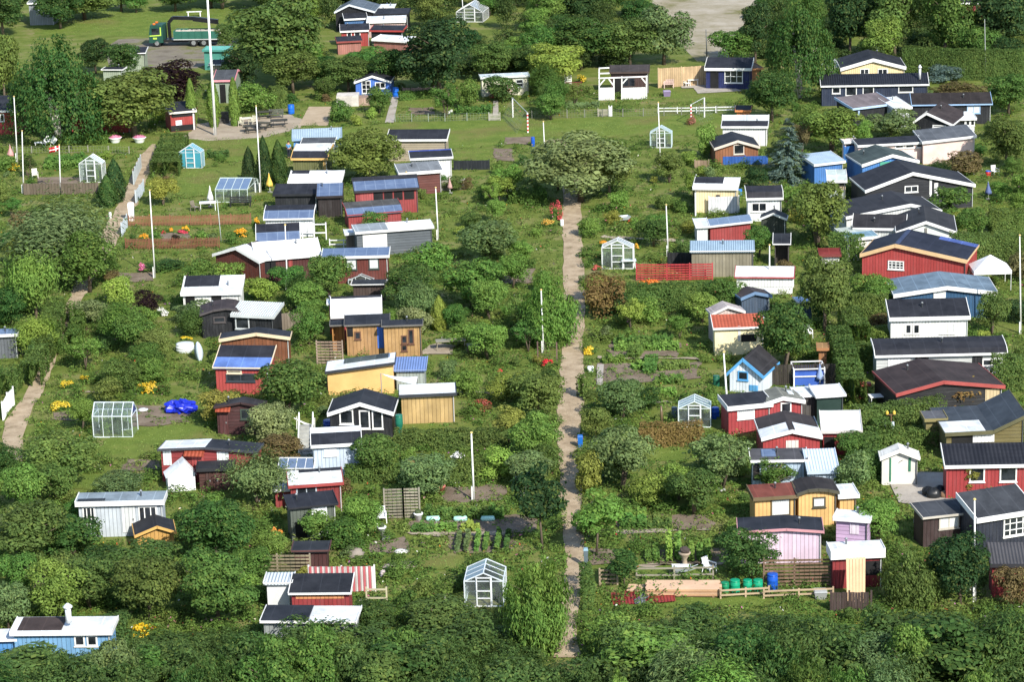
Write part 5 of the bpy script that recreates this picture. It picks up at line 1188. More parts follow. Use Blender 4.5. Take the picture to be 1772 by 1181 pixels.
H('cabin', 'red framed cabin with slanting white roof and glass door', '12', 'S', (234,1032,606,1006), 1.9, [(916,2.6)], '#8e2b2a', '#d8dcdc', trim='#a03633', patches=[(.22,1,.82,1,'felt_patch',BLK)], wins=[(284,1036,428,1092,'w',(2,1),'#a9b6c0')], short='red framed white roof', fasc=.18)
H('shed', 'low red lean-to at the left of the red framed cabin', '12', 'S', (126,1062,262,1056), 1.2, [(1040,1.35)], '#8e2b2a', '#dfe3e4', cat='shed', fasc=.1)
H('cabin', 'sage black shed with black roof and bright white corner', '13', 'S', (226,40,548,8), 2.2, [(-66,3.0)], '#5a6359', '#22232a', trim='#22232a', wins=[(374,28,486,226,'d',(1,1),'#eef2f4'),(268,130,350,246,'o')], short='white cornered black shed', fasc=.1)
H('shed', 'low dark red shed with black roof and a pale lean frame', '13', 'S', (244,320,488,316), 1.3, [(256,1.8)], '#4a2624', '#2b2e33', trim='#5c3a36', cat='shed', short='low dark red shed', fasc=.08)
H('cabin', 'red cabin with black roof and orange board under the white eave', '13', 'S', (226,600,632,596), 1.7, [(466,2.7)], '#96282a', '#22242a', wins=[(272,606,590,628,'p',(1,1),'#d98a4c')], short='orange boarded red cabin', fasc=.1)
H('shed', 'white barrel roofed shed left of the orange boarded cabin', '13', 'S', (62,532,246,530), 1.9, [(495,2.3),(462,2.45)], '#d5d8d8', '#c7d0d6', cat='shed', rk='corrugated', fasc=.05, short='white barrel roofed shed', wk='paint')
H('shed', 'flat roof half black and half white sunk in the bottom thicket', '13', 'S', (40,782,668,786), 2.0, [(740,2.3),(680,2.5)], '#8f9694', '#d8dcde', cat='shed', patches=[(0,.5,0,1,'felt_patch','#23262d')], fasc=.12, short='half black flat roof')
H('cabin', 'sky blue cabin with white roof and brown felt patch at bottom left', '03', 'S', (66,858,730,852), 2.0, [(752,2.7)], '#6aa6d4', '#d8dcde', patches=[(.06,.5,.12,.95,'felt_patch','#3b302c')], wins=[(486,876,562,945),(568,876,644,945)], short='sky blue cabin')
H('porch', 'low white porch roof on the left of the sky blue cabin', '03', 'S', (-40,906,356,896), 1.5, [(850,1.75)], '#3f8fd2', '#d8dcde', cat='porch', fasc=.12)
H('shed', 'small shed with blue solar roof at the left edge', '01', 'S', (-30,1142,118,1136), 1.9, [(1106,2.3)], '#5b6066', 'solar', cat='shed', short='solar shed at the left edge')
H('shed', 'black roof behind the raised bed greenhouse frame', '11', 'S', (660,800,892,796), 1.4, [(764,1.7)], '#4a3a34', '#2a2d31', cat='shed', fasc=.06)
H('shed', 'dark red shed with black roof far behind the hedge at top right', '30', 'S', (1250,20,1640,16), 2.3, [(-20,2.9)], '#8a2c2c', '#33302f', cat='shed')
# ------------------------------------------------------------------ greenhouses
G = greenhouse
G('white framed gable greenhouse with green boxes inside, by the dark conifers', '01', 548, 700, 102, -26, -77, -52, short='the greenhouse by the dark conifers', frame='#f0f4f4')
G('blue green glazed greenhouse with pale frame at the end of the thuja hedge', '00', 1225, 1375, 1147, 1040, 992, 985, short='the blue green greenhouse', tint='#3f8a9a')
G('white greenhouse with open door at the top of the picture', '10', 1378, 1560, 150, 82, 30, -2, short='the greenhouse at the top', frame='#f4f4f4')
G('small greenhouse with curved side frame behind a flagpole near the playing field', '20', 966, 1110, 1008, 908, 868, 852, short='the greenhouse near the playing field', frame='#cfe0e4')
G('greenhouse overgrown by a wild green bush, one white covered side', '21', 638, 850, 692, 548, 500, 478, short='the overgrown greenhouse', frame='#f2f4f4')
G('silver greenhouse between grey and blue barrels right of the main path', '22', 1158, 1377, 632, 503, 455, 405, short='the silver greenhouse', frame='#e4eeee')
G('large glass greenhouse with pink door panel at the bottom right of the middle block', '13', 1385, 1640, 687, 520, 466, 372, short='the lower greenhouse', frame='#e6eef2')
G('lean greenhouse seen from its long side behind a folded white parasol', '01', 1472, 1690, 238, 150, 70, 0, 'x', short='the long sided greenhouse', frame='#d4e2da')
G('wide long sided greenhouse standing on the lawn at the left', '02', 640, 905, 700, 556, 460, 0, 'x', short='the wide lawn greenhouse', frame='#e2eaee')
G('low white framed cold house left of the pale blue board cabin', '12', 165, 410, 1000, 912, 838, 0, 'x', short='the low cold house', frame='#eef0f0', plants=False)
G('tiny greenhouse with pointed glass roof under the red brown cabin', '11', 642, 810, 800, 768, 735, 702, short='the tiny pointed greenhouse', frame='#cdd6d8', plants=False, door=False)
fence('11', [(330,498),(410,498),(492,496)], 1.5, 'rail', '#eef0f0', 'white pergola frame right of the glass roofed cabin', 'pergola', cat='pergola')
fence('11', [(515,548),(610,548),(712,546)], .7, 'rail', '#e6e8e6', 'low white rail frame in front of the grey board cabin', 'railing', cat='railing')
# ------------------------------------------------------------------ poles
pole('00', 95,660,119,1104, 'flagpole at the left edge, taller of two beside the red edge cabin')
pole('00', 150,895,161,1322, 'flagpole at the left edge, shorter of two by the yellow flowers')
_, fp, fq = pole('00', 403,992,413,1318, 'flagpole flying the small red and white flag')
mb = MB(); n_ = 8; vs = []
for i in range(n_+1):
    for j in range(5): vs.append((-.04-.95*i/n_, .10*math.sin(i*1.1)+.03*j, -.02-.13*j-.20*(i/n_)**1.5))
mb.add(vs, [(i*5+j, (i+1)*5+j, (i+1)*5+j+1, i*5+j+1) for i in range(n_) for j in range(4)])
t_ = NT('flag_material'); c_ = t_.coord(); s_ = t_.n('ShaderNodeSeparateXYZ'); t_.l(c_, s_.inputs[0])
zz = t_.math('ADD', s_.outputs[2], t_.math('MULTIPLY', t_.math('POWER', t_.math('MULTIPLY', s_.outputs[0], -1.0), 1.5), .2))
cr = t_.math('MAXIMUM', t_.math('LESS_THAN', t_.math('ABSOLUTE', t_.math('ADD', zz, .29)), .05), t_.math('LESS_THAN', t_.math('ABSOLUTE', t_.math('ADD', s_.outputs[0], .36)), .05))
t_.l(t_.mix(cr, (.5, .012, .02), (.85, .85, .85)), t_.b.inputs['Base Color'])
fl = mb.obj('flag', t_.m, None, True, fq, 0); tag(fl, 'small red flag with a white cross blowing left on its pole', 'flag')
sol = fl.modifiers.new('thickness', 'SOLIDIFY'); sol.thickness = .012
pole('00', 1408,-100,1468,922, 'very tall thick white flagpole at the gravel yard', .13)
pole('11', 12,-417,45,168, 'flagpole beside the dark conifers and the yellow folded parasol')
pole('01', 1020,158,1056,752, 'tall white flagpole left of the brown picket fence')
pole('01', 1480,222,1508,512, 'thin grey pole in the flower garden', .04, '#aeb6b2', 'pole', 'pole', None, False)
pole('10', 1414,-60,1426,134, 'flagpole in front of the greenhouse at the top')
pole('11', 210,395,226,842, 'flagpole in front of the huge white sheet roof')
pole('11', 1035,34,1054,242, 'flagpole in front of the red cabin with dark openings')
pole('11', 1236,140,1254,494, 'flagpole right of the grey board cabin')
pole('20', 237,832,248,1084, 'short flagpole left of the pale flowering elder')
pole('20', 1020,700,1036,1155, 'tall flagpole with crossbar behind it, by the small greenhouse near the field')
pole('21', 1074,258,1088,604, 'flagpole behind the red slatted fence')
pole('21', 222,838,238,1262, 'flagpole below the yellow green feathery tree')
pole('22', 1466,122,1500,612, 'flagpole in front of the curtained red cabin', .065)
pole('12', 1479,672,1497,1130, 'flagpole with red foot on the bare soil bed', .06)
pole('13', 1254,618,1255,860, 'short grey white pole standing in the bottom thicket', .05, '#c8c8c4', 'pole', 'pole', None, False)
pole('31', 1743,466,1750,1134, 'flagpole at the right edge behind the white party tent')
pole('31', 38,532,38,832, 'flagpole in front of the white shelter with red trim')
pole('33', 1384,-14,1388,660, 'tall flagpole by the lattice windowed cabin')
pole('30', 1504,130,1512,545, 'slim grey lamp mast in front of the tall hedge', .05, '#8d918c', 'lamp_mast', 'mast', None, False)
pole('20', 1345,200,1352,395, 'dark lamp mast at the edge of the gravel lot', .06, '#555a5c', 'lamp_mast', 'mast', None, False)
pole('00', 242,-20,248,112, 'grey post beside the metal shed at the top left', .1, '#9aa3a8', 'post', 'post', None, False)
pole('02', 918,168,924,304, 'bright red post among the yellow flowers', .07, '#a8281c', 'post', 'post', None, False)
pole('22', 1040,486,1045,602, 'thick wooden post left of the silver greenhouse', .09, '#6b5a44', 'post', 'post', None, False)
pole('31', 868,225,875,420, 'thin steel chimney pipe on the black side wing', .05, '#aab0b4', 'chimney_pipe', 'chimney', None, False)
pole('33', 1018,1118,1018,1240, 'white topped pipe rising from the bottom thicket', .09, '#e6e8ea', 'pipe', 'pipe', None, False)
# chimneys on roofs
def stack(tile, x, y0, y1, z, w, col, label):
    p = at(*t2f(tile, x, y1), z); q = on_plane(*t2f(tile, x, y0), p, Vector((0, 1, 0)))
    r = thing('chimney', label, 'chimney', p); h = q.z-p.z
    MB().lathe([(w, -.3), (w, h*.7)], 12).obj('pipe', M('metal', col), r, True); MB().lathe([(w*1.5, h*.7), (w*1.6, h*.78), (w*.4, h)], 12).obj('cowl', M('metal', col), r, True)
stack('30', 1062, 440, 520, 2.9, .13, '#d8dadc', 'white capped chimney on the long navy house')
stack('03', 450, 665, 755, 2.6, .16, '#eceeee', 'white chimney pot on the sky blue cabin')
# ------------------------------------------------------------------ fences and screens
fence('01', [(878,402),(1300,396),(1710,388)], .95, 'picket', '#8a5a3a', 'rear brown picket fence of the flower garden', group='brown picket fences')
fence('01', [(858,560),(1180,556),(1495,550)], .95, 'picket', '#7a4a30', 'front brown picket fence of the flower garden', group='brown picket fences')
fence('01', [(165,188),(420,186),(670,182)], 1.1, 'vboard', '#6f6354', 'weathered board fence below the white greenhouse')
fence('21', [(872,772),(1080,772),(1390,768)], 1.35, 'slat', '#b5383c', 'red slatted fence below the weathered board shed', short='red slatted fence')
fence('21', [(1085,684),(1275,684)], 1.3, 'board', '#1b1c1f', 'black screen fence left of the weathered board shed')
fence('20', [(1022,600),(1180,590),(1345,580)], 2.2, 'vboard', '#c8ab84', 'tall pale wooden screen fence left of the dark blue cabin', short='pale wooden screen')
fence('10', [(1362,1160),(1480,1158),(1602,1156)], .95, 'board', '#20262c', 'low black panel fence on the garden of the brown board cabin')
fence('32', [(45,345),(200,344),(500,338)], 1.5, 'vboard', '#3a342e', 'dark board fence behind the lichen roofed red cabin')
fence('13', [(1090,105),(985,108),(860,112)], 1.9, 'slat', '#8f8877', 'weathered grey slat screen in the veg garden', 'screen')
fence('13', [(365,590),(580,590),(795,588)], 1.5, 'vboard', '#ddd6d2', 'red and white striped fence behind the orange boarded red cabin', 'striped_fence', short='striped fence')
fence('00', [(915,1262),(940,1200),(966,1145)], 1.3, 'picket', '#aab3b4', 'pale grey picket gate beside the side path', 'gate', cat='gate')
fence('01', [(835,470),(872,410)], 1.2, 'picket', '#b8c4cc', 'pale picket gate near the flower garden', 'gate', cat='gate')
fence('01', [(930,245),(985,170)], 1.2, 'picket', '#b8c4cc', 'pale picket gate near the white post box on the side path', 'gate', cat='gate')
fence('02', [(28,585),(62,520),(102,480)], 1.3, 'picket', '#f0f0ee', 'white picket gate at the lower end of the side path', 'gate', cat='gate')
fence('22', [(95,1181),(130,1000),(110,880)], 1.0, 'wire', '#7a8078', 'wire fence by the tall dark cherry', cat='fence')
fence('20', [(160,810),(640,800),(1060,790),(1540,770)], .8, 'wire', '#77796c', 'wire fence along the far side of the playing field')
fence('20', [(1020,775),(1280,772),(1545,765)], .62, 'rail', '#e2e6e4', 'white rail along the far side of the playing field', 'railing', cat='railing')
fence('10', [(960,830),(1300,828),(1600,820)], .8, 'wire', '#7d8a78', 'wire fence in front of the gardens left of the pergola')
fence('10', [(1600,824),(1675,822)], .8, 'picket', '#a8a396', 'small grey garden gate under the red flowering bush', 'gate', cat='gate')
fence('20', [(610,795),(690,792)], .8, 'picket', '#a39c8a', 'small grey garden gate below the white pergola', 'gate', cat='gate')
fence('20', [(685,795),(704,795)], 1.1, 'board', WHITE, 'white gate post below the white pergola', 'gate_post', cat='gate')
fence('00', [(90,1050),(600,1042),(880,1050)], .7, 'wire', '#8a8878', 'wire fence along the grass lane by the planters')
fence('11', [(1105,165),(1265,160),(1435,150)], 1.0, 'board', '#8f8c80', 'grey board fence right of the brown board cabin')
fence('12', [(430,200),(520,200),(605,200)], 1.7, 'slat', '#a08a78', 'pinkish slat screen left of the orange yellow house', 'screen')
fence('12', [(815,365),(900,365),(985,362)], 1.0, 'slat', '#8d867a', 'grey slat screen under the white shade sail', 'screen')
fence('11', [(150,1120),(250,1110),(362,1100)], 1.4, 'board', '#7d7264', 'grey board fence below the pale corrugated annex')
fence('23', [(1395,640),(1560,630),(1712,622)], .55, 'rail', '#b49a78', 'low wooden pallet rail at the edge of the bottom thicket', 'railing', cat='railing')
fence('33', [(0,640),(230,630),(455,622)], .5, 'rail', '#b49a78', 'low wooden pallet rail left of the red hut', 'railing', cat='railing')
fence('33', [(440,720),(560,718),(705,716)], 1.1, 'vboard', '#4a3c38', 'dark board gate fence under the red hut')
fence('33', [(0,560),(200,556),(440,552)], 1.6, 'slat', '#7d6450', 'brown plank wall behind the blue barrel and red hut', 'plank_wall')
fence('23', [(842,520),(1090,518),(1345,512)], .8, 'rail', '#8c8672', 'grey garden rail behind the timber stack', 'railing', cat='railing')
fence('23', [(600,545),(660,545),(716,545)], .9, 'slat', '#a8957a', 'pallet compost frame by the main path', 'compost_bin', cat='compost bin')
fence('13', [(740,680),(872,680)], 1.0, 'rail', '#b9b08c', 'light timber frame in front of the orange boarded red cabin', 'trestle', cat='trestle')
fence('10', [(1012,628),(1120,626),(1230,620)], .5, 'board', '#c8a592', 'low pale pink brick wall right of the blue gable cabin', 'wall', cat='wall')
fence('21', [(1278,330),(1284,200)], 2.0, 'board', '#e4e6e6', 'white board screen left of the white roofed yellow cabin', 'screen')
fence('21', [(1366,318),(1570,312)], 1.55, 'vboard', '#e6e8ea', 'white board fence in front of the white roofed yellow cabin', short='white board fence')
fence('20', [(1460,1125),(1765,1120)], .85, 'board', '#2a5aa5', 'blue board fence below the brown timber gable cabin')
fence('20', [(1270,1150),(1365,1148)], .8, 'vboard', '#96806a', 'short brown board fence left of the blue board fence')
fence('30', [(545,1110),(600,1108),(655,1105)], 1.6, 'vboard', '#2a6ab0', 'blue board fence left of the blue mural cabin')
fence('13', [(-60,480),(370,478)], 1.2, 'slat', '#8a7f66', 'brown slat fence behind the white barrel roofed shed')
fence('20', [(392,660),(500,655)], 1.6, 'slat', '#6b2c26', 'red brown trellis left of the white pergola', 'trellis', cat='trellis')
fence('20', [(386,575),(428,574)], 1.0, 'slat', WHITE, 'white trellis panel under the bright yellow green tree', 'trellis', cat='trellis')
fence('22', [(200,200),(330,205)], 1.6, 'wire', '#6a5048', 'rose arch with red blooms beside the main path', 'rose_arch', cat='arch')
# ------------------------------------------------------------------ barrels, bins, boxes
B = barrel
B('10',230,275,704,776,'#1560c0','bright blue barrel beside the box hedge and gravel yard','blue barrels')
B('10',944,986,588,662,'#1560c0','bright blue barrel right of the blue gable cabin','blue barrels')
B('02',84,140,14,92,'#1550b8','blue barrel beside the solar shed at the left edge','blue barrels')
B('33',20,92,452,570,'#1550b0','blue barrel before the brown plank wall','blue barrels')
B('22',1380,1436,484,568,'#1550b0','blue barrel right of the silver greenhouse','blue barrels')
B('22',1110,1152,486,560,'#5d6a70','grey barrel left of the silver greenhouse')
B('20',154,180,930,996,'#1550b0','narrow blue barrel by the short flagpole near the elder','blue barrels')
B('21',1554,1592,142,210,'#2a78c8','blue barrel on the right of the white roofed yellow cabin','blue barrels')
B('23',1395,1452,522,588,'#0e7a52','small dark green tub, leftmost of the four by the timber stack','green tubs')
B('23',1455,1522,494,588,'#10906a','large green tub, second of the four by the timber stack','green tubs')
B('23',1540,1602,496,584,'#10906a','large green tub, third of the four by the timber stack','green tubs')
B('23',1605,1672,494,580,'#10906a','large green tub with a white pipe, last of the four by the timber stack','green tubs')
B('12',965,1018,530,705,'#1f6a55','tall dark green water butt right of the black gable cabin', None, 'water_butt', 'barrel', None, .6)
B('12',470,558,582,636,'#2347a0','blue covered garden grill on the porch of the black gable cabin', None, 'grill', 'grill')
B('02',1200,1325,30,112,'#d5dcdc','white rain tank with yellow flowers behind it', None, 'rain_tank', 'tank')
B('22',1392,1440,268,350,'#1f5a44','dark green compost bin left of the white cabin with blue barges', None, 'compost_bin', 'bin')
B('01',742,762,305,350,'#e8e8e6','small white garden lamp beside the side path', None, 'garden_lamp', 'lamp')
B('21',352,376,366,398,'#e6e6e2','small white bucket at the left edge of the main path', None, 'bucket', 'bucket')
B('31',1508,1545,20,62,'#b03030','red and blue toy barrel by the white chair at the right edge', None, 'toy', 'toy', '#2a60c0')
def bin_(tile, x0, x1, yt, yb, body, lid, label, name='wheelie_bin', cat='bin'):
    (x0, yt), (x1, yb) = t2f(tile, x0, yt), t2f(tile, x1, yb); p = at((x0+x1)/2, yb); s = pxm(p); w = (x1-x0)/s/2; h = (yb-yt)/s*.95
    r = thing(name, label, cat, p)
    v = [(-w*.8, 0, 0), (w*.8, 0, 0), (w*.8, w*1.5, 0), (-w*.8, w*1.5, 0), (-w, -w*.15, h*.88), (w, -w*.15, h*.88), (w, w*1.8, h*.88), (-w, w*1.8, h*.88)]
    MB().add(v, [(0,1,2,3),(4,5,6,7),(0,1,5,4),(1,2,6,5),(2,3,7,6),(3,0,4,7)]).obj('body', M('plastic', body), r)
    v = [(-w*1.06, -w*.25, h*.885), (w*1.06, -w*.25, h*.885), (w*1.06, w*1.9, h*.885), (-w*1.06, w*1.9, h*.885), (-w*.9, 0, h), (w*.9, 0, h), (w*.9, w*1.7, h), (-w*.9, w*1.7, h)]
    MB().add(v, [(0,1,2,3),(4,5,6,7),(0,1,5,4),(1,2,6,5),(2,3,7,6),(3,0,4,7)]).obj('lid', M('plastic', lid), r); return r
bin_('22',472,508,680,772,'#1d63b4','#1d63b4','blue wheelie bin on the right edge of the main path')
bin_('22',48,118,916,1030,'#dfe6ec','#2352b8','white box bin with blue lid left of the tall dark cherry')
bin_('32',788,832,570,698,'#5d666c','#454c52','grey wheelie bin against the clipped hedge')
bin_('01',876,916,235,366,'#eef0f0','#f4f4f4','white post box on the right edge of the side path','post_box','box')
bin_('13',840,892,232,258,'#77797a','#8a8c8c','small grey chest in the vegetable garden','chest','box')
bin_('23',495,525,290,430,'#5c6a70','#86a5b4','grey gate box at the right edge of the lower main path','gate_box','box')
bin_('00',1150,1182,690,700,'#dddddd','#dddddd','small white box on the kiosk roof edge','box','box')
bin_('33',332,416,582,640,'#8f9290','#a3a6a4','grey concrete block chest left of the red hut','chest','box')
bin_('20',1055,1106,618,660,'#7d6f8c','#948aa5','mauve grey garden grill on the lawn of the dark blue cabin','grill','grill')
bin_('22',540,580,218,255,'#eceeee','#f6f6f6','white letter box on the right of the main path','letter_box','box')
# ------------------------------------------------------------------ seats and tables
for i, (tl, x, y, rz, c, lb) in enumerate([('20',1215,590,.5,'#f2f2f0','white plastic chair, left one on the patio of the dark blue cabin'),('20',1300,578,-.6,'#f2f2f0','white plastic chair, middle one on the patio of the dark blue cabin'),
  ('20',1348,575,2.4,'#f2f2f0','white plastic chair, right one on the patio of the dark blue cabin'),('23',1322,470,.8,'#f0f0ee','white garden chair by the soil bed of the timber stack garden'),('33',1030,140,.3,'#f2f2f0','white plastic chair left of the dark brown grey roofed shed'),
  ('13',838,135,.1,'#eeeeee','white plastic stool chair under the light green cherry'),('31',1575,55,.4,'#e9e9e6','white garden chair near the right edge by the toy'),('32',300,20,.2,'#eeeeee','white chair behind the big dark apple tree'),
  ('01',1330,298,.9,'#7d7466','grey wooden armchair by the folded white parasol'),('00',1640,860,.3,'#b9b5a0','pale chair left of the round table on the gravel yard'),('00',1720,850,-.6,'#c9c5b0','pale chair right of the round table on the gravel yard'),
  ('01',240,75,.3,'#d8d4cc','white chair in the vegetable garden by two poles'),('20',235,640,.4,'#eeeeee','white chair in front of the cream flat roofed cabin'),('13',440,235,2.5,'#20242a','dark folding chair before the white cornered black shed')]):
    chair(prop(tl, x, y), rz, c, lb, 'garden chairs', .95)
table(prop('32', 810, 482), .1, '#efefec', 'white table in front of the black house with red barges', None, 1.9, .8)
table(prop('01', 1418, 290), .1, '#e6e8e6', 'white table under the folded white parasol', None, 1.5, .9)
table(prop('20', 1255, 585), .1, '#f2f2f0', 'white table among the chairs of the dark blue cabin')
table(prop('00', 1680, 850), .3, '#d8d4c4', 'pale table on the gravel yard between two chairs')
table(prop('12', 1340, 100), .1, '#8d8878', 'grey table in the garden right of the raw timber house', None, 2.2, .8)
table(prop('12', 1505, 130), .1, '#6a5a4a', 'planting table with pink flowers right of the raw timber house')
table(prop('21', 820, 690), .0, '#cfd6d4', 'potting table beside the overgrown greenhouse')
def picnic(tile, x, y, rz, col, label):
    r = thing('picnic_table', label, 'picnic table', prop(tile, x, y), rz, 'picnic tables on the gravel yard'); m = M('timber', col)
    mb = MB()
    for i in range(5): mb.box(-.9, -.36+i*.15, .70, .9, -.23+i*.15, .74)
    mb.obj('tabletop', m, r)
    for s in (-1, 1):
        MB().box(-.9, s*.72-.13, .42, .9, s*.72+.13, .46).obj('bench', m, r)
        mb = MB(); mb.bar((s*.6, -.75, 0), (s*.6, -.2, .7), .05, .1); mb.bar((s*.6, .75, 0), (s*.6, .2, .7), .05, .1); mb.bar((s*.6, -.8, .40), (s*.6, .8, .40), .05, .1); mb.obj('trestle', m, r)
for a in [('10',-15,900,.2,'#4a4a42','picnic table just right of the yard flagpole foot'),('10',60,880,-.3,'#5a5648','picnic table in the middle of the gravel yard'),('10',170,862,.1,'#3d3d38','picnic table at the right side of the gravel yard'),('10',70,805,.2,'#46443c','picnic table at the back of the gravel yard'),('00',1725,900,.3,'#45443e','picnic table left of the yard flagpole foot')]: picnic(*a)
def bench(tile, x, y, rz, col, label, w=1.5):
    r = thing('bench', label, 'bench', prop(tile, x, y), rz); m = M('timber', col)
    mb = MB()
    for i in range(3): mb.box(-w/2, -.2+.15*i, .42, w/2, -.07+.15*i, .46)
    mb.obj('seat', m, r); mb = MB()
    for i in range(3): mb.bar((-w/2, .27+.03*i, .55+.15*i), (w/2, .27+.03*i, .55+.15*i), .03, .12)
    mb.obj('backrest', m, r)
    for s in (-1, 1): mb = MB(); mb.box(s*(w/2-.1)-.04, -.2, 0, s*(w/2-.1)+.04, -.12, .42); mb.bar((s*(w/2-.1), .22, 0), (s*(w/2-.1), .34, .95), .06); mb.obj('leg', m, r)
bench('20', 1092, 600, 0, '#dcc0b4', 'pale pink bench in front of the pale wooden screen', 1.2)
bench('01', 1640, 268, 0, '#24262a', 'black garden bench under the long sided greenhouse', 2.0)
bench('10', 150, 805, 0, '#5c5f58', 'grey bench beside the blue barrel on the gravel yard', 1.6)
r = thing('bench', 'white goal like bench on the grass behind the lorry', 'bench', prop('00', 1325, 112)); MB().box(-1.0, -.2, .62, 1.0, .2, .7).obj('seat', M('paint', WHITE), r)
for s in (-.8, .8): MB().box(s-.06, -.15, 0, s+.06, .15, .62).obj('leg', M('paint', WHITE), r)
def lounger(tile, x, y, rz, label):
    r = thing('sun_lounger', label, 'sun lounger', prop(tile, x, y), rz, 'white sun loungers on the grass'); m = M('plastic', '#f0f0ee')
    MB().box(-.5, -.3, .3, .6, .3, .35).obj('bed', m, r); MB().bar((.6, 0, .33), (1.1, 0, .85), .6, .05, (0, 1, 0)).obj('backrest', m, r)
    for a in (-.4, .6):
        for b in (-.25, .25): MB().tube([(a, b, 0), (a, b, .3)], .03, 6).obj('leg', m, r)
lounger('00', 270, 992, .1, 'white sun lounger with raised back, left one on the grass'); lounger('00', 320, 990, -.4, 'white sun lounger, right one on the grass')
for x, c in ((786, 'left'), (952, 'right')):
    p = prop('00', x, 972); r = thing('planter', c+' white bowl planter full of pink flowers by the lamp', 'planter', p, 0, 'white bowl planters')
    MB().lathe([(.42, 0), (.45, .08), (.6, .45), (.72, .55), (.66, .56)], 20).obj('bowl', M('plastic', '#eceeea'), r, True)
    n = 420; d = RNG.normal(0, 1, (n, 3)); d /= np.linalg.norm(d, axis=1, keepdims=True); d[:, 2] = abs(d[:, 2])
    o = bpy.data.objects.new('blossoms', quads_mesh('blossoms', leaves(d*np.array([.62, .62, .26])+np.array([0, 0, .5]), d, np.full(n, .15), .8, .6), PETAL)); o.parent = r; COL.objects.link(o); o.color = (.62, .2, .32, 1)
p = prop('00', 926, 930); r = thing('street_lamp', 'park lamp with white globe hood between the two planters', 'lamp', p)
MB().tube([(0, 0, 0), (0, 0, 1.8)], .05, 8).obj('post', M('metal', '#555b5e'), r); MB().lathe([(.1, 1.8), (.17, 1.9), (.17, 2.05), (.3, 2.08), (.05, 2.2)], 14).obj('lantern', M('plastic', '#e6ecec'), r, True)
parasol('01', 1428, 122, 1436, 268, .62, '#f0eee8', 'folded white parasol standing by the white table')
parasol('11', 98, 34, 108, 170, .7, '#e8c02c', 'folded yellow parasol left of the overgrown black shed')
parasol('00', 66, 985, 76, 1100, .75, '#c98a84', 'folded pink parasol at the left edge')
parasol('12', 912, 505, 906, 642, .85, '#2c4690', 'folded blue and white parasol at the black gable cabin')
parasol('31', 1528, 95, 1530, 218, .6, '#55689c', 'folded grey blue parasol near the right edge')
parasol('32', 380, 194, 382, 352, .55, '#8ba5d8', 'folded pale blue parasol beside the swimming pool')
parasol('10', 905, 15, 905, 66, .8, '#2c4a8c', 'folded dark blue parasol near the top beside the black flat roof')
parasol('11', 1330, 70, 1335, 175, .5, '#b88f86', 'folded faded pink parasol right of the brown board cabin')
# ------------------------------------------------------------------ pergola, terraces, stairs, pool, tent
def posts(name, label, cat, tile, P, bars, mat, w=.12, extra=()):
    """upright frame drawn in the vertical plane through its first foot: bars between photo points"""
    p = prop(tile, *P); r = thing(name, label, cat, p); n = Vector((0, 1, 0))
    for nm, a, b, dy in bars:
        q = on_plane(*t2f(tile, *a), p, n)-p; s = on_plane(*t2f(tile, *b), p, n)-p
        q.y += dy; s.y += dy; MB().bar(q, s, w).obj(nm, mat, r)
    for nm, x0, y0, x1, y1, m, d in extra:
        q = on_plane(*t2f(tile, x0, y0), p, n)-p; s = on_plane(*t2f(tile, x1, y1), p, n)-p
        MB().box(q.x, d, max(.02, s.z), s.x, d+.05, q.z).obj(nm, m, r)
    return r
wp = M('paint', WHITE)
posts('pergola', 'white pergola with solid parapet panels and braced posts before the dark brown cabin', 'pergola', '20', (615, 684),
  [('post',(618,684),(618,470),0),('post',(718,684),(718,530),.02),('post',(772,684),(772,520),0),('post',(940,672),(940,515),0),('beam',(612,532),(945,520),-.08),('beam',(618,478),(690,474),1.2),('beam',(618,508),(690,506),.7),
   ('brace',(622,580),(660,534),.03),('brace',(714,580),(680,534),.03),('brace',(776,570),(815,526),.03),('brace',(936,566),(900,522),.03),('beam',(618,478),(618,532),.5)], wp, .13,
  [('panel',622,598,714,682,M('boards_v',WHITE),-.02),('panel',776,598,936,674,M('boards_v',WHITE),-.02)])
r = thing('swimming_pool', 'blue above ground pool with white rails behind the white sheet roof', 'pool', prop('32', 308, 352)); 
MB().box(-1.02, 0, 0, 1.02, 1.7, 1.05).obj('basin', M('paint', '#1a56b8'), r); mb = MB()
for x in (-1.05, 1.05):
    for y in (-.04, 1.75): mb.bar((x, y, 0), (x, y, 1.3), .09)
for z in (.75, 1.28): mb.bar((-1.05, -.06, z), (1.05, -.06, z), .07); mb.bar((-1.05, 1.77, z), (1.05, 1.77, z), .07); mb.bar((-1.07, 0, z), (-1.07, 1.75, z), .07); mb.bar((1.07, 0, z), (1.07, 1.75, z), .07)
mb.obj('rail', wp, r)
p = prop('31', 1430, 845); r = thing('party_tent', 'white party tent with pitched canopy right of the blue grey roof', 'tent', p); q0 = 2.9; q1 = 2.4
MB().add([(0, 0, 1.6), (q0, 0, 1.6), (q0, q1, 1.6), (0, q1, 1.6), (q0/2, q1/2, 2.6)], [(0, 1, 4), (1, 2, 4), (2, 3, 4), (3, 0, 4), (3, 2, 1, 0)]).obj('canopy', M('paint', '#f4f4f2'), r)
mb = MB(); mb.box(0, -.02, 1.32, q0, 0, 1.6); mb.box(q0, 0, 1.32, q0+.02, q1, 1.6); mb.box(-.02, 0, 1.32, 0, q1, 1.6); mb.obj('valance', M('paint', '#eceeee'), r)
for a in (0.03, q0-.03):
    for b in (.03, q1-.03): MB().tube([(a, b, 0), (a, b, 1.6)], .03, 6).obj('pole', M('metal', '#dddddd'), r)
p = prop('10', 562, 728); r = thing('terrace', 'white concrete terrace wall in front of the bright blue gable cabin', 'terrace', p)
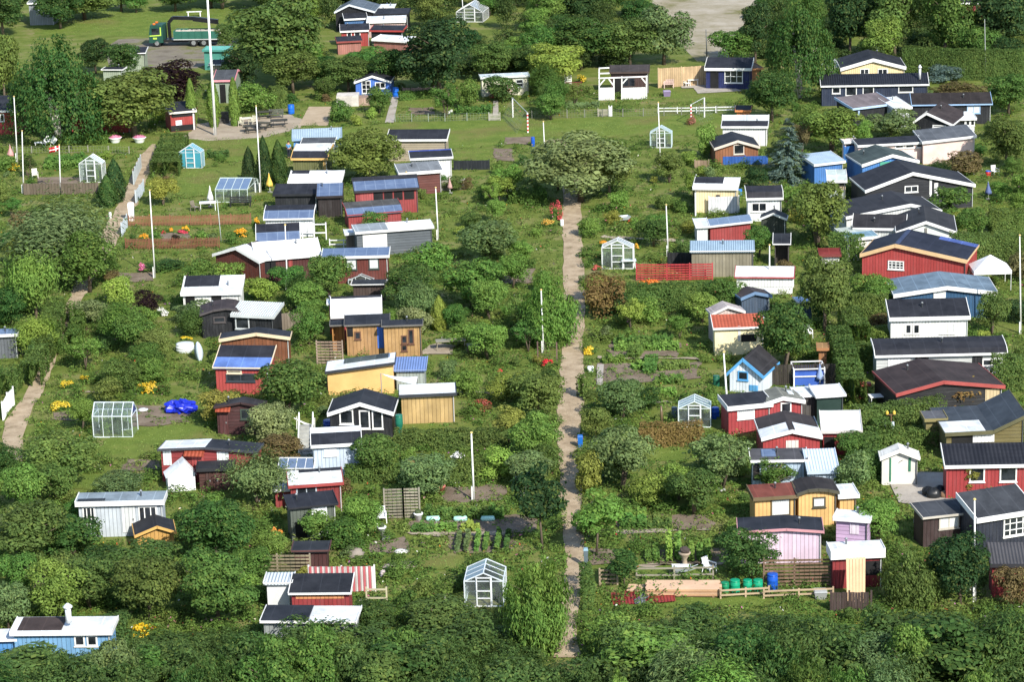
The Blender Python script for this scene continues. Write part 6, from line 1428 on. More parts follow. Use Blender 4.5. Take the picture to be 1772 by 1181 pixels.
MB().box(0, 0, 0, 2.4, 2.2, 1.15).obj('wall', M('stone', '#cfc8bf'), r); MB().box(2.42, .3, 0, 3.6, 2.2, .8).obj('steps', M('timber', '#b59a88'), r)
def stairs(tile, x, y, w, n, rise, going, col, label, rail=None, rz=0):
    r = thing('stairs', label, 'stairs', prop(tile, x, y), rz); mb = MB()
    for i in range(n): mb.box(-w/2, i*going, i*rise, w/2, (i+1)*going+.04, (i+1)*rise)
    mb.obj('steps', M('stone', col), r)
    if rail:
        for s in (-1, 1): m2 = MB(); m2.bar((s*w/2, 0, .8), (s*w/2, n*going, n*rise+.8), .07); m2.bar((s*w/2, 0, 0), (s*w/2, 0, .85), .07); m2.bar((s*w/2, n*going, n*rise), (s*w/2, n*going, n*rise+.85), .07); m2.obj('railing', M('paint', rail), r)
stairs('00', 1525, 842, 1.1, 5, .2, .3, '#5a5650', 'grey steps up to the sage green shed', '#4a4a46')
stairs('12', 352, 830, .9, 8, .2, .22, '#a9aaa4', 'grey steps beside the pale blue board cabin', '#e8eaea')
posts('railing', 'white slatted gate rail left of the black gable cabin', 'railing', '12', (350, 660), [('slat',(270+i*16,566+i*8),(400,640-i*10+i*6),.02*i) for i in range(6)]+[('post',(412,660),(412,566),0),('post',(290,650),(290,556),0)], wp, .05)
# shade sail
p = at(*t2f('12', 985, 330), 2.0); r = thing('shade_sail', 'white triangular shade sail stretched left of the larch cabin', 'shade sail', Vector((p.x, p.y, 0)))
a = at(*t2f('12', 862, 262), 2.6)-Vector((p.x, p.y, 0)); b = at(*t2f('12', 1112, 282), 2.6)-Vector((p.x, p.y, 0)); c = at(*t2f('12', 1100, 336), 2.2)-Vector((p.x, p.y, 0))
vs = []; fs = []; m = 8
for i in range(m+1):
    for j in range(m+1-i):
        s, t = i/m, j/m; q = a*(1-s-t)+b*s+c*t; q = q-Vector((0, 0, .9*(1-s-t)*(s+t)*.6)); vs.append(q)
ix = lambda i, j: sum(m+1-k for k in range(i))+j
for i in range(m):
    for j in range(m-i):
        fs.append((ix(i, j), ix(i+1, j), ix(i, j+1)))
        if j < m-i-1: fs.append((ix(i+1, j), ix(i+1, j+1), ix(i, j+1)))
o = MB().add(vs, fs).obj('cloth', M('paint', '#dfe4ea'), r, True); o.modifiers.new('t', 'SOLIDIFY').thickness = .01
for q in (a, b, c): MB().tube([(q.x, q.y, 0), q], .035, 6).obj('post', M('metal', '#999999'), r)
# stripes of the striped fence as red battens
for o in list(bpy.data.objects):
    if o.name.startswith('striped_fence'):
        a = at(*t2f('13', 365, 590))-o.location; b = at(*t2f('13', 795, 588))-o.location; L = (b-a).length; u = (b-a)/L
        for i in range(int(L/.3)): MB().bar(a+u*(i*.3+.1)+Vector((0, -.04, .03)), a+u*(i*.3+.1)+Vector((0, -.04, 1.52)), .13, .03, (0, 1, 0)).obj('stripe', M('paint', '#b8525a'), o)
# ------------------------------------------------------------------ football goals
def goal(tile, x0, y0, x1, y1, h, label, cols):
    a = prop(tile, x0, y0); b = prop(tile, x1, y1); r = thing('football_goal', label, 'goal', (a+b)/2, 0, 'football goals'); c = (a+b)/2
    t = NT('striped_post_material'); s = t.n('ShaderNodeSeparateXYZ'); t.l(t.coord(), s.inputs[0])
    t.l(t.mix(t.math('GREATER_THAN', t.math('FRACT', t.math('MULTIPLY', s.outputs[2], 2.6)), .5), (.85, .85, .85), (.6, .03, .03)), t.b.inputs['Base Color'])
    for q, st in ((a, cols[0]), (b, cols[1])): MB().tube([q-c, q-c+Vector((0, 0, h))], .075, 8).obj('post', t.m if st else wp, r)
    MB().tube([a-c+Vector((0, 0, h)), b-c+Vector((0, 0, h))], .035, 8).obj('crossbar', M('paint', '#b9c0bc'), r)
    u = (b-a).normalized(); n = Vector((-u.y, u.x, 0))*(1 if cols[2] else -1); mb = MB()
    L = (b-a).length
    for i in range(int(L/.6)+1): q = a-c+u*min(L, i*.6); mb.bar(q+Vector((0, 0, h)), q+n*1.2, .012)
    for i in range(5): q = Vector((0, 0, h*(1-i/4)))+n*1.2*i/4; mb.bar(a-c+q, b-c+q, .012)
    mb.obj('net', M('paint', '#6f8078'), r)
goal('20', 132, 906, 30, 800, 2.1, 'football goal with red and white striped front post at the left end', (1, 0, 1))
goal('20', 1244, 850, 1335, 800, 2.1, 'football goal with red and white striped front post at the right end', (1, 0, 0))
# ------------------------------------------------------------------ lorry
p = at(*t2f('00', 1020, 322)); q = at(*t2f('00', 1570, 316)); rz = math.atan2(q.y-p.y, q.x-p.x)
r = thing('lorry', 'green tipper lorry with black loading crane parked at the top left', 'lorry', p, rz); gm = M('paint', '#0b4a3c')
cabv = [(0, 0, .55), (1.75, 0, .55), (1.75, 0, 2.75), (.22, 0, 2.75), (0, 0, 1.6)]
MB().add([(x, 0, z) for x, y, z in cabv]+[(x, 2.35, z) for x, y, z in cabv], [(0, 1, 2, 3, 4), (5, 6, 7, 8, 9)]+[(i, (i+1) % 5, 5+(i+1) % 5, 5+i) for i in range(5)]).obj('cab', gm, r)
MB().box(.38, -.03, 1.5, 1.3, -.01, 2.35).obj('side_window', special('pane'), r)
MB().add([(-.02, .15, 1.62), (-.02, 2.2, 1.62), (.19, 2.2, 2.68), (.19, .15, 2.68)], [(0, 1, 2, 3)]).obj('windscreen', special('pane'), r)
ym = M('paint', '#b4d828'); mb = MB(); mb.bar((.08, -.04, 1.42), (1.5, -.04, 1.5), .02, .14); mb.bar((1.5, -.04, 1.45), (1.5, -.04, 2.5), .02, .14, (1, 0, 0)); mb.box(.5, -.04, 1.0, 1.0, -.015, 1.22); mb.obj('stripe', ym, r)
mb = MB(); mb.box(.5, .3, 2.76, .8, .6, 2.95); mb.box(.5, 1.7, 2.76, .8, 2.0, 2.95); mb.obj('beacon', M('plastic', '#c86a1c'), r)
MB().box(1.3, .3, .55, 8.6, 2.0, .85).obj('chassis', M('metal', '#2a2a2a'), r)
mb = MB(); mb.box(3.1, 0, 1.0, 8.8, .08, 1.95); mb.box(3.1, 2.27, 1.0, 8.8, 2.35, 1.95); mb.box(3.1, .08, 1.0, 3.18, 2.27, 2.0); mb.box(8.72, .08, 1.0, 8.8, 2.27, 1.9); mb.box(3.1, .08, .95, 8.8, 2.27, 1.02)
for i in range(7): mb.box(3.3+.85*i, -.05, 1.0, 3.4+.85*i, 0, 1.9)
mb.obj('bed', M('paint', '#1d6452'), r); lm = MB()
for i in range(9): lm.ball((3.5+.62*i, 1.18, 1.55), .62, 1.0, .42, 10, 6, .12)
lm.obj('gravel_load', M('stone', '#b9b2a4'), r); MB().box(3.1, -.06, .88, 8.8, 2.4, .99).obj('bed_edge', M('paint', '#b9bcb8'), r)
cm = M('metal', '#1c1d20'); mb = MB(); mb.bar((2.4, 1.1, .9), (2.35, 1.1, 2.9), .35); mb.bar((2.35, 1.1, 2.9), (2.9, 1.1, 3.5), .4); mb.bar((2.9, 1.1, 3.5), (5.6, 1.1, 3.4), .42); mb.bar((5.5, 1.1, 3.35), (8.6, 1.1, 2.95), .55); mb.bar((8.5, 1.1, 2.9), (8.7, 1.1, 2.4), .2); mb.obj('crane', cm, r)
MB().box(3.3, .94, 3.36, 4.3, .955, 3.5).obj('crane_marking', wp, r)
for x in (.95, 5.6, 6.9):
    for y in (.02, 2.0):
        w_ = MB(); w_.tube([(x, y, .5), (x, y+.32, .5)], .5, 16); o = w_.obj('wheel', M('plastic', '#1a1a1a'), r, False)
        MB().tube([(x, y-.02, .5), (x, y, .5)], .28, 12).obj('rim', M('metal', '#8a8d8c'), o)
    MB().tube([(x-.6, .2, .6), (x-.4, .2, 1.02), (x, .2, 1.14), (x+.4, .2, 1.02), (x+.6, .2, .6)], .12, 6).obj('mudguard', M('plastic', '#26302e'), r)
# ------------------------------------------------------------------ a person on the grass
p = at(*t2f('10', 238, 1078)); r = thing('person', 'person in light blue shirt and dark trousers standing by the yellow trimmed cabin', 'person', p, 2.6)
def skin(name, pts, edges, rad, mat, parent, root=0):
    me = bpy.data.meshes.new(name); me.from_pydata(pts, edges, []); o = bpy.data.objects.new(name, me); COL.objects.link(o); o.parent = parent
    o.modifiers.new('skin', 'SKIN'); 
    for i, v in enumerate(me.skin_vertices[0].data): v.radius = (rad[i], rad[i]*.85); v.use_root = i == root
    ss = o.modifiers.new('sub', 'SUBSURF'); ss.levels = 2; ss.render_levels = 2; me.materials.append(mat); return o
sk_m = M('plastic', '#c99a7c')
skin('body', [(0,0,.95),(0,0,1.2),(0,0,1.42),(0,-.01,1.52),(0,-.02,1.62),(0,-.02,1.70),(.2,0,1.38),(.26,.02,1.1),(.2,-.12,.9),(.19,-.2,.84),(-.2,0,1.38),(-.26,.02,1.1),(-.22,-.1,.88),(-.21,-.17,.82),(.1,0,.88),(.11,-.02,.48),(.11,.02,.08),(.12,-.14,.04),(-.1,0,.88),(-.12,.02,.48),(-.13,.05,.08),(-.14,-.1,.04)],
  [(0,1),(1,2),(2,3),(3,4),(4,5),(2,6),(6,7),(7,8),(8,9),(2,10),(10,11),(11,12),(12,13),(0,14),(14,15),(15,16),(16,17),(0,18),(18,19),(19,20),(20,21)],
  [.15,.14,.15,.06,.105,.09,.07,.05,.04,.035,.07,.05,.04,.035,.09,.065,.045,.04,.09,.065,.045,.04], sk_m, r)
skin('shirt', [(0,0,.94),(0,0,1.2),(0,0,1.40),(.2,0,1.38),(.25,.02,1.15),(-.2,0,1.38),(-.25,.02,1.15)], [(0,1),(1,2),(2,3),(3,4),(2,5),(5,6)], [.175,.17,.17,.09,.075,.09,.075], M('paint', '#4f9ede'), r)
skin('trousers', [(0,0,.93),(.1,0,.86),(.11,-.02,.48),(.11,.02,.1),(-.1,0,.86),(-.12,.02,.48),(-.13,.05,.1)], [(0,1),(1,2),(2,3),(0,4),(4,5),(5,6)], [.165,.11,.085,.07,.11,.085,.07], M('paint', '#262c3a'), r)
MB().ball((0, .012, 1.69), .108, .115, .105, 12, 8).obj('hair', M('paint', '#33231a'), r, True)
# ------------------------------------------------------------------ timber, sheets, heaps
def stackbox(tile, x0, y0, x1, yt, depth, n, col, label, name='timber_stack', cat='timber'):
    a = prop(tile, x0, y0); b = prop(tile, x1, y0); h = (y0-yt)/3.9/pxm(a)*.62; L = (b-a).length
    r = thing(name, label, cat, a, math.atan2((b-a).y, (b-a).x))
    for k in range(3): MB().box(L*(.08+.4*k), 0, 0, L*(.08+.4*k)+.12, depth, .1).obj('bearer', M('timber', '#8a7354'), r)
    for i in range(n):
        mb = MB(); z0 = .1+(h-.1)*i/n; z1 = .1+(h-.1)*(i+1)/n-.035
        for j in range(int(depth/.2)): o0 = random.uniform(-.06, .06); mb.box(o0, j*.2, z0, L+o0+random.uniform(-.1, .05), j*.2+.188, z1)
        mb.obj('plank_layer', M('paint', (col, '#c4956a', '#e0b58c')[(i*2+1) % 3]), r)
stackbox('23', 905, 630, 1398, 520, 1.5, 6, '#d9a878', 'long stack of fresh pink planks by the green tubs')
stackbox('23', 780, 605, 905, 556, 1.0, 3, '#d8a674', 'short stack of fresh planks left of the long stack')
p = prop('33', 538, 625); r = thing('plank', 'wide raw planks leaning upright against the red hut', 'planks', p)
for i in range(6): q = on_plane(*t2f('33', 560+i*15, 352-i*1), p, Vector((0, 1, 0)))-p; MB().bar((.02+i*.165, -.9, 0), (.02+i*.165+q.x*.1, -.32, q.z), .03, .155, (1, 0, 0)).obj('board', M('paint', '#e0b888'), r)
p = prop('23', 675, 655); r = thing('roof_sheet', 'red roofing sheets lying on the ground by the bottom thicket', 'sheets', p, .02)
for i in range(5): MB().add([(i*.62, -.5-.06*i, .03+.03*i), (i*.62+1.0, -.55, .05+.02*i), (i*.62+1.0, 1.2, .16), (i*.62, 1.1, .10)], [(0, 1, 2, 3)]).obj('sheet', M('corrugated', '#8c2f30' if i != 2 else '#7a7f86'), r)
for tl, x, y, w_, h_, c, lb, nm in [('02',1230,522,1.0,.75,'#1a2cae','crumpled dark blue tarpaulin heap on the bare soil','tarpaulin_heap'),('13',668,372,.52,.62,'#8a8176','big grey boulder among grasses','boulder'),('32',1120,1095,.42,.55,'#17191c','black rubbish bag, left one of the heap by the red pantiled house','rubbish_bag'),('32',1155,1112,.45,.6,'#1c1f22','black rubbish bag, front one of the heap by the red pantiled house','rubbish_bag'),('32',1200,1080,.4,.5,'#202428','black rubbish bag, rear one of the heap by the red pantiled house','rubbish_bag'),('32',1235,1108,.35,.4,'#7a5f48','brown sack beside the black rubbish bags','sack'),
   ('13',965,332,.4,.2,'#e8e8e4','white plastic sheet lump in the garden','plastic_sheet'),('02',975,518,.35,.18,'#dfe6ee','pale plastic sheet beside the wide lawn greenhouse','plastic_sheet'),('13',900,440,.5,.3,'#9a9084','pale stone at the round lawn','stone'),('13',1000,430,.6,.35,'#8f8476','flat stone left of the round lawn','stone'),('22',1445,1065,.3,.2,'#b9bcb8','pale stone in the dry grass','stone')]:
    p = prop(tl, x, y); r = MB().ball((0, 0, h_*.4), w_, w_*.8, h_*.62, *((24, 14, .3) if nm == 'tarpaulin_heap' else (14, 9, .16))).obj(nm, M('stone' if nm in ('boulder', 'stone') else 'plastic', c), None, nm != 'tarpaulin_heap', p); tag(r, lb, nm.replace('_', ' '), 'black rubbish bags' if nm == 'rubbish_bag' else None)
# surfboard
p = prop('02', 1362, 176); q = on_plane(*t2f('02', 1345, 44), p, Vector((0, 1, 0)))-p; mb = MB(); vs = []; n = 14
for i in range(n+1):
    t = i/n; w_ = .32*math.sin(math.pi*min(1, t*.93+.07))**.6; c = q*t; vs += [(c.x-w_, c.y-.03, c.z), (c.x, c.y-.07, c.z), (c.x+w_, c.y-.03, c.z), (c.x, c.y+.03, c.z)]
mb.add(vs, [(i*4+j, i*4+(j+1) % 4, (i+1)*4+(j+1) % 4, (i+1)*4+j) for i in range(n) for j in range(4)]); tag(mb.obj('surfboard', M('plastic', '#c6d4de'), None, True, p), 'pale surfboard standing upright beside the white rain tank', 'surfboard')
# wheelbarrow
p = prop('23', 1145, 475); r = thing('wheelbarrow', 'grey wheelbarrow on the lawn behind the long plank stack', 'wheelbarrow', p); r.scale = (.8, .8, .8); gm2 = M('metal', '#b4bcc2')
MB().add([(-.5, -.25, .35), (.3, -.25, .35), (.3, .25, .35), (-.5, .25, .35), (-.75, -.36, .68), (.6, -.36, .62), (.6, .36, .62), (-.75, .36, .68)], [(0,1,2,3),(0,1,5,4),(1,2,6,5),(2,3,7,6),(3,0,4,7)]).obj('tray', gm2, r)
for s in (-.25, .25): MB().tube([(-.75, s*.4, .2), (.3, s, .34), (1.1, s*1.2, .6)], .025, 6).obj('handle', gm2, r)
MB().tube([(-.8, -.05, .18), (-.8, .05, .18)], .18, 14).obj('wheel', M('plastic', '#202020'), r)
p = prop('21', 790, 376); r = thing('wheelbarrow', 'small wheelbarrow with red wheel in the garden left of the flagpole', 'wheelbarrow', p, .4)
MB().add([(-.5, -.25, .3), (.3, -.25, .3), (.3, .25, .3), (-.5, .25, .3), (-.7, -.36, .62), (.5, -.36, .58), (.5, .36, .58), (-.7, .36, .62)], [(0,1,2,3),(0,1,5,4),(1,2,6,5),(2,3,7,6),(3,0,4,7)]).obj('tray', gm2, r)
MB().tube([(.5, -.06, .2), (.5, .06, .2)], .2, 14).obj('wheel', M('plastic', '#a02828'), r)
# pots, urn, dryer, ladder, grill
p = prop('23', 1158, 418); r = thing('flower_urn', 'stone urn on a pedestal beside the dark soil bed', 'urn', p); MB().lathe([(.22, 0), (.16, .1), (.12, .4), (.3, .7), (.36, .8), (.3, .82)], 16).obj('urn', M('stone', '#a89884'), r, True)
MB().ball((0, 0, .95), .28, .28, .22, 10, 7, .2).obj('plant', M('paint', (.07, .05, .04)), r)
p = prop('32', 910, 1012); r = thing('rotary_dryer', 'dark rotary clothes dryer pole in front of the white metal shed', 'clothes dryer', p); q = on_plane(*t2f('32', 910, 820), p, Vector((0, 1, 0)))-p; dm = M('metal', '#6b5d58')
MB().tube([(0, 0, 0), q], .045, 8).obj('pole', dm, r)
for k in range(4): a = k*1.57+.3; MB().tube([(q.x, 0, q.z*.72), (q.x+math.cos(a)*.75, math.sin(a)*.75, q.z*.95)], .022, 5).obj('arm', dm, r)
MB().lathe([(.22, 0), (.1, .25)], 10).obj('foot', dm, r)
p = prop('32', 1005, 1002); r = thing('ladder', 'white step ladder against the white metal shed', 'ladder', p); 
for s in (-.28, .28): MB().bar((s, -.3, 0), (s*.75, -.02, 1.75), .06, .04).obj('rail', wp, r)
for i in range(6): MB().box(-.27+.01*i, -.3+.045*i, .22+.26*i, .27-.01*i, -.2+.045*i, .26+.26*i).obj('rung', wp, r)
p = prop('32', 872, 700); r = thing('bird_table', 'wooden pole with little yellow bird feeders by the grey bin', 'bird table', p); q = on_plane(*t2f('32', 866, 540), p, Vector((0, 1, 0)))-p
MB().tube([(0, 0, 0), q], .05, 8).obj('pole', M('timber', '#7d6248'), r); MB().box(q.x-.3, -.04, q.z-.06, q.x+.3, .04, q.z).obj('crossbar', M('timber', '#7d6248'), r)
for s in (-.25, .2): MB().lathe([(.02, q.z+.24), (.1, q.z+.14), (.1, q.z)], 8, (q.x+s, 0, 0)).obj('feeder', M('plastic', '#d8b850'), r)
p = prop('32', 880, 745); tag(MB().bar((0, 0, 0), (-.05, 0, 1.5), .2, .05).obj('board', M('paint', '#cfe2f0'), None, False, p), 'pale blue narrow board standing on the lawn by the bird table', 'board')
p = prop('32', 692, 430); r = thing('garden_grill', 'red garden grill on a stand beside the clipped hedge', 'grill', p); rm_ = M('paint', '#a03a34')
MB().box(-.36, -.25, .9, .36, .25, 1.08).obj('tray', rm_, r); MB().box(-.12, -.12, .1, .12, .12, .9).obj('stand', rm_, r); MB().box(-.4, -.3, 0, .4, .3, .1).obj('foot', rm_, r)
for tl, x, y, c, lb in [('12',1078,905,'#c87a5a','terracotta pot with a yellow stalk plant'),('12',1275,1080,'#b06a58','terracotta chimney pot by the bare soil bed'),('13',555,235,'#4a7fc8','blue glazed pot before the white cornered black shed'),('13',1080,122,'#eeeeee','white bucket at the end of the bean row'),('13',838,212,'#f0f0f0','white bowl on the grass by the stool')]:
    p = prop(tl, x, y); r = thing('flower_pot', lb, 'pot', p); MB().lathe([(.18, 0), (.26, .42), (.29, .43), (.29, .5), (.24, .5)], 14).obj('pot', M('plastic', c), r, True)
    MB().ball((0, 0, .58), .2, .2, .16, 8, 6, .25).obj('plant', M('paint', (.05, .08, .02)), r)
p = prop('20', 1400, 602); r = thing('garden_statue', 'white bird shaped garden figure on the porch of the dark blue cabin', 'figure', p); MB().tube([(0, 0, 0), (.05, 0, .35), (.3, 0, .5), (.28, 0, .85), (.1, 0, 1.0)], [.12, .22, .16, .07, .04], 8).obj('figure', wp, r, True)
# cloches in the bean garden, white stakes
for i, x in enumerate((1175, 1355, 1535)):
    p = prop('13', x, 124); tag(MB().tube([(-.42, 0, .1), (-.34, 0, .16), (.34, 0, .16), (.42, 0, .1)], [.05, .17, .17, .05], 10).obj('cloche', M('plastic', '#a9d8cc'), None, True, p), ('left', 'middle', 'right')[i]+' pale green plastic cloche along the back of the vegetable beds', 'cloche', 'plastic cloches')
# ------------------------------------------------------------------ flowers and vegetables
F_ = blossoms
F_('01',925,1030,440,500,'#e8a010','orange yellow flower clump by the tall flagpole in the picket fence garden')
F_('01',1130,1180,395,440,'#e89a0c','small orange flower clump at the rear of the picket fence garden')
F_('01',1235,1290,385,440,'#f0b010','golden flower clump at the rear of the picket fence garden')
F_('01',1580,1700,405,470,'#f0a810','wide golden flower clump at the right of the picket fence garden')
F_('01',1100,1130,425,455,'#c02030','red flower clump left of the golden one in the picket fence garden')
F_('01',1190,1290,420,450,'#c83048','red and pink flowers in the middle of the picket fence garden')
F_('01',1710,1770,330,400,'#f0b018','yellow flowers at the end of the rear picket fence')
F_('01',930,1010,640,715,'#e0709a','pink flower bush beside the foot of the tall flagpole')
F_('02',640,840,240,305,'#d8c020','yellow goldenrod mass left of the bright red post')
F_('02',915,1100,300,395,'#e0b820','large golden flower mass right of the bright red post')
F_('02',530,615,265,320,'#d8b81c','yellow flower clump behind the low shrubs of the left garden')
F_('02',320,500,440,510,'#d8bc28','yellow flowers at the edge of the side path')
F_('02',400,520,300,360,'#d0b424','yellow flowers left of the goldenrod mass')
F_('02',1220,1310,0,34,'#e0bc18','yellow flowers on top of the white rain tank')
F_('03',830,1040,790,870,'#e8c010','bright yellow daisies at the edge of the bottom thicket','mid',None,'flowering_plant',1.6)
F_('00',10,150,1095,1160,'#e0b818','yellow flowers at the left edge behind two flagpoles')
F_('10',1590,1760,540,665,'#c42a44','red flowering bush in front of the cream flat roofed cabin','mid',None,'flowering_plant',1.3)
F_('20',630,700,590,640,'#d05060','red flowers in the window box of the white pergola')
F_('20',460,540,480,560,'#d8b820','yellow flowering plant behind the red brown trellis')
F_('21',275,375,180,360,'#c8484a','tall red hollyhocks at the top of the main path','mid',None,'flowering_plant',1.5)
F_('21',600,690,490,540,'#f0a018','orange flowers left of the overgrown greenhouse')
F_('21',850,910,500,560,'#e0a828','yellow flowers right of the overgrown greenhouse')
F_('21',215,330,340,400,'#d8a840','yellow flowers below the tall red hollyhocks')
F_('21',870,1050,760,800,'#e07820','row of orange flowers at the foot of the red slatted fence')
F_('22',500,610,60,130,'#e8c020','yellow daisies right of the main path')
F_('22',225,310,150,220,'#d01c28','bright red roses on the arch beside the main path','mid',None,'flowering_plant',1.5)
F_('12',1330,1450,790,850,'#e8e8e4','white phlox below the long clipped hedge')
F_('12',1470,1545,80,120,'#d8a0b8','pink flowers on the planting table')
F_('12',1600,1700,880,920,'#d8b0b8','pale pink flowers before the bare soil bed')
F_('12',1020,1070,440,520,'#d02858','pink hollyhocks at the left corner of the larch cabin')
F_('12',1450,1640,430,510,'#96402c','rust red spiky plants right of the larch cabin','rust')
F_('12',1640,1700,230,270,'#c83030','red flowers in the garden right of the blue porch')
F_('22',860,915,1040,1090,'#e4e6e2','white flower clump in the wild grass')
F_('22',1085,1130,355,385,'#e4e8e0','white hydrangea left of the white cabin with blue barges')
F_('13',100,190,150,220,'#e09038','orange flowers left of the white cornered black shed')
F_('13',820,870,420,500,'#e8d8d8','pale pink flowers right of the striped fence')
F_('23',835,865,400,440,'#c81c28','single red rose beside the narrow dark tree')
F_('32',895,980,630,690,'#d8d070','pale yellow flower bush by the bird table')
F_('33',1640,1710,205,260,'#d8a8a0','pale pink flower bush at the right edge under the lattice window')
F_('10',1320,1360,740,785,'#e8e8e0','white flowers near the wire fence of the lawn')
F_('20',1200,1280,760,850,'#9a6450','rusty flower clump at the foot of the right goal post','rust')
F_('01',1040,1150,940,1010,'#e4e6de','white flowering shrub left of the curved brown roof cabin')
F_('21',560,640,660,700,'#b05040','red roses beside the white sided greenhouse')
V = veg_row
for i, x in enumerate((1345, 1402, 1470, 1525, 1605, 1665)): V('13', x+8, 222, x-12, 330, .3, (.5,.55,.5,.35,.65,.55)[i], ('grey','grey','light','mid','mid','dark')[i], 'row of vegetables in the brown bed, %s from the left' % ('first','second','third','fourth','fifth','sixth')[i], 'vegetable rows of the middle bed', .2)
for i, x in enumerate((915, 965, 1050, 1110, 1195, 1255, 1305)): V('23', x, 318, x+8, 398, .3, (.5,.6,1.3,1.2,.7,.6,.8)[i], ('mid','mid','lime','light','light','light','light')[i], 'row of sweetcorn and beans in the dark soil bed, %s from the left' % ('first','second','third','fourth','fifth','sixth','seventh')[i], 'vegetable rows of the dark bed')
for i, (x0, x1, y, c, lb) in enumerate([(1040,1180,200,'mid','wide cabbage row at the left of the bean garden'),(1190,1330,198,'light','pale lettuce row in the middle of the bean garden'),(1360,1480,196,'lime','yellow green potato row at the right of the bean garden'),(1090,1300,120,'mid','tall bean row behind the left cloches'),(1310,1500,118,'mid','tall bean row behind the middle cloche'),(1510,1640,116,'mid','tall bean row behind the right cloche')]): V('13', x0, y-12, x1, y-14, .6, .7 if y < 150 else .45, c, lb, None, .9)
for i, (y, c) in enumerate(((100,'light'),(128,'light'),(152,'mid'),(172,'mid'))): V('23', 735, y, 905, y-2, .5, .6, c, 'potato row in the bed right of the main path, %s from the back' % ('first','second','third','fourth')[i], 'potato rows', .6)
for i, y in enumerate((120, 145, 170)): V('23', 915, y, 1070, y-3, .4, .3, 'moss', 'carrot row beside the potato rows, %s from the back' % ('first','second','third')[i], 'carrot rows', .6)
for i, (x0, y0, x1, y1, c, lb) in enumerate([(720,60,1120,55,'mid','far potato row'),(720,105,1160,100,'light','second potato row'),(840,165,930,60,'mid','short bean row before the wooden stakes'),(640,190,790,185,'light','pumpkin row beside the garden walk'),(850,240,920,230,'light','lettuce row'),(1020,240,1230,225,'olive','wide leaf bed'),(960,270,975,180,'mid','narrow bean row'),(1000,330,1190,320,'mid','cabbage row behind the silver greenhouse'),(930,420,1140,410,'light','strawberry row behind the silver greenhouse')]): V('22', x0, y0, x1, y1, .5, .55, c, lb+' in the vegetable plot right of the main path', None, .9)
V('00', 1390, 1075, 1560, 1065, .5, .6, 'dark', 'cabbage row behind the blue green greenhouse', None, 1.2)
V('00', 310, 1120, 600, 1105, .5, .8, 'mid', 'bean row behind the white greenhouse', None, 1.6)
V('00', 300, 1150, 560, 1140, .5, .7, 'light', 'second bean row behind the white greenhouse', None, 1.2)
V('10', 1370, 775, 1615, 765, .5, .7, 'mid', 'wide potato row by the wire fence of the playing field', None, 1.6)
V('20', 390, 735, 620, 730, .5, .5, 'grey', 'lavender row below the red brown trellis', None, 1.4)
V('21', 0, 230, 260, 220, .5, 1.0, 'mid', 'tall potato bed left of the red hollyhocks', None, 2.2)

# ------------------------------------------------------------------ screen and ground tests for scattered planting
def in_poly(x, y, P):
    c = False; j = len(P)-1
    for i in range(len(P)):
        if (P[i][1] > y) != (P[j][1] > y) and x < (P[j][0]-P[i][0])*(y-P[i][1])/(P[j][1]-P[i][1])+P[i][0]: c = not c
        j = i
    return c
OPEN = [z for z in ZONES]
def free_ground(x, y, w, kinds=('path', 'gravel', 'lawn', 'soil', 'sand', 'lot', 'paving', 'tarmac')):
    for k, P in OPEN:
        if k in kinds and in_poly(x, y, P): return False
    for hs in HOUSES:
        d = Vector((x, y, 0))-hs['A']; a = d.dot(hs['u']); b = d.dot(hs['n'])
        if -w*.4 < a < hs['W']+w*.4 and -w*.35 < b < hs['D']+w*.4: return False
    return True
PROT = []
for hs in HOUSES: PROT.append((hs['x0'], hs['x1'], hs['yt'], hs['ye']+(hs['yb']-hs['ye'])*.55, hs['yb']))
def guard(tile, x0, y0, x1, y1):
    (a, b), (c, d) = t2f(tile, x0, y0), t2f(tile, x1, y1); PROT.append((a, c, b, d, b+3))
for g_ in [('23',660,400,1709,640),('33',0,430,860,640),('22',950,770,1250,862),('23',-60,230,400,900),('10',215,930,300,1085),('02',700,640,1390,760),('10',985,672,1225,738),('10',1350,1016,1640,1098),('01',1215,30,1655,205),('32',890,690,1080,745),('23',1060,330,1400,480),('12',1000,600,1720,690),('13',1030,110,1709,330),('02',1140,415,1320,525),('02',1190,30,1390,180),('20',610,470,950,690),('20',1020,430,1600,640),('22',1105,480,1440,640),
           ('32',650,310,870,485),('32',780,540,900,750),('32',830,820,1290,1120),('00',1150,690,1345,905),('10',0,700,240,905),('00',740,900,1000,975),('00',240,930,350,1000),('01',1290,120,1750,300),('01',860,340,1710,560),('20',0,690,160,910),('20',1020,690,1360,860),('21',870,680,1500,775),('13',370,410,800,600),('02',20,150,420,700),('01',420,860,580,1100),('01',760,0,1020,420),('00',880,1060,1060,1181),('12',430,100,610,200),
           ('32',200,240,420,350),('10',560,580,720,735),('12',330,560,420,830),('11',85,30,125,170),('31',1410,670,1700,850),('22',680,60,1200,330),('23',720,80,1340,190),('01',160,120,670,190)]: guard(*g_)
TREES = [(r.location.copy(), w) for r, w, h, c, k in PLANTS]
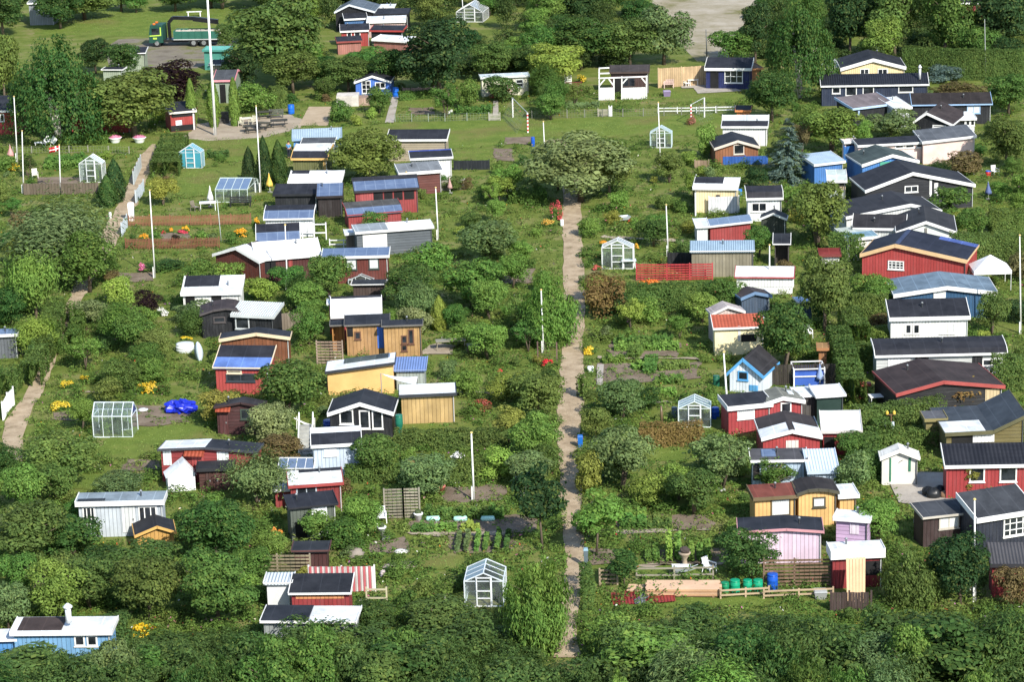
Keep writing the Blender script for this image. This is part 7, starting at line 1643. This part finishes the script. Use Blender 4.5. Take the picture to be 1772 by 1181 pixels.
def ok_screen(p, w, h):
    s = pxm(p); bx, by = proj(p); x0, x1, yt = bx-w*s/2, bx+w*s/2, by-h*s
    for a0, a1, t, b, base in PROT:
        if by > base-2 and x1 > a0+2 and x0 < a1-2 and yt < b: return False
    for k, P in ZONES:                       # keep the paths and beds behind in view
        if k in ('path', 'gravel', 'sand'):
            q = at(bx, yt+h*s*.15)
            if in_poly(q.x, q.y, P) or h > 1.2 and in_poly(at(bx-w*s*.3, yt+h*s*.4).x, at(bx-w*s*.3, yt+h*s*.4).y, P): return False
        if k in ('lawn', 'soil') and h > 1.0:
            q = at(bx, yt+h*s*.3)
            if in_poly(q.x, q.y, P): return False
    return True
BOTTOM = [(-50, 1118), (190, 1112), (230, 1096), (430, 1080), (470, 1072), (660, 1074), (700, 1066), (830, 1075), (880, 1112), (960, 1126), (1010, 1105), (1060, 1075), (1180, 1062), (1400, 1064), (1560, 1050), (1700, 1052), (1830, 1050)]
def top_line(x):
    for (a, b), (c, d) in zip(BOTTOM, BOTTOM[1:]):
        if x <= c: return b+(d-b)*(x-a)/(c-a)
    return BOTTOM[-1][1]
spots = []
NEARW = {'dark': 'dark green', 'deep': 'deep green', 'mid': 'green', 'light': 'light green', 'lime': 'yellow green', 'olive': 'olive green', 'grey': 'grey green', 'moss': 'dull green', 'rust': 'reddish', 'gold': 'golden green', 'purple': 'purple', 'brown': 'brownish'}
MARKS = [(hs['A']+hs['u']*hs['W']/2+hs['n']*hs['D']/2, hs['short'], hs['W'], hs['D']) for hs in HOUSES if hs['short']]
cols = ['mid']*6+['light']*7+['moss']*3+['olive']*3+['dark']*2+['grey']*3+['lime']*4+['gold', 'deep', 'light', 'brown']
tries = 0; auto = []
while len(auto) < 285 and tries < 16000:
    tries += 1
    fx = random.uniform(-10, 1782); fy = random.uniform(150, 1125)
    if fy > top_line(fx)+25: continue
    p = at(fx, fy); big = random.random() < .42
    w = random.uniform(1.7, 3.0) if big else random.uniform(.9, 1.7); h = w*random.uniform(.6, .95)
    if not free_ground(p.x, p.y, w): continue
    if any((p-q).length < (w+ww)*.36 for q, ww in TREES): continue
    if not ok_screen(p, w, h): continue
    auto.append((p, w, h, 'bush' if w > 1.6 else 'shrub', random.choice(cols))); TREES.append((p, w))
used = {}
def auto_label(p, w, h, c, noun):
    best = sorted(MARKS, key=lambda m: (m[0]-p).length)[:4]
    size = ('large' if w > 2.4 else 'small' if w < 1.2 else '') if noun == 'bush' or noun == 'shrub' else ('broad' if w > 3.2 else 'young' if w < 2.4 else '')
    shape = '' if noun == 'tree' else 'round' if h/w > .78 else 'spreading'
    def rel(m):
        d = p-m[0]; s = '' if m[1].startswith('the ') else 'the '
        a = ('right' if d.x > 0 else 'left') if abs(d.x) > m[2]*.6 else ''
        b = 'behind' if d.y > m[3]*.5 else 'in front of' if d.y < -m[3]*.5 else ''
        if a and b: return ('behind and to the %s of ' if b == 'behind' else 'in front and to the %s of ') % a + s+m[1]
        if a: return 'to the %s of ' % a+s+m[1]
        return (b or 'beside')+' '+s+m[1]
    base = ' '.join(x for x in (size, shape, NEARW[c], noun) if x)
    nm = lambda m: m[1][4:] if m[1].startswith('the ') else m[1]
    cand = [base+' '+rel(m) for m in best]
    cand += [base+' between the %s and the %s' % (nm(best[i]), nm(best[j])) for i in range(4) for j in range(i+1, 4)]
    cand += [wd+' '+cand[0] for wd in ('bushy', 'leafy', 'loose', 'dense', 'low', 'rough', 'patchy', 'ragged')]
    for cd in cand:
        if cd not in used and len(cd.split()) <= 16: used[cd] = 1; return cd
    return cand[0]
for p, w, h, k, c in auto:
    plant(k, p, w, h, c, 'shrub', auto_label(p, w, h, c, k), 'shrub', 'garden shrubs')
# small garden trees
n = tries = 0
while n < 80 and tries < 9000:
    tries += 1
    fx = random.uniform(-10, 1782); fy = random.uniform(165, 1110)
    if fy > top_line(fx)+15: continue
    p = at(fx, fy); w = random.uniform(2.0, 3.6); h = w*random.uniform(.85, 1.25)
    if not free_ground(p.x, p.y, w*.5): continue
    if any((p-q).length < (w+ww)*.30 for q, ww in TREES): continue
    if not ok_screen(p, w*.85, h*.95): continue
    c = random.choice(cols[:-1]); k = random.choice(('tree', 'tree', 'tree', 'light', 'slim' if w < 2.6 else 'tree', 'feather'))
    plant(k, p, w, h, c, 'tree', auto_label(p, w, h, c, 'tree'), 'tree', 'small garden trees'); TREES.append((p, w)); n += 1
# the belt of tall trees along the far edge
n = tries = 0
while n < 120 and tries < 14000:
    tries += 1
    fx = random.uniform(-20, 1800); fy = random.uniform(-95, 130)
    if fx < 440 and fy > -25: continue
    if 1110 < fx < 1310 and fy < 120: continue
    p = at(fx, fy); far = fy < 10; w = random.uniform(5, 8.5) if far else random.uniform(3.2, 6.5); h = w*random.uniform(.85, 1.2)
    if not free_ground(p.x, p.y, w*.5): continue
    if any((p-q).length < (w+ww)*.2 for q, ww in TREES): continue
    if not ok_screen(p, w*.8, h*.95): continue
    c = random.choice(['moss', 'dark', 'mid', 'deep', 'mid', 'olive', 'light', 'moss'])
    plant('big' if w > 4 else 'tree', p, w, h, c, 'tree', auto_label(p, w, h, c, 'tree'), 'tree', 'trees along the far edge'); TREES.append((p, w)); n += 1
# the wood behind them reads as one mass
def far_wood():
    src = []; Q = []
    for W, H, c, b in PROTO['tree']+PROTO['bush']:
        me = c.data; v = np.empty(len(me.vertices)*3, np.float32); me.vertices.foreach_get('co', v); src.append((W, H, v.reshape(-1, 4, 3)))
    n = t = 0
    while n < 460 and t < 9000:
        t += 1; fx = random.uniform(-20, 1800); fy = random.uniform(-110, 138)
        if fx < 560 and fy > -30 or 1100 < fx < 1320 and fy < 112: continue
        p = at(fx, fy); w = random.uniform(2.6, 5.0); h = random.uniform(1.4, 4.2) if fy > 60 else random.uniform(2.5, 6.0)
        if not free_ground(p.x, p.y, w*.6) or not ok_screen(p, w*.9, h): continue
        W, H, q = src[n % 6]; q = q[RNG.random(len(q)) < (.28 if n % 6 < 3 else .55)]; a = random.uniform(0, 6.28)
        r = np.array([[math.cos(a), -math.sin(a), 0], [math.sin(a), math.cos(a), 0], [0, 0, 1]])
        z0 = np.array([0, 0, -.18*h])
        Q.append(((q*np.array([w/W, w/W, h*1.1/H]))@r.T+z0+np.array([p.x, p.y, 0])).astype(np.float32)); n += 1
    return np.concatenate(Q)
o = bpy.data.objects.new('far_wood', quads_mesh('far_wood', far_wood(), LEAF)); COL.objects.link(o); o.color = (.062, .105, .026, 1)
tag(o, 'dense dark green wood and scrub closing the far edge of the gardens', 'wood', None, 'stuff')
# single trees rising from the near thicket
ORD = ('first','second','third','fourth','fifth','sixth','seventh','eighth','ninth','tenth','eleventh','twelfth','thirteenth','fourteenth','fifteenth','sixteenth','seventeenth','eighteenth','nineteenth','twentieth') + tuple('twenty-'+q for q in ('first','second','third','fourth','fifth','sixth','seventh','eighth','ninth')) + ('thirtieth',) + tuple('thirty-'+q for q in ('first','second','third','fourth','fifth')); no = 0
for i in range(34):
    fx = -20+i*55+random.uniform(-18, 18); fy = random.uniform(1165, 1300)
    if 850 < fx < 1035: continue
    p = at(fx, fy); h = min(4.8, (fy-top_line(fx)-random.uniform(-12, 34))/(pxm(p)*.96)); w = random.uniform(2.2, 4.2)
    c = random.choice(['mid', 'light', 'moss', 'grey', 'mid', 'deep', 'dark', 'dark']); k = random.choice(['feather', 'tree', 'spray', 'slim', 'tree', 'spray'])
    plant(k, p, w, h, c, 'tree', '%s single tree rising from the bottom thicket, %s from the left' % (NEARW[c], ORD[no]), 'tree', 'trees in the bottom thicket'); no += 1

# ------------------------------------------------------------------ low mixed planting that nobody could count
def cover():
    N = 25000; Q = []
    fx = RNG.uniform(-30, 1800, N*3); fy = 160+(1150-160)*RNG.random(N*3)**1.25; cnt = 0; P = []
    for x, y in zip(fx, fy):
        p = at(x, y)
        if not free_ground(p.x, p.y, .3) and not (random.random() < .35 and free_ground(p.x, p.y, .3, ('path', 'gravel', 'lawn', 'sand', 'lot', 'paving', 'tarmac'))): continue
        P.append((p.x, p.y, 0)); cnt += 1
        if cnt >= N: break
    P = np.array(P); n = len(P)
    g = np.sin(P[:, 0]*.31+1.3*np.sin(P[:, 1]*.17))+np.sin(P[:, 1]*.23+P[:, 0]*.11)+.6*np.sin(P[:, 0]*.9-P[:, 1]*.7)
    H = np.clip(.30+.17*g, .08, 1.0)*RNG.uniform(.6, 1.5, n); Rr = RNG.uniform(.25, .6, n)
    m = 17; idx = np.repeat(np.arange(n), m); k = len(idx)
    d = RNG.normal(0, 1, (k, 3)); d /= np.linalg.norm(d, axis=1, keepdims=True); d[:, 2] = np.abs(d[:, 2])
    q = P[idx]+d*np.stack([Rr[idx], Rr[idx], H[idx]], 1)*(RNG.random(k)**.4)[:, None]; q[:, 2] += .03
    return leaves(q, d+np.array([0, -.2, .5]), np.where(RNG.random(k) < .5, .14, .2), .5, 1.0)
o = bpy.data.objects.new('ground_cover', quads_mesh('ground_cover', cover(), special('cover'))); COL.objects.link(o)
tag(o, 'low mixed herbs, weeds and vegetables covering the garden plots', 'ground cover', None, 'stuff')
def under():
    src = []; Q = []
    for W, H, c, b in PROTO['shrub']:
        me = c.data; v = np.empty(len(me.vertices)*3, np.float32); me.vertices.foreach_get('co', v); src.append((W, H, v.reshape(-1, 4, 3)))
    n = t = 0
    while n < 950 and t < 9000:
        t += 1; fx = random.uniform(-10, 1790); fy = random.uniform(150, 1120)
        if fy > top_line(fx)+20: continue
        p = at(fx, fy); w = random.uniform(.8, 2.2); h = random.uniform(.45, 1.15)
        if not free_ground(p.x, p.y, w*.7) or not ok_screen(p, w, h): continue
        W, H, q = src[n % 3]; q = q[RNG.random(len(q)) < .3]; a = random.uniform(0, 6.28)
        r = np.array([[math.cos(a), -math.sin(a), 0], [math.sin(a), math.cos(a), 0], [0, 0, 1]])
        Q.append(((q*np.array([w/W, w/W, h/H]))@r.T+np.array([p.x, p.y, 0])).astype(np.float32)); n += 1
    return np.concatenate(Q)
o = bpy.data.objects.new('undergrowth', quads_mesh('undergrowth', under(), special('cover'))); COL.objects.link(o)
tag(o, 'tall herbs and overgrown perennials filling the gaps between the cabins', 'undergrowth', None, 'stuff')
# short grass on the lawns
def turf():
    Q = []
    for k, P in ZONES:
        if k != 'lawn': continue
        A = np.array(P); lo = A.min(0); hi = A.max(0); area = (hi-lo).prod(); m = int(min(9000, area*22))
        X = RNG.uniform(lo[0], hi[0], m); Y = RNG.uniform(lo[1], hi[1], m)
        ins = np.zeros(m, bool); j = len(A)-1
        for i in range(len(A)):
            c = ((A[i, 1] > Y) != (A[j, 1] > Y)) & (X < (A[j, 0]-A[i, 0])*(Y-A[i, 1])/(A[j, 1]-A[i, 1]+1e-12)+A[i, 0]); ins ^= c; j = i
        X, Y = X[ins], Y[ins]; n = len(X)
        if n: Q.append(leaves(np.stack([X, Y, np.full(n, .05)], 1), np.tile([0, -.7, .5], (n, 1)), RNG.uniform(.06, .13, n), .5, .9))
    return np.concatenate(Q)
o = bpy.data.objects.new('grass', quads_mesh('grass', turf(), LEAF)); COL.objects.link(o); o.color = (.19, .235, .05, 1); tag(o, 'short grass of the lawns and the playing field', 'grass', None, 'stuff')
# the thicket along the bottom of the picture reads as one mass
def thicket():
    Q = []; src = []
    for W, H, c, b in PROTO['bush']+PROTO['spray']+PROTO['light'][:1]:
        me = c.data; v = np.empty(len(me.vertices)*3, np.float32); me.vertices.foreach_get('co', v); src.append((W, H, v.reshape(-1, 4, 3)))
    for row in range(8):
        fy = 1128+row*33
        for fx in np.arange(-60, 1850, 72):
            x = fx+RNG.uniform(-26, 26); y = fy+RNG.uniform(-14, 14); p = at(x, y); s = pxm(p)
            top = top_line(x)+RNG.uniform(-14, 16)+row*6; h = (y-top)/(s*.96)
            if h > 3.7: h = RNG.uniform(2.3, 3.7)
            if h < .5: continue
            if 938 < x < 1026 and y < 1200: continue
            W, H, q = src[RNG.choice(len(src), p=[.18, .18, .18, .34, .12])]; w = RNG.uniform(2.6, 4.4); a = RNG.uniform(0, 6.28)
            q = q[RNG.random(len(q)) < .62]
            r = np.array([[math.cos(a), -math.sin(a), 0], [math.sin(a), math.cos(a), 0], [0, 0, 1]]); q = (q*np.array([w/W, w/W, h/H]))@r.T
            Q.append((q+np.array([p.x, p.y, 0])).astype(np.float32))
    return np.concatenate(Q)
o = bpy.data.objects.new('thicket', quads_mesh('thicket', thicket(), LEAF)); COL.objects.link(o); o.color = (.098, .150, .034, 1)
tag(o, 'dense green thicket of bushes along the whole bottom edge', 'thicket', None, 'stuff')
# ------------------------------------------------------------------ light
SUN_EL, SUN_DIR = R(36), Vector((.46, -.89, 0)).normalized()
sv = SUN_DIR*math.cos(SUN_EL)+Vector((0, 0, math.sin(SUN_EL)))
sd = bpy.data.lights.new('sun', 'SUN'); sd.energy = 4.6; sd.angle = R(.5); sd.color = (1, .95, .86)
so = bpy.data.objects.new('sun', sd); COL.objects.link(so); so.rotation_euler = sv.to_track_quat('Z', 'Y').to_euler(); so.location = (60, -60, 120)
w = bpy.data.worlds.new('World'); scene.world = w; w.use_nodes = True
sk = w.node_tree.nodes.new('ShaderNodeTexSky'); sk.sky_type = 'NISHITA'; sk.sun_disc = False; sk.sun_elevation = SUN_EL
sk.sun_rotation = math.atan2(SUN_DIR.x, SUN_DIR.y); sk.air_density = 1.0; sk.dust_density = .6
bg = w.node_tree.nodes['Background']; bg.inputs[1].default_value = .148; w.node_tree.links.new(sk.outputs[0], bg.inputs[0])
scene.view_settings.view_transform = 'Standard'; scene.view_settings.look = 'None'; scene.view_settings.gamma = 1; scene.view_settings.exposure = .68
scene.cycles.max_bounces = 6; scene.cycles.transparent_max_bounces = 10; scene.cycles.diffuse_bounces = 3; scene.cycles.glossy_bounces = 2
scene.cycles.use_adaptive_sampling = True; scene.cycles.caustics_reflective = False; scene.cycles.caustics_refractive = False
